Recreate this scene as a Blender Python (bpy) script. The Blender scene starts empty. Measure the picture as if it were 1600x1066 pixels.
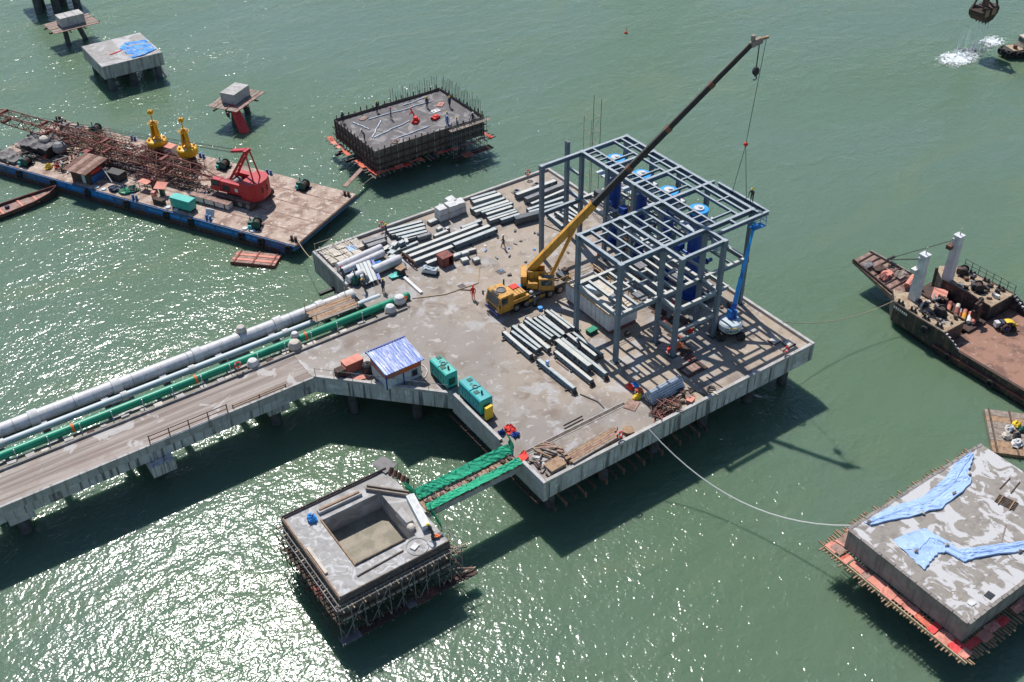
import bpy, math, random
from math import sin, cos, pi, radians, sqrt, atan2, hypot
from mathutils import Vector, Matrix

random.seed(7)
SC = bpy.context.scene
COL = SC.collection
WL = -5.5                                     # water level; the jetty deck is z = 0

# ------------------------------------------------------------------ camera
f_px, pitch, roll, yaw = 1700.0, radians(37.72), radians(-0.85), radians(34.45)
_F = Vector((0, cos(pitch), -sin(pitch))); _R = Vector((1, 0, 0)); _U = _R.cross(_F)
R_ = cos(roll) * _R + sin(roll) * _U
U_ = -sin(roll) * _R + cos(roll) * _U
_w = Matrix.Rotation(-yaw, 3, 'Z')
R_, U_, F_ = _w @ R_, _w @ U_, _w @ _F
cam_d = bpy.data.cameras.new("camera"); cam = bpy.data.objects.new("camera", cam_d); COL.objects.link(cam)
m3 = Matrix((R_, U_, -F_)).transposed()
cam.matrix_world = Matrix.Translation((0, 0, 70)) @ m3.to_4x4()
cam_d.sensor_width = 36; cam_d.lens = f_px / 1600 * 36
cam_d.clip_end = 6000; cam_d.clip_start = 1
SC.camera = cam

# ------------------------------------------------------------------ light
SUN = Vector((0.145, 0.68, 1.0)).normalized()
sun_el = math.asin(SUN.z); sun_az = atan2(SUN.x, SUN.y)
w = bpy.data.worlds.new("World"); SC.world = w; w.use_nodes = True
nt = w.node_tree; nt.nodes.clear()
sky = nt.nodes.new("ShaderNodeTexSky"); sky.sky_type = 'NISHITA'; sky.sun_disc = False
sky.sun_elevation = sun_el; sky.sun_rotation = sun_az; sky.air_density = 1.0; sky.dust_density = 0.3; sky.ozone_density = 2.6
bg = nt.nodes.new("ShaderNodeBackground"); bg.inputs[1].default_value = 0.105
ow = nt.nodes.new("ShaderNodeOutputWorld")
nt.links.new(sky.outputs[0], bg.inputs[0]); nt.links.new(bg.outputs[0], ow.inputs[0])
sd = bpy.data.lights.new("sun", 'SUN'); sd.energy = 5.0; sd.angle = radians(0.53); sd.color = (1.0, 0.965, 0.92)
so = bpy.data.objects.new("sun", sd); COL.objects.link(so)
so.rotation_euler = SUN.to_track_quat('Z', 'Y').to_euler(); so.location = (0, 0, 200)
SC.view_settings.view_transform = 'Standard'; SC.view_settings.look = 'None'
SC.view_settings.exposure = 0.06; SC.view_settings.gamma = 1.0; SC.view_settings.use_curve_mapping = False
SC.render.engine = 'CYCLES'
SC.cycles.max_bounces = 5; SC.cycles.diffuse_bounces = 3; SC.cycles.glossy_bounces = 3
SC.cycles.transmission_bounces = 3; SC.cycles.transparent_max_bounces = 6
SC.cycles.caustics_reflective = False; SC.cycles.caustics_refractive = False

# ------------------------------------------------------------------ materials
class NT:
    def __init__(s, name):
        s.m = bpy.data.materials.new(name); s.m.use_nodes = True
        s.t = s.m.node_tree; s.b = s.t.nodes['Principled BSDF']
        s.pos = s.t.nodes.new("ShaderNodeNewGeometry").outputs['Position']
    def link(s, a, b): s.t.links.new(a, b)
    def mapv(s, scale, rotz=0.0, loc=(0, 0, 0)):
        n = s.t.nodes.new("ShaderNodeMapping"); n.inputs['Scale'].default_value = scale
        n.inputs['Rotation'].default_value = (0, 0, rotz); n.inputs['Location'].default_value = loc
        s.link(s.pos, n.inputs[0]); return n.outputs[0]
    def noise(s, scale=1, detail=4, rough=.55, vec=None, dist=0.0):
        n = s.t.nodes.new("ShaderNodeTexNoise"); n.inputs['Scale'].default_value = scale
        n.inputs['Detail'].default_value = detail; n.inputs['Roughness'].default_value = rough
        n.inputs['Distortion'].default_value = dist
        s.link(vec if vec is not None else s.pos, n.inputs['Vector']); return n.outputs[0]
    def ramp(s, val, lo, hi, a=0.0, b=1.0):
        n = s.t.nodes.new("ShaderNodeMapRange"); n.inputs[1].default_value = lo; n.inputs[2].default_value = hi
        n.inputs[3].default_value = a; n.inputs[4].default_value = b; n.interpolation_type = 'SMOOTHSTEP'
        s.link(val, n.inputs[0]); return n.outputs[0]
    def math(s, op, a, b=None):
        n = s.t.nodes.new("ShaderNodeMath"); n.operation = op
        for i, x in enumerate((a, b)):
            if x is None: continue
            if isinstance(x, (int, float)): n.inputs[i].default_value = x
            else: s.link(x, n.inputs[i])
        return n.outputs[0]
    def mix(s, fac, a, b, mode='MIX'):
        n = s.t.nodes.new("ShaderNodeMix"); n.data_type = 'RGBA'; n.blend_type = mode
        for i, x in ((0, fac), (6, a), (7, b)):
            if isinstance(x, (int, float)): n.inputs[i].default_value = x
            elif isinstance(x, tuple): n.inputs[i].default_value = (x[0], x[1], x[2], 1)
            else: s.link(x, n.inputs[i])
        return n.outputs[2]
    def bump(s, h, strength=.3, dist=.05):
        n = s.t.nodes.new("ShaderNodeBump"); n.inputs['Strength'].default_value = strength
        n.inputs['Distance'].default_value = dist; s.link(h, n.inputs['Height'])
        s.link(n.outputs[0], s.b.inputs['Normal']); return n.outputs[0]
    def out(s, col=None, rough=.7, metal=0.0, spec=.4):
        if col is not None:
            if isinstance(col, tuple): s.b.inputs['Base Color'].default_value = (*col, 1)
            else: s.link(col, s.b.inputs['Base Color'])
        if isinstance(rough, (int, float)): s.b.inputs['Roughness'].default_value = rough
        else: s.link(rough, s.b.inputs['Roughness'])
        s.b.inputs['Metallic'].default_value = metal
        s.b.inputs['Specular IOR Level'].default_value = spec
        return s.m
M = {}
def wmat(name, c1, c2=None, c3=None, scale=1.2, rough=.65, metal=0.0, lo=.42, hi=.62, streak=None, sc3=5.0, th3=.6, spec=.4, bump=0, lit_top=None, sfreq=1.6):
    """worn surface: c1 mottled with c2, specks of c3, vertical streaks"""
    n = NT(name); col = c1
    if c2 is not None: col = n.mix(n.ramp(n.noise(scale, 6, .6), lo, hi), c1, c2)
    if c3 is not None: col = n.mix(n.ramp(n.noise(sc3, 5, .65), th3, th3 + .06), col, c3)
    if streak is not None:
        v = n.mapv((sfreq, sfreq, .1)); k = n.ramp(n.noise(1.0, 5, .65, v), .5, .62)
        col = n.mix(n.math('MULTIPLY', k, streak[3]), col, streak[:3])
    if lit_top is not None:                       # upward faces painted paler: sunlight on the tops put into the colour
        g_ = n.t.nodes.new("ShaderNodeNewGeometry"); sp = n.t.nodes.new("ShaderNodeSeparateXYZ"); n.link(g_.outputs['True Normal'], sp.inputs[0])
        col = n.mix(n.math('MULTIPLY', n.ramp(sp.outputs[2], .6, .9), n.ramp(n.noise(1.3, 5, .6), .25, .6, .35, .9)), col, lit_top)
    if bump: n.bump(n.noise(9, 4, .6), .4, bump)
    M[name] = n.out(col, rough, metal, spec); return M[name]

wmat('concrete', (.44, .425, .405), (.35, .335, .32), (.24, .23, .215), streak=(.16, .145, .13, .7), scale=.7, rough=.85, bump=.02)
wmat('concrete_dark', (.25, .235, .225), (.18, .17, .16), streak=(.38, .37, .36, .6), scale=.8, rough=.9)
wmat('concrete_pale', (.46, .44, .42), (.36, .34, .32), (.25, .23, .21), scale=1.1, rough=.85)
wmat('pile', (.10, .105, .11), (.06, .06, .06), scale=1.0, rough=.7)
wmat('steel_paint', (.24, .31, .335), (.19, .255, .285), (.36, .33, .28), scale=.9, rough=.5, sc3=3, th3=.68, lit_top=(.46, .48, .46))
wmat('steel_frame', (.15, .20, .24), (.12, .165, .205), (.30, .27, .23), scale=.8, rough=.5, sc3=2.2, th3=.72, lit_top=(.37, .41, .43))
wmat('steel_pale', (.30, .34, .34), (.24, .29, .30), (.25, .2, .15), scale=.9, rough=.55, sc3=3, th3=.66, lit_top=(.55, .54, .49))
wmat('steel_dark', (.06, .075, .09), (.10, .11, .115), scale=1.5, rough=.55)
wmat('rust', (.19, .095, .065), (.11, .06, .045), (.30, .17, .12), scale=1.8, rough=.85)
wmat('rust_dark', (.085, .05, .04), (.05, .035, .03), (.16, .09, .06), scale=2, rough=.85)
wmat('rust_red', (.26, .075, .06), (.15, .06, .05), (.32, .2, .15), scale=1.5, rough=.8)
wmat('rust_pale', (.34, .22, .18), (.22, .13, .10), (.42, .33, .27), scale=1.6, rough=.85)
wmat('timber', (.36, .235, .145), (.26, .16, .10), (.16, .10, .07), scale=2.5, rough=.85)
wmat('timber_grey', (.30, .25, .21), (.21, .17, .14), (.13, .10, .09), scale=2.2, rough=.9)
wmat('timber_dark', (.13, .095, .072), (.065, .05, .04), (.2, .15, .11), scale=2.2, rough=.9)
wmat('form_ply', (.15, .115, .10), (.10, .078, .07), (.22, .17, .145), scale=1.6, rough=.8)
wmat('orange_net', (.62, .15, .085), (.48, .12, .08), (.52, .36, .28), scale=1.3, rough=.85)
wmat('pink_net', (.66, .27, .20), (.54, .21, .155), (.6, .44, .36), scale=1.3, rough=.85)
wmat('white_paint', (.66, .66, .66), (.54, .54, .55), (.40, .36, .32), scale=.9, rough=.45, sc3=4, th3=.66)
wmat('pipe_white', (.60, .59, .60), (.52, .51, .52), (.40, .38, .36), scale=.5, rough=.5, streak=(.36, .34, .33, .45))
wmat('pipe_pale', (.50, .56, .58), (.44, .50, .53), scale=.5, rough=.5)
wmat('pipe_green', (.010, .27, .15), (.008, .22, .12), (.05, .34, .22), scale=.6, rough=.4, sc3=2, th3=.62)
wmat('yellow_paint', (.62, .31, .04), (.52, .25, .035), (.26, .16, .06), scale=1.2, rough=.45, sc3=3.5, th3=.60, streak=(.20, .12, .05, .55), sfreq=3)
wmat('buoy_yellow', (.80, .42, .012), (.74, .38, .012), scale=1.2, rough=.45)
wmat('red_paint', (.46, .022, .03), (.40, .02, .026), (.30, .05, .05), scale=1.5, rough=.42, sc3=4, th3=.66)
wmat('red_cloth', (.72, .085, .08), (.62, .06, .06), scale=2, rough=.85)
wmat('blue_dark', (.016, .07, .33), (.013, .055, .26), scale=.6, rough=.4)
wmat('blue_bright', (.02, .30, .78), (.03, .36, .80), scale=.8, rough=.45)
wmat('blue_lift', (.015, .22, .58), (.02, .18, .48), scale=1, rough=.4)
wmat('blue_hull', (.022, .12, .33), (.04, .13, .27), (.15, .10, .08), scale=.7, rough=.6, sc3=1.6, th3=.60, streak=(.11, .06, .045, .7))
wmat('teal_paint', (.05, .44, .37), (.045, .38, .32), (.12, .36, .32), scale=.8, rough=.5, sc3=2.5, th3=.64)
wmat('teal_deep', (.03, .37, .37), (.03, .32, .33), (.08, .32, .33), scale=.8, rough=.5, sc3=2.5, th3=.64)
wmat('green_dark', (.01, .085, .065), (.012, .06, .05), (.02, .03, .03), scale=3, rough=.55)
wmat('net_green', (.055, .60, .33), (.045, .50, .27), (.06, .45, .26), scale=2.4, rough=.8)
wmat('tarp_blue', (.36, .50, .76), (.31, .45, .70), (.44, .57, .80), scale=.8, rough=.6, sc3=2, th3=.6)
wmat('tarp_vivid', (.03, .27, .66), (.02, .20, .55), (.10, .40, .72), scale=.9, rough=.6, sc3=2, th3=.58)
wmat('tarp_white', (.62, .61, .59), (.50, .49, .48), scale=1.4, rough=.75)
wmat('tarp_cream', (.56, .50, .42), (.45, .40, .34), (.62, .6, .58), scale=1.4, rough=.8, sc3=1.5, th3=.56)
wmat('tarp_grey', (.20, .185, .18), (.14, .13, .13), scale=1.4, rough=.8)
wmat('black', (.022, .022, .024), (.035, .034, .034), scale=3, rough=.6)
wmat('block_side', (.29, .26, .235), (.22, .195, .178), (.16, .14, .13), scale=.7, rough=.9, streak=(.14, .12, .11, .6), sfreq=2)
wmat('fascia', (.53, .51, .49), (.42, .405, .385), (.62, .61, .60), scale=.6, rough=.85, sc3=.9, th3=.58, streak=(.085, .078, .07, .85), sfreq=2.6)
wmat('rubber', (.018, .018, .019), (.035, .035, .035), scale=4, rough=.8)
wmat('grey', (.22, .22, .225), (.16, .16, .165), scale=1.5, rough=.6)
wmat('silver', (.52, .57, .62), (.42, .47, .53), scale=2, rough=.4, metal=.35)
wmat('terracotta', (.48, .16, .11), (.40, .13, .095), (.5, .3, .24), scale=1.2, rough=.7)
wmat('orange', (.72, .15, .035), (.62, .13, .03), scale=2, rough=.6)
wmat('red_bright', (.70, .05, .03), (.6, .04, .03), scale=2, rough=.7)
wmat('skin', (.32, .19, .13)); wmat('cloth_navy', (.03, .04, .08)); wmat('cloth_dark', (.045, .045, .05))
wmat('cloth_red', (.62, .03, .025)); wmat('cloth_blue', (.05, .14, .36)); wmat('cloth_grey', (.22, .22, .23))
wmat('cloth_yellow', (.55, .42, .05)); wmat('helmet_yellow', (.75, .5, .03)); wmat('helmet_white', (.75, .75, .75)); wmat('helmet_red', (.6, .04, .03))
wmat('cloth_white', (.62, .62, .62)); wmat('cloth_orange', (.62, .17, .04)); wmat('hair', (.015, .012, .01))
wmat('rope_pale', (.60, .60, .56)); wmat('rope_tan', (.42, .33, .21)); wmat('cable', (.05, .05, .05))
wmat('mud', (.30, .26, .20), (.20, .18, .13), (.16, .15, .09), scale=.7, rough=.7)
wmat('hull_black', (.03, .032, .036), (.055, .045, .042), (.15, .09, .065), scale=.8, rough=.6, sc3=1.3, th3=.56, streak=(.14, .085, .06, .7), sfreq=1.3)
wmat('ship_tan', (.40, .31, .21), (.30, .21, .14), (.12, .09, .07), scale=.9, rough=.85, sc3=2.2, th3=.56)
wmat('deck_rust', (.30, .165, .115), (.165, .092, .068), (.36, .25, .20), scale=.6, rough=.85, sc3=1.6, th3=.60)
wmat('barge_deck', (.42, .315, .25), (.24, .155, .12), (.50, .42, .355), scale=.55, rough=.85, sc3=1.3, th3=.55)

for nm in ('net_green',):                     # thin netting lets light through
    m_ = M[nm]; t_ = m_.node_tree; b_ = t_.nodes['Principled BSDF']; tr_ = t_.nodes.new('ShaderNodeBsdfTranslucent'); mx_ = t_.nodes.new('ShaderNodeMixShader'); mx_.inputs[0].default_value = .22
    t_.links.new(b_.inputs['Base Color'].links[0].from_socket, tr_.inputs[0]); t_.links.new(b_.outputs[0], mx_.inputs[1]); t_.links.new(tr_.outputs[0], mx_.inputs[2]); t_.links.new(mx_.outputs[0], t_.nodes['Material Output'].inputs[0])
n = NT('glass'); M['glass'] = n.out((.03, .05, .06), .08, 0, .6)

n = NT('roof_sheet')                            # creased blue sheet with pale streaks down the slope
k = n.ramp(n.noise(1.0, 5, .7, n.mapv((5.5, .7, 1)), .8), .46, .62); k2 = n.ramp(n.noise(2.2, 4, .6), .5, .7)
M['roof_sheet'] = n.out(n.mix(n.math('MULTIPLY', k2, .5), n.mix(k, (.12, .20, .50), (.60, .62, .70)), (.2, .27, .55)), .45)
def striped(name, a, b, freq, axis=0, thr=.5):
    n = NT(name); v = n.t.nodes.new("ShaderNodeSeparateXYZ"); n.link(n.pos, v.inputs[0])
    s = n.math('SINE', n.math('MULTIPLY', v.outputs[axis], freq))
    col = n.mix(n.ramp(s, thr - .1, thr + .1), a, b)
    col = n.mix(n.ramp(n.noise(1.5, 5), .5, .7, 0, .5), col, (a[0] * .5, a[1] * .5, a[2] * .55))
    M[name] = n.out(col, .5); return M[name]

# jetty deck concrete: grey brown with pale dried laitance patches, damp areas and tan dust
n = NT('deck_concrete')
base = n.mix(n.ramp(n.noise(.14, 4, .6), .38, .62), (.182, .155, .137), (.29, .257, .228))
sx = n.t.nodes.new("ShaderNodeSeparateXYZ"); n.link(n.pos, sx.inputs[0])
tan = n.ramp(n.noise(.085, 4, .55, n.mapv((1, 1, 1), 0, (31, 7, 0))), .33, .54)
zone = n.math('MULTIPLY', n.ramp(sx.outputs[0], 43, 58, .15, 1), n.ramp(sx.outputs[1], 60, 90, 1, .75))
base = n.mix(n.math('MULTIPLY', n.math('MULTIPLY', tan, zone), .9), base, (.385, .305, .225))
base = n.mix(n.ramp(n.noise(.32, 5, .6, n.mapv((1, 1, 1), 0, (5, 51, 0)), dist=.6), .50, .66, 0, .8), base, (.185, .14, .11))
base = n.mix(n.ramp(n.noise(.9, 6, .65), .54, .68, 0, .45), base, (.15, .132, .12))
pat = n.ramp(n.noise(.42, 6, .55, n.mapv((1, 1, 1), 0, (2, 3, 0)), dist=.4), .52, .60)
pat = n.math('MULTIPLY', pat, n.ramp(n.noise(.11, 2, .5, n.mapv((1, 1, 1), 0, (70, 3, 0))), .42, .56))
pat = n.math('MULTIPLY', pat, n.ramp(n.noise(2.2, 4, .6), .3, .55, .45, 1))
base = n.mix(n.math('MULTIPLY', pat, .7), base, (.41, .40, .40))
spk = n.ramp(n.noise(1.2, 3, .5, n.mapv((1, 1, 1), 0, (3, 40, 0)), dist=.6), .60, .67)
base = n.mix(n.math('MULTIPLY', spk, .5), base, (.47, .455, .44))
base = n.mix(n.ramp(n.noise(6, 3), .58, .72, 0, .4), base, (.12, .105, .095))
M['deck_concrete'] = n.out(base, n.ramp(n.noise(.14, 4, .6), .38, .62, .5, .9)); n.bump(n.noise(7, 5, .6), .25, .02)

# trestle roadway: long tyre streaks
n = NT('road_concrete')
v = n.mapv((.05, 1.7, 1)); st = n.noise(1.0, 4, .6, v)
base = n.mix(n.ramp(st, .40, .60), (.205, .165, .14), (.345, .295, .26))
base = n.mix(n.ramp(n.noise(.5, 5, .6), .5, .7, 0, .6), base, (.26, .19, .155))
base = n.mix(n.ramp(n.noise(.35, 3, .5, n.mapv((1, 1, 1), 0, (9, 4, 0)), dist=1), .6, .64, 0, .7), base, (.47, .45, .43))
base = n.mix(n.ramp(n.noise(2.2, 6, .7), .56, .7, 0, .5), base, (.15, .13, .12))
M['road_concrete'] = n.out(base, .85); n.bump(n.noise(7, 5, .6), .25, .02)

def cured(name, dark, light, sc, lo, hi, dist=1.2, stretch=(1, 1, 1), rot=0):
    n = NT(name); v = n.mapv(stretch, rot)
    k = n.ramp(n.noise(sc, 7, .58, v, dist), lo, hi)
    b = n.mix(n.ramp(n.noise(1.2, 6, .6), .45, .65), dark, (dark[0] * .78, dark[1] * .78, dark[2] * .78))
    b = n.mix(k, b, light); b = n.mix(n.ramp(n.noise(5, 4, .6), .6, .75, 0, .4), b, (.15, .14, .13))
    M[name] = n.out(b, .8); n.bump(n.noise(8, 4, .6), .25, .02)
cured('cured_blotch', (.275, .245, .215), (.49, .48, .475), .60, .488, .535, .9, (1.15, .9, 1), .7)
cured('cured_swirl', (.34, .325, .31), (.48, .475, .47), .75, .49, .60, 2.0)
cured('form_top', (.125, .115, .115), (.24, .225, .22), .5, .48, .62, .8)
cured('cured_grey', (.32, .30, .28), (.45, .44, .43), .35, .48, .60, 1.0)

# sea water: turbid green body (light scatters a few metres inside it) under a rippled surface
n = NT('sea_water')
big = n.noise(.018, 3, .5, dist=.6)
col = n.mix(n.ramp(big, .35, .65), (.112, .174, .106), (.122, .184, .134))
col = n.mix(n.ramp(n.noise(.028, 5, .6, n.mapv((1, 2.4, 1), radians(-30), (40, 3, 0)), 1.2), .5, .72, 0, .6), col, (.142, .192, .112))
calm = n.ramp(n.noise(.035, 3, .5, n.mapv((1, 2.2, 1), radians(-20)), .6), .34, .66, .62, 1.05)
hgt = n.noise(.30, 2.5, .5, n.mapv((1, 1.4, 1), radians(-24)), .5)
h2 = n.noise(1.6, 1.5, .5, n.mapv((1, 1.12, 1), radians(-40)), .6)
h3 = n.noise(3.6, 1.5, .5, n.mapv((1, 1.2, 1), radians(15)))
hh = n.math('ADD', n.math('ADD', n.math('MULTIPLY', hgt, .85), n.math('MULTIPLY', h2, .34)), n.math('MULTIPLY', h3, .115))
hh = n.math('MULTIPLY', hh, calm)
n.b.inputs['IOR'].default_value = 1.33
n.b.inputs['Subsurface Weight'].default_value = 1.0; n.b.inputs['Subsurface Radius'].default_value = (1.9, 2.7, 2.1)
n.b.inputs['Subsurface Scale'].default_value = 1.0
M['sea_water'] = n.out(col, .165, 0, .5); n.bump(hh, 1.0, .30)
n = NT('foam')                                  # torn white foam that thins out away from the two splash centres
def blob(cx, cy, rx, ry):
    v_ = n.t.nodes.new("ShaderNodeMapping"); v_.inputs['Location'].default_value = (-cx / rx, -cy / ry, 0); v_.inputs['Scale'].default_value = (1 / rx, 1 / ry, 0); n.link(n.pos, v_.inputs[0])
    l_ = n.t.nodes.new("ShaderNodeVectorMath"); l_.operation = 'LENGTH'; n.link(v_.outputs[0], l_.inputs[0]); return n.ramp(l_.outputs['Value'], .0, 1.0, .20, -.26)
core = n.math('MAXIMUM', blob(160.6, 100.2, 9.8, 5.8), blob(171.4, 101.2, 6.0, 4.2))
fo = n.ramp(n.math('ADD', n.noise(.62, 8, .72, n.mapv((1, 1.5, 1), radians(-25)), 2.2), core), .50, .70)
M['foam'] = n.out((.78, .82, .84), .7); n.link(n.math('MULTIPLY', fo, .88), n.b.inputs['Alpha'])
n = NT('spray'); fo = n.ramp(n.noise(1.3, 4, .6, n.mapv((1.6, 1.6, .2))), .42, .72)
M['spray'] = n.out((.8, .84, .86), .8); n.link(n.math('MULTIPLY', fo, .7), n.b.inputs['Alpha'])

# ------------------------------------------------------------------ mesh helpers
class G:
    def __init__(s): s.v = []; s.f = []; s.mi = []; s.cur = 0
    def add(s, vs, fs):
        o = len(s.v); s.v += [tuple(p) for p in vs]; s.f += [tuple(i + o for i in q) for q in fs]; s.mi += [s.cur] * len(fs); return s
    def hexa(s, P): return s.add(P, [(0, 3, 2, 1), (4, 5, 6, 7), (0, 1, 5, 4), (1, 2, 6, 5), (2, 3, 7, 6), (3, 0, 4, 7)])
    def box(s, x0, x1, y0, y1, z0, z1):
        return s.hexa([(x0, y0, z0), (x1, y0, z0), (x1, y1, z0), (x0, y1, z0), (x0, y0, z1), (x1, y0, z1), (x1, y1, z1), (x0, y1, z1)])
    def cbox(s, x, y, z0, sx, sy, sz, rz=0):
        c, d = cos(rz), sin(rz); P = []
        for z in (z0, z0 + sz):
            for a, b in ((-1, -1), (1, -1), (1, 1), (-1, 1)):
                u, v = a * sx / 2, b * sy / 2; P.append((x + u * c - v * d, y + u * d + v * c, z))
        return s.hexa(P)
    def _fr(s, p, q, up=(0, 0, 1)):
        p, q = Vector(p), Vector(q); d = (q - p).normalized(); u = Vector(up)
        if abs(d.dot(u)) > .98: u = Vector((0, 1, 0))
        r = d.cross(u).normalized(); return p, q, d, r, r.cross(d).normalized()
    def bar(s, p, q, w, h, up=(0, 0, 1)):
        """rectangular bar centred on the segment"""
        p, q, d, r, u = s._fr(p, q, up); P = []
        for c in (p, q):
            for a, b in ((-1, -1), (1, -1), (1, 1), (-1, 1)): P.append(c + r * a * w / 2 + u * b * h / 2)
        return s.hexa(P)
    def taper(s, p, q, w0, h0, w1, h1):
        p, q, d, r, u = s._fr(p, q); P = []
        for c, w, h in ((p, w0, h0), (q, w1, h1)):
            for a, b in ((-1, -1), (1, -1), (1, 1), (-1, 1)): P.append(c + r * a * w / 2 + u * b * h / 2)
        return s.hexa(P)
    def ibeam(s, p, q, w, h, t=.05):
        p, q, d, r, u = s._fr(p, q)
        prof = [(-w/2, -h/2), (w/2, -h/2), (w/2, -h/2+t), (t/2, -h/2+t), (t/2, h/2-t), (w/2, h/2-t), (w/2, h/2), (-w/2, h/2), (-w/2, h/2-t), (-t/2, h/2-t), (-t/2, -h/2+t), (-w/2, -h/2+t)]
        n = 12; P = [c + r * a + u * b for c in (p, q) for a, b in prof]
        return s.add(P, [(i, (i+1) % n, n + (i+1) % n, n + i) for i in range(n)] + [tuple(range(n-1, -1, -1)), tuple(range(n, 2*n))])
    def cyl(s, p, q, r0, r1=None, n=10, caps=True):
        r1 = r0 if r1 is None else r1; p, q, d, r, u = s._fr(p, q); P = []
        for c, rr in ((p, r0), (q, r1)):
            for i in range(n): a = 2 * pi * i / n; P.append(c + r * rr * cos(a) + u * rr * sin(a))
        F = [(i, (i+1) % n, n + (i+1) % n, n + i) for i in range(n)]
        if caps: F += [tuple(range(n-1, -1, -1)), tuple(range(n, 2*n))]
        return s.add(P, F)
    def tube(s, pts, r, n=6):
        for a, b in zip(pts[:-1], pts[1:]): s.cyl(a, b, r, n=n)
        return s
    def prism(s, poly, z0, z1):
        n = len(poly); P = [(x, y, z0) for x, y in poly] + [(x, y, z1) for x, y in poly]
        return s.add(P, [(i, (i+1) % n, n + (i+1) % n, n + i) for i in range(n)] + [tuple(range(n-1, -1, -1)), tuple(range(n, 2*n))])
    def lathe(s, c, prof, n=16):
        P = []; F = []; m = len(prof)
        for r, z in prof:
            for i in range(n): a = 2 * pi * i / n; P.append((c[0] + r * cos(a), c[1] + r * sin(a), c[2] + z))
        for j in range(m-1):
            for i in range(n): F.append((j*n+i, j*n+(i+1) % n, (j+1)*n+(i+1) % n, (j+1)*n+i))
        F += [tuple(range(n-1, -1, -1)), tuple(range((m-1)*n, m*n))]
        return s.add(P, F)
    def lump(s, c, prof, n=10):
        """crumpled sack: a lathe with every vertex pushed about"""
        o = len(s.v); prof = [p for a, b in zip(prof[:-1], prof[1:]) for p in (a, ((a[0] + b[0]) / 2 * 1.03, (a[1] + b[1]) / 2))] + [prof[-1]]
        s.lathe(c, prof, n); r = random.Random(int(c[0] * 37 + c[1] * 91) + len(prof)); el = r.uniform(.75, 1.3)
        for i in range(o, len(s.v)):
            x, y, z = s.v[i]; k = r.uniform(.72, 1.22); s.v[i] = (c[0] + (x - c[0]) * k * el, c[1] + (y - c[1]) * k / el, c[2] + (z - c[2]) * r.uniform(.7, 1.2))
        return s
    def ball(s, c, r, n=10, sq=1.0):
        return s.lathe(c, [(r * sin(pi * j / 6) + .001, -r * sq * cos(pi * j / 6)) for j in range(7)], n)
    def torus(s, c, R, r, axis='z', n=16, m=6, a0=0, a1=2*pi):
        full = abs(a1 - a0 - 2*pi) < 1e-6; P = []; F = []; k = n if full else n + 1
        for i in range(k):
            a = a0 + (a1 - a0) * i / n
            for j in range(m):
                b = 2 * pi * j / m; x, y, z = (R + r*cos(b))*cos(a), (R + r*cos(b))*sin(a), r*sin(b)
                if axis == 'x': x, y, z = z, x, y
                elif axis == 'y': x, y, z = x, z, y
                P.append((c[0]+x, c[1]+y, c[2]+z))
        for i in range(n):
            for j in range(m): i2 = (i+1) % k; F.append((i*m+j, i2*m+j, i2*m+(j+1) % m, i*m+(j+1) % m))
        return s.add(P, F)
    def loft(s, A, B, nx, ny, z=.03, amp=.05, thick=.015, seed=1):
        """thin cloth between two polylines (lists of 3D points), wrinkled"""
        rd = random.Random(seed)
        def samp(L, t):
            x = t * (len(L) - 1); i = min(int(x), len(L) - 2); k = x - i
            return Vector(L[i]) * (1 - k) + Vector(L[i+1]) * k
        P = []; ph = [rd.uniform(0, 6) for _ in range(6)]
        for dz in (0, thick):
            rd2 = random.Random(seed + 5)
            for i in range(nx + 1):
                a, b = samp(A, i / nx), samp(B, i / nx)
                for j in range(ny + 1):
                    p = a.lerp(b, j / ny)
                    h = abs(sin(p.x * 2.3 + ph[0] + sin(p.y * 1.7 + ph[1]))) * sin(p.y * 2.9 + p.x * .8 + ph[2]) + rd2.uniform(-.5, .5)
                    P.append((p.x + rd2.uniform(-.05, .05), p.y + rd2.uniform(-.05, .05), p.z + z + amp * max(h, -.3) + dz))
        w = ny + 1; N = (nx + 1) * w; F = []
        for i in range(nx):
            for j in range(ny):
                q = (i*w+j, (i+1)*w+j, (i+1)*w+j+1, i*w+j+1); F.append(tuple(N + k for k in q)); F.append(q[::-1])
        E = [i*w for i in range(nx+1)] + [nx*w+j for j in range(1, w)] + [i*w+ny for i in range(nx-1, -1, -1)] + [j for j in range(ny-1, 0, -1)]
        for a, b in zip(E, E[1:] + E[:1]): F.append((a, b, N + b, N + a))
        return s.add(P, F)
    def obj(s, name, mat, parent=None, smooth=False, world=False, kind=None, label=None):
        me = bpy.data.meshes.new(name)
        V = s.v
        if world and parent is not None:
            mi = MW[parent.name].inverted(); V = [tuple(mi @ Vector(p)) for p in V]
        me.from_pydata(V, [], s.f)
        for x in (mat if isinstance(mat, (list, tuple)) else [mat]): me.materials.append(M[x] if isinstance(x, str) else x)
        if max(s.mi or [0]) > 0: me.polygons.foreach_set('material_index', s.mi)
        if smooth:
            me.polygons.foreach_set('use_smooth', [True] * len(me.polygons))
            try: me.set_sharp_from_angle(angle=radians(38))
            except Exception: pass
        me.update()
        o = bpy.data.objects.new(name, me); COL.objects.link(o)
        if parent is not None: o.parent = parent
        if kind: o['kind'] = kind
        if label: o['label'] = label
        return o
MW = {}
def thing(name, label, cat, loc=(0, 0, 0), rz=0.0, group=None):
    o = bpy.data.objects.new(name, None); COL.objects.link(o); o.empty_display_size = .5
    o.location = loc; o.rotation_euler = (0, 0, rz); o['label'] = label; o['category'] = cat
    if group: o['group'] = group
    MW[o.name] = Matrix.Translation(loc) @ Matrix.Rotation(rz, 4, 'Z'); return o
def tag(o, label, cat, group=None):
    o['label'] = label; o['category'] = cat
    if group: o['group'] = group
    return o
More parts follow.
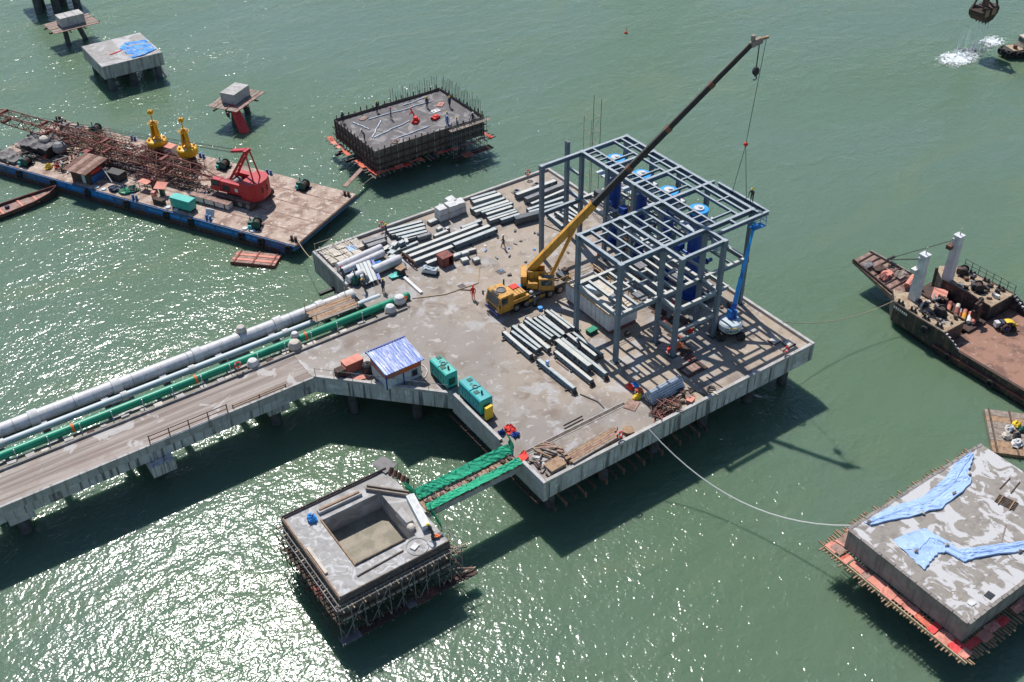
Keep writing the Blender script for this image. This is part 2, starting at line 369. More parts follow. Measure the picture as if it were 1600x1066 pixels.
def dup(root, loc, rz=0.0, label=None, group=None, swap=None):
    def cp(o, par):
        c = o.copy(); COL.objects.link(c)
        if par is not None: c.parent = par
        for ch in list(o.children): cp(ch, c)
        return c
    r = cp(root, None); r.location = loc; r.rotation_euler = (0, 0, rz)
    if label: r['label'] = label
    if group: r['group'] = group
    return r
LAND = [('red worker', 52.1, 83.4), ('walking grey worker', 60.7, 90), ('red brown crate', 53.3, 91.1), ('lone frame column', 69, 88.5), ('truck crane cab', 53.5, 79.8), ('white pipe ends', 47, 91), ('tan cross beams', 70.5, 92), ('skid tank', 62, 74), ('first frame corner', 57.8, 65.6),
        ('boom lift', 70.3, 62), ('blue riser nearest the boom lift', 71.9, 69.9), ('front frame bay', 66, 63), ('box girder end', 66, 93), ('far frame corner column', 68.8, 85.8)]
CNAME = {'grey': 'grey', 'steel_dark': 'dark steel', 'tarp_white': 'white', 'rust_dark': 'dark rusty', 'tarp_vivid': 'bright blue', 'timber_grey': 'grey wooden', 'red_bright': 'red', 'rust': 'rusty', 'timber_dark': 'dark wooden', 'orange': 'orange', 'black': 'black', 'hull_black': 'blackish', 'rust_red': 'reddish rusty'}
_seen = {}
def scrap_label(m, x, y, where, land=None):
    """colour + nearest landmark, with an ordinal when the same pair comes up again"""
    nm = min(land or LAND, key=lambda L: (L[1] - x) ** 2 + (L[2] - y) ** 2)[0]
    k = (m, nm, where); _seen[k] = _seen.get(k, 0) + 1
    return ('%s %s by the %s' % (CNAME.get(m, m), where, nm)) if _seen[k] == 1 else ('%s %s %s by the %s' % (ORD[_seen[k] - 1], CNAME.get(m, m), where, nm))
ORD = "first second third fourth fifth sixth seventh eighth ninth tenth eleventh twelfth thirteenth fourteenth fifteenth sixteenth".split()
# ================================================================== SEA
G().add([(-1500, -600, WL), (2500, -600, WL), (2500, 3000, WL), (-1500, 3000, WL)], [(0, 1, 2, 3)]).obj('sea', 'sea_water', kind='structure')
G().add([(-1500, -600, WL - 8), (2500, -600, WL - 8), (2500, 3000, WL - 8), (-1500, 3000, WL - 8)], [(0, 1, 2, 3)]).obj('seabed', 'mud', kind='structure')

# ================================================================== JETTY PLATFORM
PL = thing('jetty_platform', 'large concrete jetty platform carrying the steel frame and the yellow truck crane', 'platform', (58.8, 79, 0))
X0, X1, Y0, Y1 = 41.35, 76.3, 55.6, 102.2
poly = [(31.4, 81.32), (X0, 70.9), (X0, Y0), (X1, Y0), (X1, Y1), (41.8, Y1), (41.8, 86.0), (31.4, 86.0)]
G().prism([(x * .9995 + .02, y) for x, y in poly], -.7, 0).obj('deck_slab', 'deck_concrete', PL, world=True)
def wall_strip(p, q, inset, z0, z1, th, name, mat, par):
    p, q = Vector((*p, 0)), Vector((*q, 0)); d = (q - p).normalized(); nrm = Vector((-d.y, d.x, 0))
    a, b = p + nrm * inset, q + nrm * inset; c, e = b + nrm * th, a + nrm * th
    P = [(v.x, v.y, z0) for v in (a, b, c, e)] + [(v.x, v.y, z1) for v in (a, b, c, e)]
    return G().hexa(P).obj(name, mat, par, world=True)
# fascia beams (outside face 6 mm proud of the slab) and kerbs, counter-clockwise so inward normal = +n
fasc = [((31.4, 81.3), (X0, 70.88), -1.75, 'fascia'), ((X0, 70.88), (X0, Y0), -2.1, 'concrete_pale'), ((X0, Y0), (X1, Y0), -1.9, 'fascia'),
        ((X1, Y0), (X1, Y1), -1.9, 'fascia'), ((X1, Y1), (41.8, Y1), -1.9, 'fascia'), ((41.8, Y1), (41.8, 93.6), -2.6, 'concrete_dark')]
for a, b, z, m in fasc: wall_strip(a, b, -.006, z, -.004, .5, 'fascia_beam', m, PL)
kerbs = [((31.4, 81.3), (X0, 70.88), .28), ((X0, 70.88), (X0, 62.6), .28), ((X0, 59.0), (X0, Y0), .28), ((X0 + .36, Y0), (X1 - .36, Y0), .30), ((X1, Y0), (X1, Y1), .34), ((X1 - .36, Y1), (42.16, Y1), .34), ((41.8, Y1), (41.8, 93.8), .30)]
for a, b, h in kerbs: wall_strip(a, b, .002, .002, h, .34, 'kerb', 'concrete_pale', PL)
# joint between the pours near the front edge: a recessed-looking dark strip with raised lips
j = G().box(41.9, 54.4, 59.82, 60.16, .004, .012); j.obj('expansion_joint', 'timber_dark', PL, world=True)
G().box(41.9, 54.4, 60.18, 60.26, .004, .05).obj('joint_lip', 'concrete_pale', PL, world=True)
G().box(41.9, 54.4, 59.72, 59.80, .004, .05).obj('joint_lip', 'concrete_pale', PL, world=True)
pile = G().cyl((0, 0, -9), (0, 0, -.7), .55, n=14)
pm = None
for ix, x in enumerate((43.5, 50, 56.5, 63, 69.5, 74.6)):
    for y in (57.6, 64, 71, 79, 87, 94, 100):
        if pm is None:
            o = pile.obj('pile', 'pile', PL, smooth=True); pm = o
        else:
            o = pm.copy(); COL.objects.link(o); o.parent = PL
        o.location = Vector((x, y, 0)) - PL.location
for x, y in ((35.0, 80.4), (39.9, 75.7), (35.5, 84.5)):
    o = pm.copy(); COL.objects.link(o); o.parent = PL; o.location = Vector((x, y, 0)) - PL.location
# rusty formwork brackets left hanging below the front and the left edge
rd = random.Random(3)
bm = None
for i in range(17):
    x = 42.0 + i * 1.15 + rd.uniform(-.15, .15)
    g = G(); L = rd.uniform(.8, 1.25)
    g.bar((x, Y0 + 1.2, -2.2), (x + .1, Y0 - L, -2.65), .15, .2); g.cyl((x + .1, Y0 - L + .1, -2.95), (x + .1, Y0 - L + .1, -2.35), .11, n=6)
    g.obj('formwork_bracket', 'rust' if i % 2 else 'rust_dark', PL, world=True)
for i in range(11):
    y = 56.2 + i * 1.3
    G().bar((X0 + 1.2, y, -2.1), (X0 - .45, y, -2.35), .12, .16).obj('formwork_bracket', 'rust_dark', PL, world=True)
G().box(X0 - .42, X0 - .2, 56, 71, -2.5, -2.36).obj('formwork_rail', 'rust_dark', PL, world=True)
# two dark timbers jutting from the end wall at the back corner
for y in (97.2, 95.8): G().bar((41.9, y, -2.2), (39.9, y + .1, -2.3), .4, .35).obj('jutting_timber', 'black', PL, world=True)
# deck drains / covers
for x, y, s in ((57.6, 86.0, .9), (52.4, 86.2, .8), (45.0, 87.4, 1.0)):
    g = G().cbox(x, y, .004, s, s, .02); g.obj('drain_grate', 'rust_dark', PL, world=True)
    for k in range(5): G().cbox(x - s/2 + s*(k+.5)/5, y, .026, .06, s * .9, .025).obj('grate_bar', 'grey', PL, world=True)
# brown stained cover planks: the strip running under the frame
k = 0
for i in range(13):
    y = 71.4 - i * .82; x = 67.6 - i * .27
    G().cbox(x, y, .004 + .02 * (i % 2), 1.15 + .1 * (i % 3), .76, .05, .15).obj('cover_plate', 'rust_dark' if i % 4 else 'rust_red', PL, world=True)
# low cast edge frames on the deck
def deck_line(pts, name, mat, r=.05):
    G().tube([(x, y, r + .005) for x, y in pts], r, 5).obj(name, mat, PL, world=True)

# ================================================================== ACCESS TRESTLE
TR = thing('access_trestle', 'long concrete access trestle with a roadway and pipelines leading to the platform', 'trestle', (12, 84, 0))
G().box(-14, 31.38, 81.32, 86.0, -.7, -.003).obj('roadway', 'road_concrete', TR, world=True)
for i in range(5):
    a = -14 + i * 9.08; b = a + 9.06
    G().box(a, b, 81.28, 81.9, -1.75, -.7).obj('edge_beam', 'fascia', TR, world=True)
    G().box(a, b, 81.22, 81.5, -.7, .16).obj('kerb', 'concrete', TR, world=True)
G().box(-14, 45.2, 86.02, 86.22, -.7, .22).obj('kerb', 'concrete_dark', TR, world=True)
G().box(-14, 41.7, 86.24, 87.35, -.75, -.12).obj('walkway_slab', 'mud', TR, world=True)
G().box(-14, 41.7, 91.0, 91.25, -1.3, -.75).obj('pipe_bearer', 'steel_dark', TR, world=True)
G().box(-14, 41.7, 92.0, 93.0, -1.5, -1.05).obj('pipe_bearer', 'concrete_dark', TR, world=True)
for i in range(9):
    x = -11 + i * 6.05
    G().box(x - .35, x + .35, 87.37, 93.3, -1.04, -.55).obj('cross_beam', 'concrete_pale', TR, world=True)
for x in (-11.5, 2.0, 14.85, 27.5):
    G().box(x - 1.15, x + 1.15, 80.25 if x == 14.85 else 81.9, 93.6, -3.0, -1.77).obj('pier_cap', 'fascia', TR, world=True)
    for y in (83.3, 87.5, 92.2):
        o = pm.copy(); COL.objects.link(o); o.parent = TR; o.location = Vector((x, y, -2.4)) - TR.location
rd = random.Random(11)
# road clutter: pale bearing pads along the walkway, small rusty lumps
for i in range(22):
    x = 1.0 + i * 1.85 + rd.uniform(-.5, .5)
    G().cbox(x, 86.75 + rd.uniform(-.2, .25), -.115, rd.uniform(.5, 1.2), rd.uniform(.3, .6), rd.uniform(.08, .2), rd.uniform(-.1, .1)).obj('bearing_pad', rd.choice(['concrete_pale', 'tarp_cream', 'concrete_pale', 'rust_dark']), TR, world=True)
# --- handrails
def handrail(name, label, pts, mat, h=1.05, rails=(1.0, .55), step=2.0, r=.03):
    t = thing(name, label, 'handrail', (pts[0][0], pts[0][1], pts[0][2]))
    for a, b in zip(pts[:-1], pts[1:]):
        a, b = Vector(a), Vector(b); n_ = max(1, round((b - a).length / step))
        for i in range(n_ + 1):
            p = a.lerp(b, i / n_); G().cyl(p, p + Vector((0, 0, h)), r * 1.2, n=5).obj('post', mat, t, world=True)
        for z in rails: G().cyl(a + Vector((0, 0, z)), b + Vector((0, 0, z)), r, n=5).obj('rail', mat, t, world=True)
    return t
handrail('handrail', 'rusty low scaffold tube rail along the near edge of the trestle road', [(14.5, 81.75, 0), (22.3, 81.75, 0)], 'rust', .9, (.8, .3), 1.9, .05)
handrail('handrail', 'orange painted tube rail lying along the trestle edge nearer the cabin', [(22.9, 81.75, 0), (28.5, 81.7, 0)], 'timber', .5, (.35, .12), 2.8, .06)
handrail('handrail', 'grey post rail on the slanting platform edge beside the blue roofed cabin', [(31.6, 81.2, .25), (41.1, 71.2, .25)], 'grey', 1.05, (1.0,), 1.9, .025)
handrail('handrail', 'tan tube posts on the far corner kerb behind the cream bags', [(42.1, 102.0, .3), (47.0, 102.0, .3)], 'rope_tan', 1.1, (1.0,), 2.4, .03)

# ================================================================== PIPELINES
rd = random.Random(5)
p = thing('pipeline', 'thick white lagged pipeline on the outer side of the trestle', 'pipeline', (14, 92.35, -.35))
G().cyl((-14, 92.35, -.35), (41.2, 92.35, -.35), .68, n=20, caps=True).obj('pipe', 'pipe_white', p, smooth=True, world=True)
for x in (-9, -1.2, 6.6, 14.8, 23.4, 32.6, 37.7):
    G().cyl((x - .45, 92.35, -.35), (x + .45, 92.35, -.35), .82, n=20).obj('collar', 'tarp_white', p, smooth=True, world=True)
    G().box(x - .3, x + .3, 91.85, 92.85, -1.05, -.93).obj('saddle', 'rust', p, world=True)
for i in range(28): G().cyl((-13 + i * 1.96, 92.35, -.35), (-12.95 + i * 1.96, 92.35, -.35), .695, n=20).obj('seam', 'tarp_white' if i % 3 else 'grey', p, smooth=True, world=True)
G().cyl((40.3, 92.35, -.35), (41.9, 92.35, -.35), .72, n=20).obj('end_wrap', 'tarp_white', p, smooth=True, world=True)
p = thing('pipeline', 'thin pale grey pipeline between the thick white pipe and the green pipe', 'pipeline', (14, 90.1, -.15))
G().cyl((-14, 90.1, -.15), (44.0, 90.1, -.15), .35, n=16).obj('pipe', 'pipe_pale', p, smooth=True, world=True)
for x in (-4, 3, 14.9, 22.0, 32.5): G().cyl((x - .3, 90.1, -.15), (x + .3, 90.1, -.15), .46, n=16).obj('collar', 'tarp_white', p, smooth=True, world=True)
for i in range(9): G().box(-11.2 + i * 6.05, -10.8 + i * 6.05, 89.75, 90.45, -.54, -.3).obj('saddle', 'rust', p, world=True)
p = thing('pipeline', 'bright green pipeline running along the trestle walkway', 'pipeline', (14, 87.75, .35))
G().cyl((-14, 87.75, .35), (46.4, 87.75, .35), .43, n=18).obj('pipe', 'pipe_green', p, smooth=True, world=True)
for i in range(18): G().cyl((-13.4 + i * 3.3, 87.75, .35), (-13.28 + i * 3.3, 87.75, .35), .455, n=18).obj('seam_band', 'pipe_green', p, smooth=True, world=True)
for x in (9.0, 21.4, 33.6): G().cyl((x, 87.75, .35), (x + .25, 87.75, .35), .465, n=18).obj('orange_band', 'orange', p, smooth=True, world=True)
for i in range(12): G().box(-12 + i * 4.9, -11.6 + i * 4.9, 87.4, 88.1, -.54, -.07).obj('support', 'concrete_pale', p, world=True)
p = thing('cable_conduit', 'thin grey conduit beside the green pipeline', 'conduit', (14, 88.6, 0))
G().cyl((-14, 88.55, .1), (41, 88.55, .1), .06, n=6).obj('conduit', 'grey', p, world=True)
for i in range(9): G().cyl((-11 + i * 6.05, 88.55, -.55), (-11 + i * 6.05, 88.55, .04), .04, n=5).obj('bracket', 'grey', p, world=True)
# pale stub posts along the walkway with cable loops
for i in range(14):
    x = 0.6 + i * 3.05
    g = G().cyl((x, 87.12, -.12), (x, 87.12, 1.0), .05, n=6); g.cbox(x, 87.12, -.12, .22, .22, .05)
    tag(g.obj('walkway_post', 'silver'), 'slim pale walkway post by the green pipe, %s from the far end of the trestle' % ORD[i], 'post', 'posts along the trestle walkway')
def wrapped_valve(name, label, x, y, z, r, mat, accents=True):
    t = thing(name, label, 'valve', (x, y, z))
    G().lathe((0, 0, 0), [(r*.7, 0), (r, r*.35), (r*.98, r*.9), (r*.72, r*1.4), (r*.2, r*1.6)], 12).obj('wrapping', mat, t, smooth=True)
    G().torus((0, 0, r*.4), r*1.0, .04, n=14, m=5).obj('tie_rope', 'rope_tan', t)
    return t
wrapped_valve('wrapped_valve', 'white bagged valve beside the green pipe, nearest the trestle middle', 27.3, 86.75, -.1, .62, 'tarp_white')
wrapped_valve('wrapped_valve', 'white bagged valve with rusty patch by the green pipe near the walkway bend', 32.1, 86.9, -.1, .72, 'tarp_cream')
wrapped_valve('wrapped_valve', 'white bagged valve in front of the green pipe end on the platform', 43.4, 86.6, 0, .62, 'tarp_white')
t = wrapped_valve('wrapped_valve', 'large white bagged valve with orange handwheel over the green pipe end', 45.0, 87.3, .1, .68, 'tarp_white')
G().torus((.45, -.45, .75), .26, .07, 'y', 12, 5).obj('handwheel', 'orange', t)
wrapped_valve('wrapped_valve', 'small lilac bagged vent on the green pipe at the walkway bend', 32.6, 87.75, .72, .42, 'tarp_white')
wrapped_valve('wrapped_valve', 'pale bagged vent standing on the thick white pipeline', 28.6, 92.6, .15, .55, 'tarp_cream')
# blue sheet and plank platform over the pipe ends
t = thing('scaffold_platform', 'brown plank platform laid across the pipelines near the platform edge', 'platform', (38.2, 90.2, .6))
for i in range(7):
    G().cbox(0 + .03 * (i % 3), -1.2 + i * .4, 0, 5.2 + .3 * (i % 2), .36, .07, .02 * (i % 3 - 1)).obj('plank', 'timber' if i % 3 else 'timber_grey', t)
for x in (-2.2, 0, 2.2): G().bar((x, -1.6, -.06), (x, 1.6, -.06), .1, .1).obj('bearer', 'timber_grey', t)
for x in (-2.5, 2.4):
    for y in (-1.4, 1.5): G().cyl((x, y, -1.1), (x, y, 1.0), .04, n=5).obj('pole', 'rope_tan', t)
tag(G().loft([(38.2, 91.75, .05), (41.0, 91.75, .05)], [(38.2, 91.2, -.5), (41.0, 91.2, -.5)], 8, 4, .05, .05, seed=4).obj('blue_sheet', 'blue_dark'), 'dark blue sheet hung over the end of the thick white pipeline', 'sheet')
# ================================================================== STEEL FRAME
FR = thing('steel_framework', 'tall open steel frame of grey blue columns and beams on the platform', 'steel frame', (68, 74, 0))
Z2, Z1 = 12.0, 6.0
XA, XB, XC, XD = 57.8, 63.2, 68.8, 75.3
YA, YB, YC, YD, YE, YF = 62.9, 65.6, 72.2, 76.7, 81.2, 85.8
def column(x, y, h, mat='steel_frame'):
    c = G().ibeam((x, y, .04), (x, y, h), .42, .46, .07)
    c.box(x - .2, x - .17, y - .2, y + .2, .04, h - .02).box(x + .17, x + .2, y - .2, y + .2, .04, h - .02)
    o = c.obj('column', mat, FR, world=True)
    b = G().cbox(x, y, .003, .85, .85, .06)
    for a in (-1, 1):
        for d in (-1, 1): b.cyl((x + .33*a, y + .33*d, .06), (x + .33*a, y + .33*d, .2), .04, n=5)
    b.obj('base_plate', 'steel_dark', o, world=False).location = -Vector(FR.location)
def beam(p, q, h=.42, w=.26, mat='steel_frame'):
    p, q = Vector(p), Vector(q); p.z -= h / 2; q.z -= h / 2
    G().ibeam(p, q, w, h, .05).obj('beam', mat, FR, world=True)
for x, y in ((XB, YF), (XC, YF), (XC, 88.5), (XC, YE), (XC, YD), (XC, YC), (XD, YF), (XD, YE), (XD, YD), (XD, YC), (XD, YB), (XC, YB), (XC, YA), (XB, YA), (XB, YB), (XA, YB), (XA, YC), (XB, YC)):
    column(x, y, Z2 - .44 if (x, y) not in ((XC, 88.5),) else 12.1)
def grid(z, pm, mat):
    e = .23
    # main beams along Y then along X
    for x, ys in ((XA, (YB, YC)), (XB, (YB, YC)), (XC, (YB, YC, YD, YE, YF)), (XD, (YB, YC, YD, YE, YF))):
        for a, b in zip(ys[:-1], ys[1:]): beam((x, a + e, z), (x, b - e, z), .5, .34, mat)
    for y, xs in ((YB, (XA, XB, XC, XD)), (YC, (XA, XB, XC, XD)), (YD, (XC, XD)), (YE, (XC, XD)), (YF, (XC, XD))):
        for a, b in zip(xs[:-1], xs[1:]): beam((a + e, y, z), (b - e, y, z), .5, .34, mat)
    for x in (XA, XB, XC, XD):
        for y in ((YB, YC) if x < XC else (YB, YC, YD, YE, YF)):
            if z > 10: G().box(x - .24, x + .24, y - .24, y + .24, z - .43, z + .006).obj('column_cap', mat, FR, world=True)
    # front bay
    beam((XB + e, YA, z), (XC - e, YA, z), .45, .3, mat)
    for x in (XB, XC):
        beam((x, YA + e, z), (x, YB - e, z), .45, .3, mat)
        if z > 10: G().box(x - .24, x + .24, YA - .24, YA + .24, z - .43, z + .006).obj('column_cap', mat, FR, world=True)
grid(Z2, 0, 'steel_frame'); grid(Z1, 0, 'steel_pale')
zs = Z2 - .02
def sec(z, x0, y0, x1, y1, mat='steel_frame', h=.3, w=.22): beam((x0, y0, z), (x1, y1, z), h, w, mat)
for x in (59.2, 60.55, 61.9, 64.55, 65.95, 67.4): sec(zs, x, YB + .2, x, YC - .2)
for x0, x1, y in ((XA, 59.2, 70.1), (59.2, 60.55, 70.9), (60.55, 61.9, 69.6), (59.2, 60.55, 68.0), (61.9, XB, 70.4), (61.9, XB, 67.6), (60.55, 61.9, 66.9), (XB, 64.55, 69.4), (64.55, 65.95, 70.3),
                  (64.55, 65.95, 67.5), (XA, 59.2, 67.1), (65.95, 67.4, 68.9), (XB, 64.55, 66.6), (XB, 64.55, 66.1)): sec(zs, x0 + .12, y, x1 - .12, y, h=.26, w=.16)
for a, b in ((YB, YC), (YC, YD), (YD, YE), (YE, YF)):
    for x in (70.25, 73.3, 74.35): sec(zs, x, a + .2, x, b - .2)
    n_ = 5 if b - a < 5 else 6
    for k in range(1, n_): sec(zs, XC + .2, a + (b - a) * k / n_, 70.13, a + (b - a) * k / n_, h=.24, w=.15)
    m = (a + b) / 2
    sec(zs, 73.42, m, 74.24, m, h=.24, w=.15); sec(zs, 74.47, m, XD - .2, m, h=.24, w=.15)
    sec(zs, 70.37, a + 1.0, 73.18, a + 1.0, h=.26, w=.16)
# right end cantilever and bracket beams
sec(Z2, XC + .25, 64.35, 76.35, 64.35, h=.42, w=.3)
for x in (71.9, XD, 76.25): sec(Z2 - .005, x, 64.52, x, YB - (.22 if x < 76 else -.1), h=.36, w=.24)
sec(Z2, XD + .2, YC, 76.2, YC, h=.36, w=.24)
# left frame: beam to the lone column, mid struts
sec(Z2, XB + .23, YF, XC - .25, YF, h=.5, w=.34); sec(Z1, XB + .23, YF, XC - .25, YF, h=.5, w=.34); sec(Z1, XC, YF + .25, XC, 88.27, h=.4, w=.3)
sec(9.0, XC, YF + .25, XC, 88.27, h=.3, w=.25)
G().box(XB - .24, XB + .24, YF - .24, YF + .24, Z2 - .43, Z2 + .006).obj('column_cap', 'steel_frame', FR, world=True)
# mid level secondaries
zs = Z1 - .02
for x in (59.15, 60.5, 61.85, 64.3, 65.4, 66.5, 67.6): sec(zs, x, YB + .2, x, YC - .2, 'steel_pale', .3, .26)
for x0, x1, y in ((XA, 59.15, 67.0), (59.15, 60.5, 68.2), (60.5, 61.85, 70.2), (60.5, 61.85, 68.6), (61.85, XB, 69.4), (XB, 64.3, 68.6), (64.3, 65.4, 70.0), (64.3, 65.4, 67.6), (66.5, 67.6, 68.2), (67.6, XC, 69.8)): sec(zs, x0 + .14, y, x1 - .14, y, 'steel_pale', .26, .2)
for a, b in ((YB, YC), (YC, YD), (YD, YE), (YE, YF)):
    for x in (70.3, 73.4): sec(zs, x, a + .2, x, b - .2, 'steel_pale')
sec(Z1, XC + .23, YA, 70.2, YA, 'steel_pale', .36, .26); sec(Z1 - .01, 70.05, YA + .15, 70.05, YB - .2, 'steel_pale', .3, .2)
sec(3.1, XB + .23, YA, XC - .23, YA, 'steel_pale', .36, .28); sec(3.1, XC, YA + .23, XC, YB - .23, 'steel_pale', .36, .28); sec(3.1, XB, YA + .23, XB, YB - .23, 'steel_pale', .36, .28)
sec(1.3, XB + .23, YA + .4, XB + 3.4, YA + .4, 'steel_pale', .2, .2)
# knee braces behind
for y in (YD, YE): beam((XC + .2, y + .3, 3.2), (XC + 2.4, y + .3, 5.7), .25, .2)
# pipework and gear packed between the risers
for i, y in enumerate((69.9, 74.6, 79.1, 83.6)):
    for z, m, r_ in ((3.4, 'blue_dark', .22), (5.0, 'pipe_pale', .16), (7.6, 'steel_dark', .14)):
        G().cyl((72.7, y + .3, z), (75.0, y + .3, z), r_, n=10).obj('branch_pipe', m, FR, smooth=True, world=True)
        G().cyl((74.2, y + .3, z), (74.34, y + .3, z), r_ * 1.6, n=10).obj('pipe_flange', 'steel_dark', FR, world=True)
    G().cyl((70.6, y - 1.6, 6.2), (70.6, y + 1.7, 6.2), .2, n=10).obj('header_pipe', 'blue_dark', FR, smooth=True, world=True)
    G().cbox(70.6, y + 1.1, 6.03, .9, .9, .8).obj('valve_body', 'steel_dark' if i % 2 else 'blue_dark', FR, world=True)
    G().cbox(74.1, y - 1.3, 6.03, 1.2, 1.0, 1.3).obj('control_panel', 'pipe_pale', FR, world=True)
    G().cbox(73.0, y - 1.9, .003, 1.6, .9, 1.1).obj('pump_skid', 'rust_dark' if i % 2 else 'steel_dark', FR, world=True)
    for k in range(3): G().cbox(73.6 + k * .5, y + 1.2, 6.0, .42, 1.6, .05).obj('floor_grating', 'grey', FR, world=True)
for x0, y0 in ((66.4, 66.2), (61.2, 66.0), (64.9, 70.4)):
    for k in range(3): G().cbox(x0 + k * .36, y0 + .8, 6.0, .33, 1.5, .05).obj('floor_grating', 'grey', FR, world=True)
# cage ladder on the corner of the riser block
for s in (-.22, .22): G().cyl((69.15, 77.6 + s, 0), (69.15, 77.6 + s, 12), .035, n=5).obj('ladder_rail', 'yellow_paint', FR, world=True)
for k in range(26): G().cyl((69.15, 77.38, .5 + k * .44), (69.15, 77.82, .5 + k * .44), .022, n=4).obj('ladder_rung', 'yellow_paint', FR, world=True)
# gusset plates at the visible roof joints
for x, y in ((XA, YB), (XB, YB), (XC, YB), (XD, YB), (XA, YC), (XB, YC), (XC, YC), (XB, YA), (XC, YA), (XB, YF), (XC, YF)):
    for z in (Z2 - .62, Z1 - .62):
        G().box(x - .27, x + .27, y - .265, y - .235, z, z + .62).obj('gusset', 'steel_frame', FR, world=True); G().box(x - .265, x - .235, y - .27, y + .27, z, z + .62).obj('gusset', 'steel_frame', FR, world=True)
# platforms of pale grating round the arms
for i, y in enumerate((69.9, 74.6, 79.1, 83.6)):
    for dx, dy, sx_, sy_ in ((-1.35, .2, .9, 2.2), (.2, -1.45, 2.0, .7)):
        G().cbox(71.9 + dx, y + dy, 9.3, sx_, sy_, .07).obj('grating', 'pipe_pale', FR, world=True)
        beam((71.9 + dx - sx_/2, y + dy, 9.29), (71.9 + dx + sx_/2, y + dy, 9.29), .18, .14)
# hung beam not yet bolted: separate load on the crane
LB = thing('hanging_beam', 'grey steel beam slung from the crane at the outer edge of the frame roof', 'beam', (76.25, 68.6, 12.0))
G().ibeam((0, -3.0, -.22), (0, 3.1, -.22), .3, .44, .05).obj('beam_body', 'steel_frame', LB)
for y in (-1.1, .9): G().box(-.18, .18, y - .05, y + .05, -.46, .02).obj('lifting_clamp', 'steel_dark', LB)
# ---- blue loading arm risers
def riser(y, label):
    t = thing('loading_arm_riser', label, 'loading arm', (71.9, y, 0), 0, 'blue loading arm risers inside the frame')
    G().cyl((0, 0, .0), (0, 0, .5), 1.15, n=20).obj('base_ring', 'blue_dark', t, smooth=True)
    G().cyl((0, 0, .5), (0, 0, 10.75), .82, n=24).obj('column', 'blue_dark', t, smooth=True)
    G().cyl((0, 0, 10.75), (0, 0, 11.1), 1.04, n=28).obj('flange', 'blue_bright', t, smooth=True)
    g = G().cyl((0, 0, 11.1), (0, 0, 11.24), .56, n=20); g.obj('cover_plate', 'pipe_white', t, smooth=True)
    G().cyl((.12, -.08, 11.24), (.12, -.08, 11.38), .22, n=12).obj('cap', 'tarp_white', t)
    G().cbox(.75, -1.3, 9.38, .8, .6, .85).obj('cabinet', 'white_paint', t)
    for z in (2.6, 5.4, 8.2): G().torus((0, 0, z), .83, .05, n=20, m=5).obj('band', 'blue_dark', t)
    G().bar((-.82, .2, 9.0), (-.82, .2, 10.6), .3, .2).obj('bracket', 'blue_dark', t)
    return t
riser(69.9, 'blue loading arm riser nearest the blue boom lift, with its white cabinet in the open'); riser(74.6, 'second blue loading arm riser from the blue boom lift')
riser(79.1, 'blue loading arm riser just beside the crossing crane boom'); riser(83.6, 'blue loading arm riser at the far end of the frame beside the scaffold tower')
# ---- scaffold tower
t = thing('scaffold_tower', 'thin yellowish scaffold tower standing behind the steel frame', 'scaffold', (75.2, 92.0, 0))
for x in (-.7, .7):
    for y in (-.7, .7): G().cyl((x, y, 0), (x, y, 12.0 if x < 0 else 14.2), .035, n=5).obj('pole', 'rope_tan' if x < 0 else 'rust_dark', t)
for k in range(7):
    z = .6 + k * 1.9
    for a, b in (((-.7, -.7), (.7, -.7)), ((.7, -.7), (.7, .7)), ((.7, .7), (-.7, .7)), ((-.7, .7), (-.7, -.7))):
        G().cyl((*a, z), (*b, z), .025, n=5).obj('ledger', 'rope_tan', t)
    if k < 6: G().cyl((-.7, -.7, z), (.7, -.7, z + 1.9), .022, n=5).obj('brace', 'rope_tan', t)
# ---- white skid tank under the frame
t = thing('skid_tank', 'long white open tank with yellow railings under the lower floor of the frame', 'tank', (62.1, 73.4, 0))
g = G().box(-1.9, 1.9, -3.8, 3.8, .35, .5); g.box(-1.9, -1.82, -3.8, 3.8, .5, 2.4).box(1.82, 1.9, -3.8, 3.8, .5, 2.4).box(-1.82, 1.82, -3.8, -3.72, .5, 2.4).box(-1.82, 1.82, 3.72, 3.8, .5, 2.4)
g.obj('tank_shell', 'white_paint', t)
G().box(-1.8, 1.8, -3.7, 3.7, 2.05, 2.12).obj('tank_floor', 'tarp_cream', t)
for i in range(11): G().box(-1.99, -1.9, -3.6 + i * .72, -3.5 + i * .72, .4, 2.38).obj('stiffener', 'white_paint', t)
for z in (2.95, 3.35):
    for a, b in (((-1.86, -3.76), (-1.86, 3.76)), ((1.86, -3.76), (1.86, 3.76)), ((-1.86, 3.76), (1.86, 3.76)), ((-1.86, -3.76), (1.86, -3.76))):
        G().cyl((*a, z), (*b, z), .04, n=5).obj('rail', 'yellow_paint', t)
for i in range(6):
    for x in (-1.86, 1.86): G().cyl((x, -3.7 + i * 1.48, 2.4), (x, -3.7 + i * 1.48, 3.35), .04, n=5).obj('rail_post', 'yellow_paint', t)
G().box(-1.7, 1.7, -3.9, 3.9, .0, .35).obj('skid_base', 'rust_red', t)
G().box(-1.96, -1.9, -3.9, 3.9, 2.36, 2.5).obj('rim', 'yellow_paint', t)
G().cbox(-.4, 1.0, 2.12, 1.2, 1.6, .7).obj('pump', 'pipe_pale', t); G().cbox(.5, -1.6, 2.12, .9, 1.0, .5).obj('valve_box', 'grey', t)

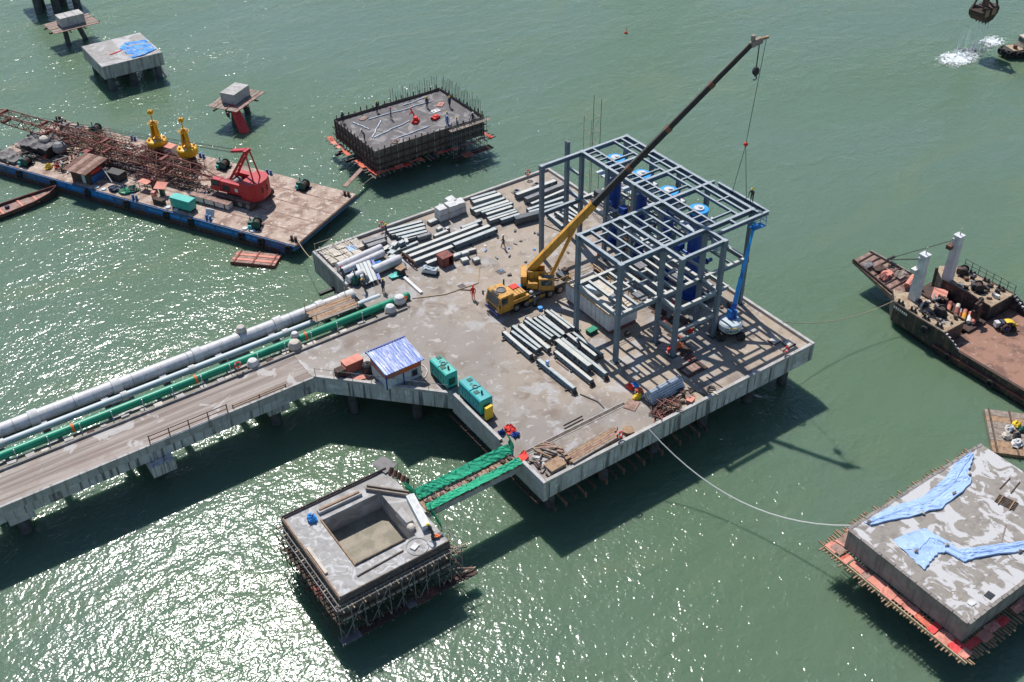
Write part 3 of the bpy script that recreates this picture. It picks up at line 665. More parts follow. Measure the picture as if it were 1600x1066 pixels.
# ================================================================== TRUCK CRANE
TC = thing('truck_crane', 'yellow mobile truck crane with a long dark telescopic boom raised over the frame', 'crane', (57.2, 79.8, 0), pi)
G().box(-4.9, 3.0, -.6, .6, .75, 1.25).obj('chassis', 'black', TC)
g = G().box(-4.9, 1.0, -1.25, 1.25, 1.26, 1.36); g.obj('deck_plate', 'timber_grey', TC)
for s in (-1, 1):
    G().box(-4.7, .9, s*1.22 - .03, s*1.22 + .03, .95, 1.25).obj('side_skirt', 'black', TC)
    G().box(.9, 3.0, s*1.05 - .2, s*1.05 + .2, 1.15, 1.62).obj('fender', 'yellow_paint', TC)
# cab: faceted shell
def cabprof(y0, y1):
    pr = [(3.0, .62), (4.95, .62), (5.02, 1.45), (4.72, 2.55), (4.55, 2.66), (3.0, 2.66)]
    n_ = len(pr); P = [(x, y0, z) for x, z in pr] + [(x, y1, z) for x, z in pr]
    return P, [(i, (i+1) % n_, n_ + (i+1) % n_, n_ + i) for i in range(n_)] + [tuple(range(n_-1, -1, -1)), tuple(range(n_, 2*n_))]
cab_o = G().add(*cabprof(-1.24, 1.24)).obj('cab', 'yellow_paint', TC)
G().add([(5.015, -1.08, 1.52), (5.015, 1.08, 1.52), (4.76, 1.05, 2.48), (4.76, -1.05, 2.48), (4.95, -1.08, 1.5), (4.95, 1.08, 1.5), (4.70, 1.05, 2.5), (4.70, -1.05, 2.5)], [(0, 1, 2, 3), (4, 7, 6, 5), (0, 4, 5, 1), (1, 5, 6, 2), (2, 6, 7, 3), (3, 7, 4, 0)]).obj('windscreen', 'glass', cab_o)
for s in (-1, 1):
    G().box(3.75, 4.55, s*1.245 - .012, s*1.245 + .012, 1.62, 2.42).obj('side_window', 'glass', cab_o)
    G().box(3.62, 4.78, s*1.235 - .015, s*1.235 + .012, .75, 1.58).obj('door', 'yellow_paint', cab_o)
    g = G().cyl((4.9, s*1.2, 2.3), (5.1, s*1.55, 2.25), .03, n=5); g.box(5.04, 5.12, s*1.6 - .12, s*1.6 + .12, 1.7, 2.25); g.obj('mirror', 'black', cab_o)
    G().box(5.0, 5.06, s*.9 - .18, s*.9 + .18, .8, 1.0).obj('headlight', 'white_paint', cab_o)
G().box(4.9, 5.12, -1.22, 1.22, .45, .72).obj('bumper', 'blue_dark', TC)
g = G().torus((3.8, 0, 2.72), .5, .06, n=18, m=6); g.cyl((3.8, 0, 2.662), (3.8, 0, 2.70), .46, n=18); g.obj('roof_vent', 'tarp_grey', cab_o)
G().box(1.2, 2.95, -.95, .95, 1.3, 2.0).obj('engine_cover', 'yellow_paint', TC)
G().box(1.3, 2.2, -.9, -.1, 2.002, 2.1).obj('red_tray', 'red_bright', TC)
G().cyl((2.75, -1.0, 1.4), (2.75, -1.0, 3.1), .09, n=8).obj('exhaust_stack', 'black', TC)
g = G().torus((.75, .25, 1.62), .42, .16, n=16, m=6); g.obj('spare_tyre', 'rubber', TC)
G().ball((1.0, -.5, 1.7), .38, 10, .7).obj('blue_bag', 'tarp_vivid', TC); G().ball((.4, .8, 1.55), .3, 9, .6).obj('hose_coil', 'tarp_white', TC)
for x in (2.6, 1.25, -1.9, -3.3):
    for s in (-1, 1):
        wv = G().cyl((x, s*.85, .52), (x, s*1.24, .52), .52, n=18); o = wv.obj('wheel', 'rubber', TC, smooth=True)
        G().cyl((x, s*1.235, .52), (x, s*1.27, .52), .30, n=14).obj('rim', 'timber_grey', o)
for x in (.35, -4.55):
    for s in (-1, 1):
        G().bar((x, s*1.2, .95), (x, s*1.3, .95), .3, .3).obj('outrigger_beam', 'yellow_paint', TC)
        o = G().cyl((x, s*1.42, .12), (x, s*1.42, 1.25), .11, n=8).obj('outrigger_jack', 'grey', TC); G().cyl((x, s*1.42, .003), (x, s*1.42, .12), .28, n=12).obj('pad', 'black', o)
# superstructure (world coordinates)
T = Vector((58.75, 79.95, 0)); av = Vector((.815, -.579, 0)); bv = Vector((.579, .815, 0))   # boom heading, its left
def S(a, b, z): return T + av * a + bv * b + Vector((0, 0, z))
def sbox(a0, a1, b0, b1, z0, z1): return G().hexa([S(a, b, z) for z in (z0, z1) for a, b in ((a0, b0), (a1, b0), (a1, b1), (a0, b1))])
G().cyl(S(0, 0, 1.36), S(0, 0, 1.62), .78, n=20).obj('slew_ring', 'black', TC, world=True)
sbox(-1.5, 1.1, -.95, .95, 1.62, 1.95).obj('turntable', 'yellow_paint', TC, world=True)
for s in (-1, 1):
    sbox(-1.4, .5, s*.62 - .06, s*.62 + .06, 1.95, 3.3).obj('boom_cheek', 'yellow_paint', TC, world=True)
cw = sbox(-2.15, -1.5, -1.2, 1.2, 1.45, 3.0); cwo = cw.obj('counterweight', 'yellow_paint', TC, world=True)
for k, b in enumerate((-.75, -.25, .25, .75)):
    g = sbox(-2.17, -2.14, b - .18, b + .18, 2.45, 2.85); q = g.obj('vent', 'black', cwo); q.data.transform(MW[TC.name].inverted())
g = sbox(-2.17, -2.14, -.85, .2, 1.95, 2.25); q = g.obj('recess', 'rust_dark', cwo); q.data.transform(MW[TC.name].inverted())
for k in range(4):
    b = -1.05 + k * .5
    g = G().hexa([S(-2.17, b, 1.5), S(-2.17, b + .22, 1.5), S(-2.17, b + .42, 1.82), S(-2.17, b + .2, 1.82), S(-2.14, b, 1.5), S(-2.14, b + .22, 1.5), S(-2.14, b + .42, 1.82), S(-2.14, b + .2, 1.82)])
    q = g.obj('hazard_stripe', 'black', cwo); q.data.transform(MW[TC.name].inverted())
oc = sbox(-.2, 1.5, -1.75, -.8, 1.6, 3.05).obj('operator_cab', 'yellow_paint', TC, world=True)
for g in (sbox(.1, 1.3, -1.77, -1.745, 2.2, 2.9), sbox(1.49, 1.52, -1.65, -.9, 2.0, 2.9), sbox(-.22, -.195, -1.6, -.95, 2.3, 2.85), sbox(.1, 1.2, -1.55, -1.0, 3.04, 3.07)):
    q = g.obj('window', 'glass', oc); q.data.transform(MW[TC.name].inverted())
sbox(-1.5, -.3, -1.55, -.72, 1.6, 2.35).obj('hydraulic_box', 'yellow_paint', TC, world=True)
G().cyl(S(-1.1, -.5, 2.5), S(-1.1, .5, 2.5), .42, n=14).obj('winch_drum', 'cable', TC, world=True)
# carrier details
for s in (-1, 1):
    for k in range(3): G().box(-1.2 + k * .75, -.5 + k * .75, s * 1.24 - .02, s * 1.24 + .02, .55, .95).obj('tool_locker', 'grey' if k % 2 else 'yellow_paint', TC)
    G().cyl((.05, s * .95, .75), (.85, s * .95, .75), .28, n=12).obj('fuel_tank', 'steel_dark', TC)
    G().box(2.15, 3.02, s * 1.05 - .22, s * 1.05 + .22, 1.07, 1.14).obj('mudguard', 'black', TC); G().box(.75, 1.75, s * 1.05 - .22, s * 1.05 + .22, 1.07, 1.14).obj('mudguard', 'black', TC)
    for k in range(3): G().box(3.05, 3.5, s * 1.25 - .04, s * 1.25 + .04, .3 + k * .3, .34 + k * .3).obj('cab_step', 'black', TC)
    G().bar((4.76, s * .35 - .3, 2.4), (4.97, s * .35 + .2, 1.6), .03, .03).obj('wiper', 'black', cab_o)
    G().tube([(-4.8, s * 1.15, 1.36), (-4.8, s * 1.15, 1.95), (-3.0, s * 1.15, 1.95), (-3.0, s * 1.15, 1.36)], .03, 5).obj('guard_rail', 'yellow_paint', TC)
G().box(5.02, 5.05, -.75, .75, .95, 1.3).obj('grille', 'black', cab_o); G().box(4.4, 4.7, -.6, .6, 2.665, 2.72).obj('sun_visor', 'black', cab_o)
for k in range(4): G().cyl((1.4 + k * .4, -.95, 2.0), (1.4 + k * .4, .95, 2.0), .03, n=5).obj('cover_seam', 'rust_dark', TC)
for k in range(3): G().torus((-2.4 - k * .5, -.4 + k * .4, 1.42), .25, .05, n=12, m=5).obj('hose_coil', 'rubber', TC)
G().cbox(-4.3, .3, 1.36, .9, 1.2, .45).obj('winch_box', 'steel_dark', TC); G().cbox(-3.4, -.75, 1.36, .7, .5, .3).obj('timber_pad', 'timber_dark', TC)
for s in (-.35, .1, .4): G().tube([S(-.6, s, 2.0), S(-.2, s, 2.75), S(.4, s * .6, 2.9), S(.9, s * .5, 2.3)], .035, 5).obj('hydraulic_hose', 'rubber', TC, world=True)
BA, BB = Vector((57.9, 80.65, 3.2)), Vector((75.45, 68.25, 29.2)); bd = BB - BA
def bp(t): return BA + bd * t
for i, (t0, t1, w_, h_, mat) in enumerate(((0, .30, .64, .78, 'yellow_paint'), (.30, .47, .52, .64, 'black'), (.47, .64, .46, .57, 'black'), (.64, .82, .40, .50, 'black'), (.82, .985, .34, .42, 'black'))):
    G().bar(bp(t0), bp(t1), w_, h_).obj('boom_section', mat, TC, world=True)
    if i: G().bar(bp(t0 - .004), bp(t0 + .012), w_ + .14, h_ + .14).obj('boom_collar', 'yellow_paint' if i == 1 else 'rust', TC, world=True)
G().bar(bp(.305) + Vector((0, 0, .5)), bp(.975) + Vector((0, 0, .36)), .08, .05).obj('boom_rail', 'timber_grey', TC, world=True)
G().cyl(S(1.0, 0, 1.9), bp(.225) - Vector((0, 0, .45)), .2, n=10).obj('luff_cylinder', 'yellow_paint', TC, world=True)
u1 = bd.normalized()
G().bar(bp(.98), bp(1.0) + av * .5, .5, .55).obj('boom_head', 'timber_grey', TC, world=True)
for s in (-.18, .18): G().cyl(bp(1.0) + av * .35 + bv * (s - .07) - Vector((0, 0, .1)), bp(1.0) + av * .35 + bv * (s + .07) - Vector((0, 0, .1)), .3, n=12).obj('sheave', 'timber', TC, world=True)
G().bar(bp(1.0) + av * .3, bp(1.0) + av * 1.15 + Vector((0, 0, .25)), .25, .22).obj('tip_jib', 'timber', TC, world=True)
G().cyl(bp(.985) + Vector((0, 0, .3)), bp(.985) + Vector((0, 0, .8)), .22, n=10).obj('wind_sensor', 'timber_grey', TC, world=True)
hp = bp(1.0) + av * .35; hz = 26.4
for s in (-.12, .12): G().cyl(hp + bv * s - Vector((0, 0, .2)), (hp.x + bv.x * s, hp.y + bv.y * s, hz), .03, n=5).obj('hoist_rope', 'cable', TC, world=True)
t = thing('hook_block', 'black hook block hanging free below the crane boom head', 'hook', (hp.x, hp.y, hz - 1.0))
G().lathe((0, 0, 0), [(.12, .1), (.34, .4), (.36, .75), (.2, 1.0)], 10).obj('block', 'black', t); G().torus((0, 0, -.12), .2, .06, 'y', 12, 5, -pi * .9, pi * .55).obj('hook', 'black', t)
lp = bp(1.0) + av * .95 + Vector((0, 0, .1)); apex = Vector((76.25, 68.55, 17.7))
G().cyl(lp, apex, .03, n=5).obj('load_rope', 'cable', TC, world=True)
t = thing('lifting_sling', 'two leg wire sling with a red hook ball holding the beam at the frame roof', 'sling', apex)
for y in (67.5, 69.5): G().cyl(apex, (76.25, y, 12.05), .03, n=5).obj('sling_leg', 'cable', t, world=True)
G().ball((0, 0, .1), .24, 10).obj('hook_ball', 'red_bright', t, smooth=True)

# ================================================================== BOOM LIFT
L_ = thing('boom_lift', 'blue telescopic boom lift with grey round turntable at the frame end', 'boom lift', (70.3, 62.1, 0), radians(-32))
G().box(-1.1, 1.1, -.75, .75, .42, .85).obj('chassis', 'black', L_)
for x in (-1.05, 1.05):
    for y in (-.95, .95):
        o = G().cyl((x, y - .2, .5), (x, y + .2, .5), .5, n=16).obj('wheel', 'rubber', L_, smooth=True); G().cyl((x, y + .16, .5), (x, y + .225, .5), .24, n=12).obj('rim', 'grey', o)
G().cyl((0, 0, .85), (0, 0, 1.05), .6, n=16).obj('slew_ring', 'black', L_)
prof = [(.3, 0), (1.15, .02), (1.24, .2), (1.24, .75), (1.08, .95), (.3, 1.0)]
G().lathe((0, -.1, 1.05), prof, 24).obj('turntable', 'pipe_pale', L_, smooth=True)
bh = Vector((75.2, 64.95, 10.7)); b0 = Vector((70.55, 62.25, 2.2)); bdir = (bh - b0)
bm_ = G().bar(b0 - bdir * .03, b0 + bdir * .14, .55, .62).obj('boom_base', 'blue_dark', L_, world=True)
G().bar(b0 + bdir * .1, b0 + bdir * .42, .42, .5).obj('boom_section', 'blue_lift', L_, world=True)
G().bar(b0 + bdir * .40, b0 + bdir * .72, .33, .4).obj('boom_section', 'blue_lift', L_, world=True)
G().bar(b0 + bdir * .70, b0 + bdir * 1.0, .25, .32).obj('boom_section', 'blue_bright', L_, world=True)
for s in (-.28, .28): G().bar(b0 + Vector((s, s * -.6, -.5)), b0 + Vector((s * .9, s * -.5, .9)), .1, .6).obj('riser_plate', 'blue_lift', L_, world=True)
bk = bh + Vector((.1, -.3, -.4))
g = G()
for z in (0, .55, 1.05):
    for a, b in (((-.8, -.4), (.8, -.4)), ((.8, -.4), (.8, .4)), ((.8, .4), (-.8, .4)), ((-.8, .4), (-.8, -.4))): g.cyl(bk + Vector((*a, z)), bk + Vector((*b, z)), .03, n=5)
for a in ((-.8, -.4), (.8, -.4), (.8, .4), (-.8, .4)): g.cyl(bk + Vector((*a, 0)), bk + Vector((*a, 1.05)), .03, n=5)
g.box(bk.x - .8, bk.x + .8, bk.y - .4, bk.y + .4, bk.z - .04, bk.z); g.obj('basket', 'blue_lift', L_, world=True)
fc = bpy.data.curves.new('lettering', 'FONT'); fc.body = 'Genie'; fc.size = .62; fc.extrude = .02; fc.align_x = 'CENTER'
fo_ = bpy.data.objects.new('lettering', fc); COL.objects.link(fo_)
dg = bpy.context.evaluated_depsgraph_get(); me = bpy.data.meshes.new_from_object(fo_.evaluated_get(dg)); bpy.data.objects.remove(fo_)
for v_ in me.vertices:                         # wrap the word round the turntable side that faces the trestle end
    a = v_.co.x / 1.25; rr = 1.245 + v_.co.z; zz = v_.co.y
    v_.co = (rr * sin(a), -rr * cos(a), zz)
me.materials.clear(); me.materials.append(M['green_dark'])
lo_ = bpy.data.objects.new('lettering', me); COL.objects.link(lo_); lo_.parent = L_; lo_.location = (0, -.1, 1.27); lo_.rotation_euler = (0, 0, radians(32 - 34))
G().box(-.4, .4, -1.33, -1.25, 1.78, 1.86).obj('yellow_sticker', 'helmet_yellow', L_)
# ================================================================== STEEL BEAMS LYING ON THE DECK
rd = random.Random(21)
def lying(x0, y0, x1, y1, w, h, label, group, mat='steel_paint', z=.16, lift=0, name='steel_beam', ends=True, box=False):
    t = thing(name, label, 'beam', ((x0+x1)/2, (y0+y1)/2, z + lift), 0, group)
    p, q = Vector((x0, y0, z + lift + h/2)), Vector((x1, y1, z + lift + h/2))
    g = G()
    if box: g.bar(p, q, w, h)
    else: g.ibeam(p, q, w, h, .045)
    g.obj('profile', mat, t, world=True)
    d = (q - p).normalized()
    if ends:
        for c, s in ((p, -1), (q, 1)): G().bar(c + d * s * .002, c + d * s * .045, w + .1, h + .08).obj('end_plate', 'steel_dark', t, world=True)
        n_ = rd.randint(1, 3)
        for k in range(n_):
            c = p.lerp(q, rd.uniform(.12, .88)); G().bar(c - d * .03, c + d * .03, w + .06, h - .09).obj('stiffener', mat, t, world=True)
    return t
def sleepers(pts, group, label):
    for i, (x0, y0, x1, y1) in enumerate(pts): tag(G().bar((x0, y0, .08), (x1, y1, .08), .16, .15).obj('timber_sleeper', 'timber_dark'), '%s %s' % (ORD[i], label), 'timber', group)
gA = 'steel beams on the deck beside the truck crane'
N1 = [(50.95, 75.8, 70.9), (51.75, 75.5, 71.3), (52.35, 76.1, 71.3), (53.15, 75.9, 70.7), (53.95, 76.2, 71.9), (54.4, 76.5, 72.1), (55.05, 76.0, 71.6), (55.6, 75.9, 71.7), (56.05, 75.8, 72.1), (56.85, 76.3, 72.2), (57.3, 76.1, 72.0)]
for i, (x, y0, y1) in enumerate(N1):
    wd = (.38, .3, .36, .42, .26, .3, .3, .34, .24, .34, .28)[i]; hh_ = (.55, .42, .5, .5, .44, .5, .46, .5, .4, .5, .45)[i]
    lab = 'pale grey steel beam, %s from the open concrete in the row behind the truck crane cab' % ORD[i]
    lying(x, y0, x + rd.uniform(-.02, .3), y1, wd, hh_, lab, gA, 'steel_pale' if i in (0, 3, 9) else 'steel_paint', box=i in (3, 7))
N2 = [(53.4, 70.0, 64.1, .36, .5), (54.5, 71.2, 65.8, .55, .75), (55.15, 71.2, 64.0, .36, .6), (56.2, 71.6, 66.9, .36, .5), (56.85, 71.5, 66.8, .3, .45)]
for i, (x, y0, y1, wd, h) in enumerate(N2):
    lab = ('grey steel beam on the open deck with dirt on its upper end', 'thickest pale steel beam in the lower row, wide flat top', 'longest grey steel beam in the lower row beside the thick one', 'pale steel beam in the lower row nearest but one to the frame corner', 'dark sided steel beam in the lower row nearest the frame corner')[i]
    lying(x, y0, x + .12, y1, wd, h, lab, gA, 'steel_pale' if i in (0, 1, 3) else 'steel_paint')
lying(51.15, 69.9, 51.35, 64.1, .38, .55, 'single grey steel beam lying alone farthest out on the open concrete', gA, 'steel_paint')
tag(G().cbox(51.35, 68.6, .75, .28, .28, .45).obj('water_jug', 'tarp_blue'), 'small pale blue jug standing on the single steel beam', 'jug')
sleepers([(50.3, 75.2, 58.1, 75.2), (50.4, 72.6, 58.3, 72.6), (53.0, 69.6, 57.4, 69.6), (53.0, 66.9, 57.3, 66.9), (50.7, 69.2, 51.8, 69.2), (50.8, 64.9, 51.8, 64.9)], 'timber sleepers under the beams near the truck crane', 'dark timber sleeper lying under the steel beams near the truck crane')
for x, y, l_ in ((51.3, 64.0, 'the single beam'), (53.5, 63.9, 'the dirty beam of the lower row'), (55.2, 63.8, 'the longest beam of the lower row'), (51.3, 70.7, 'the first beam of the upper row')):
    g = G()
    for k in range(4): g.bar((x - .35, y - .15 + k * .12, .06 + k * .08), (x + .3, y - .1 + k * .08, .08 + k * .07), .1, .09)
    tag(g.obj('timber_offcuts', 'timber_dark'), 'dark timber offcuts at the near end of ' + l_, 'timber', 'timber offcuts at the beam ends')
gB = 'steel beams stacked along the far kerb'
Arow = [(51.0, 100.55, 55.5, 99.9), (50.9, 99.85, 55.4, 99.1), (51.3, 98.95, 55.0, 98.3), (51.6, 98.1, 54.8, 97.6)]
for i, (a, b, c, d) in enumerate(Arow):
    lying(a, b, c, d, .4, .55, 'grey steel beam, %s from the far kerb in the stack behind the cream bags' % ORD[i], gB, 'steel_paint', box=i == 2)
    lying(a + .1, b - .33, c - .2, d - .33, .22, .4, 'narrow steel beam, %s from the far kerb in the stack behind the cream bags' % ORD[i], gB, 'steel_pale')
lying(53.2, 97.2, 54.9, 97.0, .5, .5, 'short dark grey box beam end in the stack behind the cream bags', gB, 'grey', box=True)
for i, (a, b, c, d) in enumerate(((47.4, 99.8, 50.2, 99.55), (47.4, 98.85, 49.7, 98.75))):
    t = lying(a, b, c, d, .62, .6, ('dark blue grey box beam beside the cream bags, against the kerb', 'dark blue grey box beam beside the cream bags, nearer the white pipe')[i], gB, 'grey', box=True)
gL = 'long steel beams on the middle of the deck'
long_ = [(50.1, 95.2, 60.6, 95.35, .46, .5), (50.3, 94.2, 61.6, 94.3, .5, .5), (50.2, 92.95, 55.5, 93.0, .5, .55), (55.75, 93.1, 61.8, 93.15, .55, .6), (51.2, 91.85, 52.9, 91.85, .5, .45), (58.7, 95.95, 61.5, 95.95, .4, .45)]
lab = ['longest pale steel beam farthest from the red brown box', 'long pale steel beam through the middle of the deck stack', 'long steel beam with one end beside the rusty hoops', 'broad steel beam with a stub pointing to the truck crane', 'short steel beam lying against the red brown box', 'steel beam with an upright stub beyond the long deck stack']
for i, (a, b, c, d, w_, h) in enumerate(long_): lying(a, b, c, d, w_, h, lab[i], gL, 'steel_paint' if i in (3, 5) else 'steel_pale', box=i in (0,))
sleepers([(52.0, 92.5, 52.0, 95.7), (55.0, 92.5, 55.0, 95.7), (58.0, 92.7, 58.0, 96.2), (60.6, 92.7, 60.6, 96.2), (52.0, 97.5, 52.0, 100.5), (54.2, 97.2, 54.2, 100.3)], 'timber sleepers under the long deck beams', 'dark timber sleeper lying under the long steel beams on the far deck')
# heap of short pieces
for i, (x, y, L, w_, r, z) in enumerate(((49.0, 97.6, 1.3, .6, .2, 0), (49.9, 97.2, 1.2, .7, .1, 0), (50.8, 97.3, 1.4, .5, -.1, 0), (50.0, 96.5, 2.6, .4, .05, 0), (51.6, 96.5, 2.4, .35, .05, 0), (49.2, 96.3, .7, .7, .4, .1), (50.0, 97.1, .9, .6, .6, .5), (50.9, 97.0, .7, .5, .2, .5), (48.8, 95.6, .8, .6, .3, 0), (51.7, 97.2, .9, .4, 1.2, .3))):
    t = thing('steel_piece', 'short grey steel piece jumbled by the white pipe, %s from the kerb' % ORD[i], 'steel piece', (x, y, .02 + z), r, 'short steel pieces jumbled by the white pipe')
    G().ibeam((-L/2, 0, .22), (L/2, 0, .22), w_, .42, .05).obj('profile', 'steel_paint' if i % 3 else 'steel_pale', t)
    G().cbox(L/2 + .03, 0, .0, .05, w_ + .08, .46).obj('end_plate', 'pipe_pale', t)
for i, (x, y, sx_, sy_, h, r) in enumerate(((56.8, 99.6, 1.2, .7, .45, .1), (56.6, 97.7, .7, .5, .4, .2), (56.1, 96.55, 2.0, .5, .45, .05), (55.0, 91.4, 1.0, .6, .5, 0), (56.5, 91.4, 2.3, .45, .45, -.15), (55.3, 90.05, .85, .7, .5, -.15), (56.4, 89.3, .8, .7, .5, -.15), (55.9, 90.9, .9, .5, .75, -.1), (57.3, 97.0, .5, .5, .5, 0))):
    lb = ('dark grey box lying near the white wrapped blocks', 'small grey block behind the long beams', 'grey trough piece between the long beams and the white blocks', 'pale square steel box beside the red brown box', 'long low grey piece past the red brown box', 'grey cube nearer the red brown box', 'lone grey cube on the open deck', 'raised grey box on the low grey piece', 'small grey cube by the grey trough piece')[i]
    t = thing('steel_box', lb, 'box', (x, y, .003), r, 'short boxed steel offcuts')
    g = G().box(-sx_/2, sx_/2, -sy_/2, sy_/2, 0, h); g.obj('shell', 'steel_paint' if i % 2 else 'grey', t); G().box(-sx_/2 + .06, sx_/2 - .06, -sy_/2 + .06, sy_/2 - .06, h, h + .03).obj('lid', 'steel_pale', t)
gC = 'steel beams stacked in the far corner of the deck'
Bl = [(63.2, 100.8, 66.8, 100.5, .42), (63.0, 100.0, 67.0, 99.7, .6), (61.9, 98.75, 66.8, 98.55, .42), (61.9, 97.95, 66.8, 97.65, .5), (62.5, 97.35, 66.9, 97.0, .4), (62.7, 96.6, 66.4, 96.35, .42), (62.3, 95.7, 66.3, 95.45, .34), (62.2, 95.2, 66.2, 94.95, .34), (63.4, 94.5, 66.1, 94.3, .4)]
for i, (a, b, c, d, w_) in enumerate(Bl): lying(a, b, c, d, w_, .55, 'grey blue steel beam, %s from the kerb in the stack next to the white wrapped blocks' % ORD[i], gC, 'steel_paint' if i % 2 == 0 else 'steel_pale', box=i in (1, 3))
Br = [(68.4, 98.3, 74.6, 98.3, .55, .6), (68.7, 96.7, 74.8, 96.9, .6, .65), (68.7, 95.5, 74.2, 95.8, .36, .5), (67.5, 94.6, 73.0, 94.4, .4, .5), (67.3, 94.0, 72.1, 93.4, .4, .5), (64.8, 93.4, 68.3, 92.8, .8, .85)]
lb = ['pale wide steel beam with a black end in the far corner', 'dark grey lattice sided beam in the far corner', 'slim pale steel beam, inner one of the far corner stack', 'steel beam pointing at the frame columns from the far corner stack', 'slim steel beam nearest the frame in the far corner stack', 'deep dark box girder end with a navy wrap before the frame column']
for i, (a, b, c, d, w_, h) in enumerate(Br): lying(a, b, c, d, w_, h, lb[i], gC, ('steel_pale', 'grey', 'steel_pale', 'steel_paint', 'steel_paint', 'steel_dark')[i], box=i in (1, 5))
for i, (a, b, c, d) in enumerate(((69.0, 92.4, 68.7, 88.9), (70.0, 92.1, 70.1, 88.8), (71.1, 92.7, 71.4, 89.7), (72.0, 92.5, 71.9, 89.8), (70.6, 91.5, 70.7, 88.9), (72.8, 92.5, 72.9, 89.9))):
    lying(a, b, c, d, .34, .5, 'cross laid steel beam, %s in the row beside the lone frame column' % ORD[i], gC, 'steel_pale' if i % 2 else 'steel_paint')
for i, (x, y) in enumerate(((69.4, 99.6), (72.5, 99.5))):
    t = thing('cable_coil', ('grey coil on a pallet beside the wide pale beam', 'small cable coil near the far corner lifebuoy')[i], 'coil', (x, y, .003))
    G().cbox(0, 0, 0, 1.1, .9, .12).obj('pallet', 'timber_grey', t); G().torus((0, 0, .25), .36, .13, n=16, m=6).obj('coil', 'grey', t)
sleepers([(63.5, 93.9, 63.5, 100.9), (65.8, 93.9, 65.8, 100.8), (69.8, 93.6, 69.8, 98.8), (72.3, 93.6, 72.3, 98.8)], 'timber sleepers under the far corner beams', 'dark timber sleeper lying under the steel beams of the far corner')
# ---- white wrapped blocks
for i, (x, y, s, h) in enumerate(((58.2, 99.75, 1.25, 1.75), (59.75, 99.85, 1.4, 1.7), (60.95, 99.95, 1.3, 1.6), (60.3, 100.85, 1.2, 1.75))):
    t = thing('wrapped_block', ('white wrapped block standing apart from the other three', 'white wrapped block in the middle of the group of three', 'white wrapped block beside the end of the corner beam stack', 'white wrapped block at the back against the far kerb')[i], 'wrapped cargo', (x, y, .003), rd.uniform(-.1, .1), 'white wrapped blocks by the far kerb')
    G().cbox(0, 0, 0, s + .05, s + .05, .14).obj('pallet', 'timber_grey', t)
    g = G(); g.hexa([(-s/2, -s/2, .14), (s/2, -s/2, .14), (s/2, s/2, .14), (-s/2, s/2, .14), (-s/2 + .05, -s/2 + .04, h), (s/2 - .08, -s/2 + .06, h - .08), (s/2 - .05, s/2 - .05, h + .02), (-s/2 + .06, s/2 - .05, h - .05)]); g.obj('wrapping', 'tarp_white', t)
    G().box(-s/2 - .01, s/2 + .01, -s/2 - .01, s/2 + .01, h * .5, h * .5 + .04).obj('strap', 'grey', t)
# ---- white pipes, panels, bags in the far left corner
gP = 'white lagged pipes lying in the corner of the deck'
for i, (a, b, c, d, r) in enumerate(((42.5, 97.1, 48.6, 97.7, .48), (42.3, 96.1, 48.3, 96.7, .42), (45.4, 93.95, 49.1, 94.25, .55), (42.2, 94.1, 44.2, 94.3, .5))):
    t = thing('lagged_pipe', ('long white pipe lying along the cream bags', 'long white pipe parallel to the blue strip', 'short fat white pipe with an open end', 'short white pipe stub by the grey panels')[i], 'pipe', ((a+c)/2, (b+d)/2, 0), 0, gP)
    G().cyl((a, b, r + .1), (c, d, r + .1), r, n=18).obj('pipe', 'pipe_white', t, smooth=True, world=True)
    G().cyl((c, d, r + .1), (c + .03, d, r + .1), r * .84, n=16).obj('bore', 'black', t, world=True)
    for k in (.2, .8): G().cbox(a + (c - a) * k, b + (d - b) * k, .003, .25, r * 1.9, .12).obj('chock', 'timber_grey', t, world=True)
tag(G().loft([(42.6, 95.5, 0), (47.4, 96.0, 0)], [(42.6, 95.1, 0), (47.4, 95.6, 0)], 14, 3, .2, .1, seed=9).obj('blue_sheet', 'tarp_vivid'), 'blue sheet strip between the white pipes in the corner', 'sheet')
for i, x in enumerate((43.9, 44.35, 44.8, 45.25)):
    t = thing('panel_stack', ('grey panel edge nearest the corner', 'second grey panel from the corner', 'third grey panel from the corner, pale', 'grey panel with a bright blue edge')[i], 'panel', (x, 93.9, .6), 0, 'grey panels leaning over the white pipe')
    G().bar((.35, 1.6, .5), (-.45, -1.6, -.1), .36, .1).obj('panel', ('pipe_pale', 'steel_pale', 'pipe_pale', 'steel_pale')[i], t)
    G().bar((.6, 1.6, .46), (-.2, -1.6, -.14), .07, .12).obj('edge', 'blue_dark' if i == 3 else 'timber_grey', t)
G().bar((46.2, 95.5, .95), (45.3, 92.3, .35), .3, .14).obj('x', 'blue_dark').name = 'blue_plank'; o = COL.objects['blue_plank']; tag(o, 'bright blue plank lying against the grey panels', 'plank')
for i, (x, y, s) in enumerate(((42.9, 93.6, .55), (43.8, 93.0, .6), (43.2, 94.4, .5))):
    t = thing('machine_part', ('dark green machine part by the panels', 'grey drum shaped part by the panels', 'pale blue part behind the grey panels')[i], 'machine part', (x, y, .003), rd.random())
    G().lathe((0, 0, 0), [(s*.7, 0), (s, .3), (s*.8, .9), (s*.3, 1.2)], 9).obj('housing', ('green_dark', 'grey', 'pipe_pale')[i], t); G().cyl((0, 0, 1.1), (0, 0, 1.5), .1, n=6).obj('pipe_stub', 'steel_dark', t)
k = 0
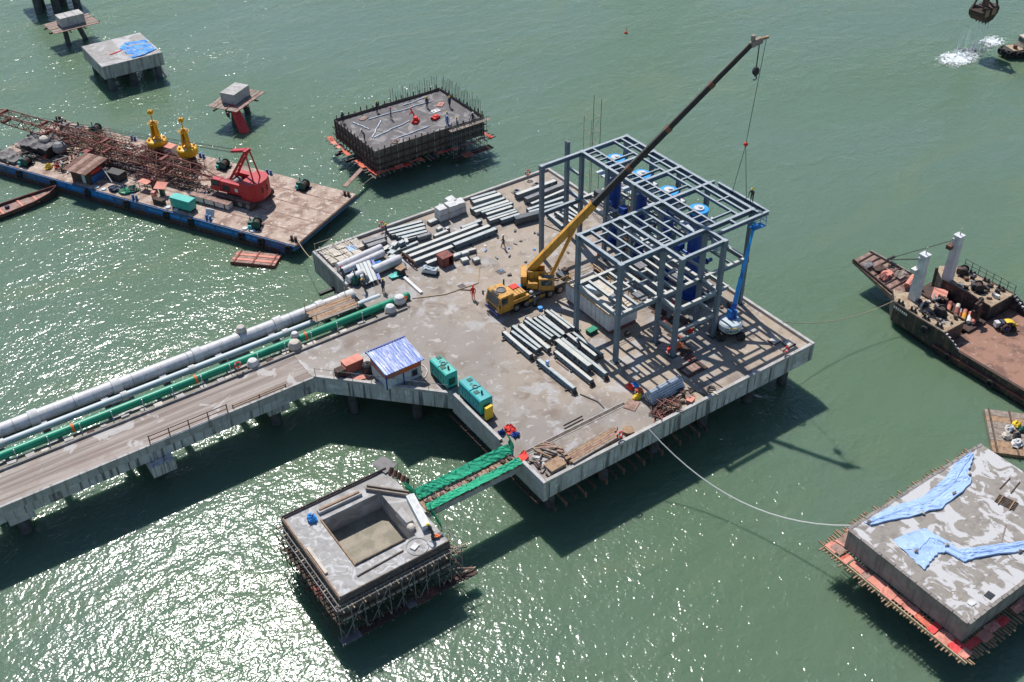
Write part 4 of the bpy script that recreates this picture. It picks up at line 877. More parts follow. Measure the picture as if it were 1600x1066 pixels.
for i in range(5):
    for j_ in range(3):
        x, y = 42.85 + i * 1.0, 101.1 - j_ * 1.12
        if i > 3 and j_ == 2: continue
        g = G(); g.loft([(x - .47, y - .5, 0), (x + .47, y - .5, 0)], [(x - .47, y + .5, 0), (x + .47, y + .5, 0)], 5, 5, .32 + .06 * ((i + j_) % 3), .09, .02, seed=i * 7 + j_)
        g.box(x - .46, x + .46, y - .49, y + .49, .003, .33)
        tag(g.obj('cream_bag', 'tarp_blue' if (i == 3 and j_ == 1) else 'tarp_cream'), ('pale blue bag among the cream bags in the deck corner' if (i == 3 and j_ == 1) else 'flat cream bag, %s along the kerb in the %s row from the kerb' % (ORD[i], ORD[j_])), 'bag', 'cream bags in the deck corner')
for i, y in enumerate((0, 1, 2)):
    tag(G().cyl((42.6 + i * 1.55, 102.0, .7), (43.4 + i * 1.55, 97.7, .5), .05, n=6).obj('tan_tube', 'rope_tan'), 'tan tube laid across the cream bags, %s from the deck corner' % ORD[i], 'tube', 'tan tubes over the cream bags')
# red brown box, wrap, lidded box, rusty hoops
t = thing('steel_crate', 'red brown open steel crate on the deck beside the long beams', 'crate', (53.3, 91.1, .003), .05)
g = G().box(-.75, .75, -.65, .65, 0, .1); g.box(-.75, .75, .6, .65, .1, 1.25).box(-.75, -.7, -.65, .6, .1, 1.25).box(.7, .75, -.65, .6, .1, 1.25).box(-.75, .1, -.65, -.6, .1, 1.25); g.obj('shell', 'rust_red', t); G().box(-.78, .78, -.68, .68, 1.25, 1.31).obj('lid', 'rust_red', t)
t = thing('wrapped_machine', 'pale plastic wrapped machine on a pallet near the red brown crate', 'machine', (50.9, 90.5, .003), -.9)
G().cbox(0, 0, 0, 1.9, .9, .2).obj('pallet', 'black', t); G().loft([(-.85, -.4, .2), (.85, -.4, .2)], [(-.85, .4, .2), (.85, .4, .2)], 7, 6, .45, .22, .02, 3).box(-.8, .8, -.38, .38, .2, .62).obj('wrapping', 'pipe_pale', t)
t = thing('lidded_bin', 'dark bin with a flat brown lid near the white pipe end', 'bin', (48.1, 92.3, .003), .3)
G().cyl((0, 0, 0), (0, 0, .85), .5, n=12).obj('body', 'black', t); G().cbox(0, 0, .85, 1.05, .9, .08).obj('lid', 'timber', t)
t = thing('rusty_hoops', 'rusty steel hoop segments standing at the end of the long beams', 'hoop', (50.0, 94.2, 0))
for k in range(3): G().torus((0, -1.4 + k * .9, .1), .75, .09, 'x', 14, 5, 0, pi).obj('hoop', 'rust', t)
G().torus((-.9, -.6, .1), .7, .1, 'x', 14, 5, 0, pi).obj('white_hoop', 'tarp_white', t)
tag(G().cbox(47.95, 89.5, .02, .34, 3.8, .22).obj('white_beam', 'white_paint'), 'clean white bar lying across the deck near the pipe ends', 'bar')
tag(G().loft([(46.6, 92.7, 0), (48.0, 92.8, 0)], [(46.6, 91.9, 0), (48.0, 91.7, 0)], 6, 5, .25, .16, seed=8).obj('green_tarp', 'teal_paint'), 'pale green crumpled tarp by the lidded bin', 'tarp')
# ================================================================== SITE CABIN and neighbours
CB = thing('site_cabin', 'small site cabin with a streaky blue sheet roof and white lower walls', 'cabin', (38.55, 76.9, 0))
w2, d2 = 2.0, 1.55
cabf = G().box(-w2, w2, -d2, d2, .003, 1.3).obj('wall', 'white_paint', CB)
G().box(-w2 - .02, w2 + .02, -d2 - .02, d2 + .02, 1.3, 2.1).obj('upper_wall', 'terracotta', CB)
G().box(-.2, 1.7, -d2 - .06, -d2 - .03, 1.35, 2.0).obj('orange_panel', 'orange', CB)
G().box(-.12, .0, -d2 - .06, -d2 - .01, .01, 1.3).obj('corner_strip', 'blue_dark', CB); G().box(-w2 - .05, -w2 + .06, -d2 - .05, -d2 + .06, .01, 2.1).obj('corner_strip', 'blue_dark', CB)
rf = G().hexa([(-2.25, -1.9, 2.12), (2.25, -1.9, 2.12), (2.25, 1.85, 2.55), (-2.25, 1.85, 2.55), (-2.25, -1.9, 2.2), (2.25, -1.9, 2.2), (2.25, 1.85, 2.63), (-2.25, 1.85, 2.63)]).obj('roof', 'roof_sheet', CB)
for i in range(15):
    x = -2.15 + i * .307
    G().bar((x, -1.9, 2.225), (x, 1.85, 2.655), .07, .05).obj('rib', 'roof_sheet', rf)
G().box(-2.3, 2.3, 1.86, 2.0, 2.5, 2.72).obj('ridge_flashing', 'blue_dark', CB); G().bar((-2.2, -1.93, 2.3), (-2.2, 1.85, 2.72), .08, .1).obj('verge', 'tarp_blue', CB)
wf = G().box(.85, 1.55, -d2 - .07, -d2 - .02, .35, 1.15).obj('window', 'timber_grey', CB); G().box(.92, 1.48, -d2 - .075, -d2 - .071, .42, 1.08).obj('pane', 'glass', wf)
dr = G().box(-1.5, -.75, -d2 - .05, -d2 - .005, .02, 1.28).obj('door', 'pipe_pale', CB); G().box(-.88, -.82, -d2 - .09, -d2 - .051, .6, .72).obj('handle', 'black', dr)
for k in range(12): G().box(-w2 - .03, -w2 - .002, -d2 + .1 + k * .255, -d2 + .2 + k * .255, .05, 1.27).obj('wall_rib', 'white_paint', CB)
t = thing('store_container', 'long terracotta steel container on the deck before the cabin', 'container', (35.35, 80.25, .003), .02)
G().box(-1.0, 1.0, -.55, .55, .08, 1.2).obj('shell', 'terracotta', t); G().box(-1.03, 1.03, -.58, .58, 1.2, 1.28).obj('lid', 'pink_net', t)
for i in range(7): G().box(-.92 + i * .29, -.86 + i * .29, -.59, -.55, .1, 1.18).obj('rib', 'terracotta', t)
G().box(-1.0, 1.0, -.5, .5, 0, .08).obj('skid', 'black', t)
t = thing('steel_cabinet', 'dark brown cabinet with a pale side at the end of the terracotta container', 'cabinet', (33.75, 79.95, .003), .02)
G().box(-.45, .45, -.4, .4, 0, 1.0).obj('shell', 'rust_dark', t); G().box(.46, .52, -.4, .4, 0, 1.05).obj('door', 'terracotta', t)
t = thing('water_tank', 'black plastic tank between the terracotta container and the cabin', 'tank', (36.35, 78.9, .003))
G().lathe((0, 0, 0), [(.5, 0), (.55, .1), (.55, 1.05), (.35, 1.25), (.12, 1.3)], 14).obj('drum', 'black', t, smooth=True); G().cyl((0, 0, 1.28), (0, 0, 1.38), .16, n=10).obj('lid', 'rubber', t)
tag(G().loft([(34.6, 79.2, 0), (36.2, 78.9, 0)], [(34.6, 78.4, 0), (36.2, 78.0, 0)], 8, 5, .06, .05, seed=6).obj('red_sheet', 'pink_net'), 'faded pink sheet lying on the deck before the container', 'sheet')
tag(G().cbox(37.2, 80.9, .003, 2.4, 2.0, .03, .15).obj('pale_board', 'concrete_pale'), 'pale flat board on the road behind the cabin', 'board')
t = thing('fire_box', 'red fire cabinet standing at the cabin corner', 'fire cabinet', (40.75, 76.6, .003), .2)
G().box(-.2, .2, -.3, .3, 0, .95).obj('shell', 'red_bright', t); G().box(-.215, -.205, -.24, .24, .1, .85).obj('door', 'red_paint', t)
t = thing('barbecue_drum', 'brown drum stand by the cabin back corner', 'drum', (41.0, 78.1, .003)); G().cyl((0, 0, .1), (0, 0, .85), .34, n=10).obj('drum', 'rust_dark', t); G().cbox(0, 0, 0, .6, .6, .1).obj('stand', 'black', t)
tag(G().tube([(41.3, 77.2, .05), (41.5, 76.3, .05), (41.35, 75.5, .05), (40.7, 74.9, .05), (40.0, 74.6, .05)], .06, 6).obj('hose', 'tarp_white'), 'pale hose curling between the cabin and the green generators', 'hose')
def genset(x, y, rz, label, mats, L=3.6, wd=1.45, h=1.95):
    t = thing('generator', label, 'generator', (x, y, .003), rz)
    for s, m in ((-1, mats[0]), (1, mats[1])):
        c = s * L / 4
        hs = G().box(-wd/2, wd/2, c - L/4 + .04, c + L/4 - .04, .18, h - .1).obj('canopy', m, t)
        G().hexa([(-wd/2 - .03, c - L/4 + .02, h - .1), (wd/2 + .03, c - L/4 + .02, h - .1), (wd/2 + .03, c + L/4 - .02, h - .1), (-wd/2 - .03, c + L/4 - .02, h - .1), (-wd/2 + .1, c - L/4 + .08, h), (wd/2 - .1, c - L/4 + .08, h), (wd/2 - .1, c + L/4 - .08, h), (-wd/2 + .1, c + L/4 - .08, h)]).obj('roof_panel', m, t)
        for k in (-.42, 0, .42): G().box(-wd/2 - .025, -wd/2 - .003, c + k - .17, c + k + .17, .35, h - .3).obj('door', m, hs)
        G().box(-.3, .3, c - L/4 + .015, c - L/4 + .035, .5, 1.3).obj('louvre', 'green_dark', hs)
    for s in (-1, 1):
        for k in (-.55, .55): G().box(-wd/2 - .045, -wd/2 - .02, s * L / 4 + k * .5 - .03, s * L / 4 + k * .5 + .03, .8, 1.0).obj('door_handle', 'black', t)
        G().cbox(.25 * s, s * L / 4 + .4, h, .5, .45, .06).obj('roof_vent', 'green_dark', t); G().torus((0, s * L / 4 - .25, h + .06), .1, .03, 'y', 10, 4).obj('lifting_eye', 'steel_dark', t)
        G().box(-wd/2 - .03, -wd/2 - .004, s * L / 4 - L / 4 + .1, s * L / 4 + L / 4 - .1, .2, .3).obj('base_strip', 'rust_dark', t)
    for k in range(5): G().box(-.4, .4, -L/2 + .0, -L/2 + .035, .55 + k * .16, .62 + k * .16).obj('louvre', 'green_dark', t)
    G().box(-wd/2 + .02, wd/2 - .02, -L/2 + .05, L/2 - .05, 0, .18).obj('skid', 'black', t)
    g = G().cyl((.1, -L/4, h), (.1, -L/4, h + .32), .1, n=8); g.obj('exhaust', 'rust_dark', t); G().torus((.1, L/8 - .3, h + .05), .25, .06, n=12, m=5).obj('hose_loop', 'grey', t)
    return t
genset(41.75 + .25, 73.4, 0, 'pale sea green generator nearer the cabin', ('teal_paint', 'teal_paint'), 3.2, 1.3)
genset(42.6, 68.5, 0, 'darker teal generator next to the yellow board', ('teal_deep', 'teal_deep'), 3.9, 1.4)
t = thing('yellow_board', 'bright yellow upright board at the end of the teal generator', 'board', (42.3, 65.75, .003), .12)
G().box(-.42, .42, -.14, .14, .25, 1.7).obj('panel', 'helmet_yellow', t); G().box(-.36, .36, -.1, .1, 0, .25).obj('foot', 'black', t)
# clutter by the gangway head
for i, (x, y, r, m, l) in enumerate(((43.0, 63.3, .5, 'red_bright', 'crumpled orange red net heap at the head of the green gangway'), (43.1, 62.5, .36, 'blue_dark', 'blue bag before the orange red net heap'), (42.2, 63.5, .3, 'blue_dark', 'smaller blue bag close to the kerb by the red net heap'))):
    tag(G().loft([(x - r, y - r, 0), (x + r, y - r, 0)], [(x - r, y + r, 0), (x + r, y + r, 0)], 8, 8, .2, .3, .02, seed=i + 31).lump((x, y, .003), [(r*.9, 0), (r*.7, .2), (r*.2, .34)], 9).obj('net_heap', m), l, 'heap')
rd = random.Random(77)
def sticks(name, label, cat, cx, cy, rx, ry, n_, mats, z=.02, Lr=(.6, 1.6), th=.09, h=.5, ang=None, parent=None):
    t = thing(name, label, cat, (cx, cy, z))
    for i in range(n_):
        a = (ang if ang is not None else rd.uniform(0, pi)) + rd.uniform(-.25, .25); L = rd.uniform(*Lr)
        x, y = rd.uniform(-rx, rx), rd.uniform(-ry, ry); q = h * rd.random() * (1 - .6 * (abs(x)/rx + abs(y)/ry) / 2)
        dz = rd.uniform(-.12, .12)
        G().bar((x - cos(a)*L/2, y - sin(a)*L/2, max(.05, q - dz) + .03), (x + cos(a)*L/2, y + sin(a)*L/2, max(.05, q + dz) + .03), th * rd.uniform(.8, 1.6), th * rd.uniform(.5, 1)).obj('stick', rd.choice(mats), t)
    return t
sticks('scrap_heap', 'heap of grey sacks and broken wood at the front corner', 'scrap', 42.8, 57.6, .7, 1.4, 26, ['timber_grey', 'tarp_white', 'concrete_pale', 'rust_dark'], h=.4, Lr=(.25, .9), th=.16)
sticks('plank_heap', 'loose pale planks thrown in a heap behind the concrete block', 'planks', 44.3, 58.8, .9, .8, 20, ['timber', 'timber_grey', 'rust_pale'], h=.55, Lr=(1.0, 2.0), th=.14, ang=2.2)
t = thing('concrete_block', 'flat tan topped block with a dark face near the front corner', 'block', (43.5, 56.8, .003), .05)
G().box(-.85, .85, -.6, .6, 0, .5).obj('body', 'timber_grey', t); G().box(-.88, .88, -.62, .62, .5, .56).obj('top_board', 'timber', t)
t = thing('timber_stack', 'neat stack of long brown timber planks along the front kerb', 'timber stack', (48.0, 56.85, .003), .06)
for k in range(3):
    for i in range(6):
        G().box(-3.0 + rd.uniform(-.3, .2), 2.9 + rd.uniform(-.4, .3), -.75 + i * .26, -.52 + i * .26, .1 + k * .14, .22 + k * .14).obj('plank', rd.choice(['timber', 'timber', 'rust_pale', 'timber_grey']), t)
for x in (-2, 0, 2): G().box(x - .08, x + .08, -.8, .8, 0, .1).obj('bearer', 'timber_dark', t)
t = thing('silver_bundle', 'bundle of shiny silver pipes lying near the front edge', 'pipe bundle', (58.4, 58.9, .003), .03)
for k in range(5):
    for i in range(7 - k):
        G().cyl((-2.1 + rd.uniform(-.1, .1), -.75 + i * .24 + k * .12, .26 + k * .2), (2.1 + rd.uniform(-.1, .1), -.75 + i * .24 + k * .12, .26 + k * .2), .115, n=8).obj('silver_pipe', 'silver', t, smooth=True)
for x in (-1.5, 1.5): G().box(x - .1, x + .1, -.95, .95, 0, .13).obj('bearer', 'timber_dark', t)
sticks('rebar_heap', 'tangled heap of dark red rusty rebar beside the silver pipes', 'rebar', 57.0, 56.95, 1.5, 1.0, 60, ['rust_red', 'rust', 'rust_dark'], h=1.0, Lr=(.8, 2.2), th=.07)
tag(G().bar((54.5, 55.9, .06), (56.0, 57.1, .1), .1, .08).obj('rebar_bar', 'rust_red'), 'single rusty bar poking out of the rebar heap to the kerb', 'bar')
sticks('crate_pile', 'pile of tan crates and clamps behind the rebar heap', 'crates', 59.7, 57.5, .8, .7, 22, ['timber_grey', 'timber', 'rust_dark', 'timber_dark'], h=.7, Lr=(.4, .9), th=.2)
t = thing('open_carton', 'open pinkish cardboard box by the front kerb', 'box', (59.7, 56.4, .003), .4); G().cbox(0, 0, 0, .8, .6, .45).obj('body', 'rust_pale', t); G().cbox(0, 0, .45, .86, .66, .04).obj('lid', 'pink_net', t)
tag(G().cbox(54.8, 59.4, .02, 1.5, 1.2, .06, .5).obj('pinkish_board', 'rust_pale'), 'pinkish board at the end of the joint strip', 'board')
for i, (x, y, m, l) in enumerate(((56.3, 61.5, 'red_bright', 'red net bundle beside the silver pipes'), (56.8, 61.3, 'tarp_vivid', 'bright blue bag on the red net bundle'), (56.7, 60.5, 'orange_net', 'orange sack at the silver pipe ends'), (55.9, 59.9, 'helmet_yellow', 'yellow bag in a crate by the silver pipe ends'))):
    tag(G().lump((x, y, .003), [(.35, 0), (.42, .2), (.3, .45), (.08, .55)], 9).obj('bag', m), l, 'bag')
t = thing('flat_sheet_stack', 'pinkish sheets on a low dark frame near the front edge', 'sheets', (63.4, 60.1, .003), .02)
G().box(-1.35, 1.35, -.85, .85, 0, .07).obj('frame', 'rust_dark', t)
for i, (a, b) in enumerate(((-1.1, .75),)):
    for k in range(4): G().box(a + k * .47, a + k * .47 + .45, -.5, .5, .072, .1 + .012 * k).obj('sheet', 'rust_pale', t)
for i in range(3): G().cbox(66.2 - i * .02 + i * .5, 61.5, .003, .4, .4, .3).name if False else None
def lifebuoy(x, y, label, z=.95, rz=0):
    t = thing('lifebuoy', label, 'lifebuoy', (x, y, 0), rz)
    G().cyl((0, 0, 0), (0, 0, z + .2), .035, n=6).obj('post', 'grey', t); G().torus((0, -.07, z), .34, .09, 'y', 18, 6).obj('ring', 'red_bright', t, smooth=True)
    for k in range(4):
        a = pi/4 + k * pi/2; G().torus((0, -.07, z), .34, .097, 'y', 3, 6, a - .2, a + .2).obj('white_band', 'white_paint', t)
lifebuoy(50.9, 101.7, 'red and white lifebuoy on the far kerb by the beam stack'); lifebuoy(72.6, 101.7, 'red and white lifebuoy on the kerb near the far corner')
lifebuoy(25.7, 86.7, 'red and white lifebuoy beside the green pipe on the trestle'); lifebuoy(72.4, 56.1, 'red and white lifebuoy on the front kerb beyond the boom lift'); lifebuoy(50.5, 56.1, 'red and white lifebuoy at the end of the timber stack')
t = thing('cable_drum', 'round pale wooden drum lying by the timber stack end', 'drum', (52.0, 56.6, .003)); G().cyl((0, 0, 0), (0, 0, .08), .55, n=18).obj('flange', 'timber', t); G().cyl((0, 0, .08), (0, 0, .3), .35, n=16).obj('core', 'rope_tan', t); G().cyl((0, 0, .3), (0, 0, .38), .55, n=18).obj('flange', 'timber', t)
for i, (x, y) in enumerate(((73.4, 58.5), (74.3, 57.3))):
    t = thing('manhole_cover', ('cream slab cover nearer the boom lift at the end corner', 'cream slab cover nearest the end corner')[i], 'cover', (x, y, .003), .02); G().cbox(0, 0, 0, 1.1, 1.0, .12).obj('frame', 'rust_dark', t); G().cbox(0, 0, .12, .95, .85, .05).obj('slab', 'tarp_cream', t)
# thin low angle irons and hoses on the deck
for i, (pts, m, l) in enumerate((([(63.6, 58.3), (63.8, 55.9), (66.6, 55.95)], 'rust_dark', 'dark angle iron frame lying by the front kerb'), ([(61.0, 58.2), (61.6, 56.1), (62.4, 56.2)], 'cable', 'black cable by the coil near the front kerb'),
        ([(47.6, 60.9), (49.9, 60.95)], 'timber_dark', 'dark batten lying beyond the joint strip'), ([(47.4, 60.5), (49.7, 60.55)], 'timber_dark', 'dark batten lying against the joint strip'), ([(51.7, 63.6), (52.4, 61.7), (52.3, 60.6)], 'cable', 'black cable running from the single beam to the joint'),
        ([(57.0, 94.9), (57.9, 92.1), (57.2, 90.4)], 'cable', 'black cable trailing from the long beams'), ([(56.3, 88.5), (54.2, 85.6), (50.0, 85.9), (46.6, 87.4)], 'rope_tan', 'tan line stretched across the deck to the pipe end'), ([(53.0, 84.7), (51.6, 85.9)], 'timber_dark', 'dark bar lying beside the drain cover'),
        ([(52.9, 69.2), (53.0, 67.2)], 'rust', 'rusty bar on the deck beside the single beam'), ([(50.3, 56.6), (51.6, 57.7)], 'rust_dark', 'dark rusty angle by the wooden drum'), ([(67.6, 91.2), (68.4, 88.5)], 'cable', 'dark bar behind the frame column'))):
    tag(G().tube([(x, y, .06) for x, y in pts], .05, 5).obj('loose_bar', m), l, 'bar')
t = thing('hose_coil', 'black hose coil by the front kerb', 'hose', (62.6, 56.5, .003)); G().torus((0, 0, .08), .4, .07, n=18, m=5).obj('loop', 'cable', t); G().torus((.1, .1, .18), .36, .06, n=18, m=5).obj('loop', 'cable', t)
tag(G().loft([(62.2, 55.95, .32), (63.2, 55.95, .32)], [(62.3, 55.45, .3), (63.1, 55.4, -.35)], 5, 5, .03, .04, seed=12).obj('yellow_cloth', 'tarp_cream'), 'yellowish cloth hanging over the front kerb', 'cloth')
rd = random.Random(99)
for i in range(22):
    x, y = rd.uniform(57, 67), rd.uniform(83.5, 92.5); m = rd.choice(['grey', 'steel_dark', 'tarp_white', 'rust_dark', 'tarp_vivid', 'timber_grey'])
    tag(G().cbox(x, y, .004, rd.uniform(.15, .5), rd.uniform(.1, .3), rd.uniform(.04, .2), rd.uniform(0, 3)).obj('deck_scrap', m), scrap_label(m, x, y, 'scrap piece lying on the deck'), 'scrap', 'scraps on the open deck')
for i in range(34):
    x, y = rd.uniform(61.5, 74.5), rd.uniform(62.5, 83); m = rd.choice(['rust_dark', 'steel_dark', 'red_bright', 'rust', 'timber_dark', 'timber_grey', 'orange', 'rust_dark'])
    tag(G().cbox(x, y, .004, rd.uniform(.3, 1.0), rd.uniform(.2, .6), rd.uniform(.1, .5), rd.uniform(0, 3)).obj('deck_scrap', m), scrap_label(m, x, y, 'site scrap under the frame'), 'scrap', 'scraps under the steel frame')
for i, (x, y, m, l) in enumerate(((63.7, 63.6, 'red_bright', 'orange red cloth heap by the front frame column'), (64.7, 63.9, 'orange', 'bright orange gas cylinder rack by the front frame bay'), (59.2, 83.3, 'red_bright', 'orange machine behind the crane beside the first frame column'), (63.0, 77.9, 'rust_red', 'rusty mat bundle between the crane and the tank'))):
    tag(G().lump((x, y, .003), [(.5, 0), (.55, .2), (.35, .55), (.08, .65)], 8).obj('heap', m), l, 'heap')
tag(G().cyl((55.3, 73.9, .003), (55.3, 73.9, .003), .1).obj('x', 'blue_dark') if False else G().cyl((56.9, 77.4, .003), (56.9, 77.4, .35), .28, n=12).obj('blue_tub', 'tarp_vivid'), 'small blue tub on the deck behind the crane wheels', 'tub')
t = thing('green_tool_box', 'dark green tool crate at the foot of the frame corner', 'tool box', (58.9, 70.9, .003), .1); G().cbox(0, 0, 0, 1.1, .7, .4).obj('body', 'green_dark', t); G().cbox(0, 0, .4, 1.15, .75, .06).obj('lid', 'pipe_green', t)
# ================================================================== DOLPHINS
rd = random.Random(41)
def piles(par, pts, r, z0=-9, z1=-1, mat='pile', rake=(0, 0)):
    for x, y in pts: G().cyl((x + rake[0], y + rake[1], z0), (x, y, z1), r, n=14).obj('pile', mat, par, smooth=True, world=True)
def ledge(par, x0, x1, y0, y1, z, wd, sides, mats, seed=1, jut=.5, rodmat='timber_grey', rodstep=.42):
    """rough plank and netting ledge round the foot of a block: boards + jutting joists, each a part"""
    r = random.Random(seed)
    for s in sides:
        horiz = s in 'SN'; a0, a1 = (x0 - wd, x1 + wd) if horiz else (y0 - wd, y1 + wd)
        edge = {'S': y0, 'N': y1, 'W': x0, 'E': x1}[s]; sg = -1 if s in 'SW' else 1
        a = a0
        while a < a1 - .3:
            L = min(r.uniform(.45, 1.5), a1 - a); zz = z + r.uniform(-.06, .12); w0 = r.uniform(0, .3); w1 = wd + r.uniform(-.4, .16)
            if r.random() < .1: a += L; continue
            g = G(); c0, c1 = sorted((edge + sg * w0, edge + sg * w1))
            if r.random() < .55:      # crumpled netting laid over the boards
                A_, B_ = ([(a, c0, zz), (a + L, c0, zz)], [(a, c1, zz), (a + L, c1, zz)]) if horiz else ([(c0, a, zz), (c0, a + L, zz)], [(c1, a, zz), (c1, a + L, zz)])
                g.loft(A_, B_, 4, 4, .03, .1, .02, r.randint(0, 999))
            else: g.box(a, a + L - .03, c0, c1, zz, zz + .06) if horiz else g.box(c0, c1, a, a + L - .03, zz, zz + .06)
            g.obj('ledge_board', r.choice(mats), par, world=True); a += L
        a = a0 + .15
        while a < a1:
            o = wd + jut * r.uniform(.4, 1.2); z2 = z - .1 + r.uniform(-.05, .03)
            p = (a, edge - sg * .2, z2) if horiz else (edge - sg * .2, a, z2); q = (a + r.uniform(-.08, .08), edge + sg * o, z2) if horiz else (edge + sg * o, a + r.uniform(-.08, .08), z2)
            G().bar(p, q, .11, .12).obj('joist', rodmat, par, world=True); a += rodstep * r.uniform(.8, 1.25)
# ---- right hand big block with blue sheets
D1 = thing('mooring_dolphin', 'large concrete dolphin block with pale blue sheets on its blotchy white top', 'dolphin', (68.5, 30.1, 0))
xa, xb, ya, yb = 59.45, 77.6, 24.1, 36.2
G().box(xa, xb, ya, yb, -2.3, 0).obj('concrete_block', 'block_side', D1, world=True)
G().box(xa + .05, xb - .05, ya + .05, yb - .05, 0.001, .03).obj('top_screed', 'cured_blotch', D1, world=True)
for a, b in (((xa, ya), (xb, ya)), ((xa, yb), (xb, yb)), ((xa, ya), (xa, yb))):
    n_ = 26 if a[1] == b[1] else 17
    for i in range(n_):
        x = a[0] + (b[0]-a[0]) * (i + .5) / n_; y = a[1] + (b[1]-a[1]) * (i + .5) / n_; hz_ = a[1] == b[1]
        G().cbox(x + rd.uniform(-.03, .03), y + rd.uniform(-.03, .03), .002, (abs(b[0]-a[0]) / n_ - .05) if hz_ else .3, .3 if hz_ else (abs(b[1]-a[1]) / n_ - .05), .05 + rd.uniform(0, .03)).obj('edge_lip', 'block_side', D1, world=True)
ledge(D1, xa, xb, ya, yb, -2.42, 1.2, 'WSN', ['pink_net', 'orange_net', 'pink_net', 'rust_pale', 'pink_net', 'red_cloth', 'pink_net'], 3, .62, 'timber', .33)
for i in range(4):
    G().bar((xa - 1.3, ya - 1.5 + i * .03, -2.38 - i * .09), (xa - 1.25, yb + 1.0, -2.38 - i * .09), .1, .1).obj('ledge_pole', 'rope_tan', D1, world=True)
piles(D1, [(x, y) for x in (61.5, 67, 72.5, 76) for y in (26, 30, 34.2)], .6, z1=-2.2)
def sheet(name, mat, A, B, nx, ny, label, z=.05, amp=.085, seed=2):
    r = random.Random(seed + 70); P = []
    for a, b in zip(B[:-1], B[1:]):
        for k in range(6): q = Vector(a).lerp(Vector(b), k / 6); P.append((q.x + r.uniform(-.09, .09), q.y + r.uniform(-.09, .09), q.z + z + .07 + r.uniform(-.03, .05)))
    o = _sheet(name, mat, A, B, nx, ny, label, z, amp, seed); G().tube(P, .1, 6).obj('rolled_edge', mat, o); C_ = [Vector(a).lerp(Vector(b), .5 + r.uniform(-.15, .15)) + Vector((0, 0, z + .12)) for a, b in zip(A, B[:len(A)])]
    if len(C_) > 2: G().tube([tuple(c) for c in C_], .025, 4).obj('fold_line', 'tarp_blue', o)
    return o
def _sheet(name, mat, A, B, nx, ny, label, z=.05, amp=.085, seed=2): return tag(G().loft(A, B, nx, ny, z, amp, .015, seed).obj(name, mat), label, 'sheet')
sheet('blue_tarp', 'tarp_blue', [(61.1, 35.95, 0), (64.2, 35.9, 0), (67.5, 35.0, 0), (71.0, 35.3, 0), (73.4, 36.0, 0), (75.9, 36.1, 0)], [(61.3, 35.4, 0), (64.6, 34.2, 0), (67.8, 33.2, 0), (72.3, 33.5, 0), (73.6, 34.8, 0), (75.7, 35.6, 0)], 60, 12, 'pale blue sheet spread along the back edge of the blotchy block', seed=2)
sheet('blue_tarp', 'tarp_blue', [(61.5, 33.2, 0), (63.0, 33.0, 0), (64.8, 32.5, 0), (65.1, 30.9, 0), (65.2, 29.4, 0), (66.5, 28.6, 0), (70.0, 26.9, 0), (74, 25.9, 0), (77.3, 26.2, 0)], [(61.0, 29.6, 0), (62.1, 29.9, 0), (63.4, 30.1, 0), (64.1, 29.6, 0), (64.4, 28.2, 0), (66.0, 27.7, 0), (69.9, 25.9, 0), (74, 24.9, 0), (77.3, 25.2, 0)], 66, 12, 'pale blue sheet trailing across the middle of the blotchy block', seed=5)
for i, (x, y) in enumerate(((61.4, 35.7), (66.0, 33.7), (70.2, 33.6), (73.3, 34.4), (62.0, 31.2), (64.7, 30.2), (69.0, 26.2), (73.8, 25.2))):
    tag(G().lump((x, y, .1), [(.14, 0), (.2, .06), (.16, .16), (.04, .2)], 8).obj('sandbag', 'tarp_cream' if i % 2 else 'timber_grey'), 'small sandbag weighing down a pale blue sheet, %s from the rope corner' % ORD[i], 'sandbag', 'sandbags on the blue sheets')
t = thing('hatch_grate', 'black square grating on the front corner of the blotchy block', 'grating', (63.1, 24.85, .032)); G().cbox(0, 0, 0, .75, .6, .04, .1).obj('frame', 'black', t)
for k in range(5): G().cbox(-.26 + k * .13, 0, .04, .04, .5, .03, .1).obj('bar', 'steel_dark', t)
tag(G().loft([(61.0, 25.5, 0), (61.6, 25.5, 0)], [(61.0, 25.0, 0), (61.6, 24.9, 0)], 4, 4, .12, .12, seed=3).obj('white_bag', 'tarp_white'), 'small white bag at the near corner of the blotchy block', 'bag')
t = thing('wire_ring', 'thin wire ring lying at the near corner of the blotchy block', 'ring', (60.9, 26.4, .04)); G().torus((0, 0, 0), .45, .03, n=20, m=4).obj('ring', 'rope_tan', t)
t = thing('timber_rack', 'small rack of dark battens lying on the blotchy block', 'timber', (73.0, 30.3, .04), .25)
for k in range(6): G().cbox(-.5 + k * .2, 0, 0, .1, 1.7, .09).obj('batten', 'timber_dark', t)
for k in (-1, 1): G().cbox(0, k * .5, .09, 1.4, .09, .07).obj('cross_batten', 'timber', t)
for i, (x, y, r) in enumerate(((74.9, 31.8, .15), (75.2, 30.95, .2), (69.4, 28.1, .45))):
    tag(G().cbox(x, y, .032, 1.9 if i < 2 else 3.0, .09, .07, r).obj('batten', 'rust_dark' if i < 2 else 'timber_grey'), ('dark batten lying farthest from the blue sheets', 'second dark batten beside the rack of battens', 'long thin batten between the two blue sheets')[i], 'batten')
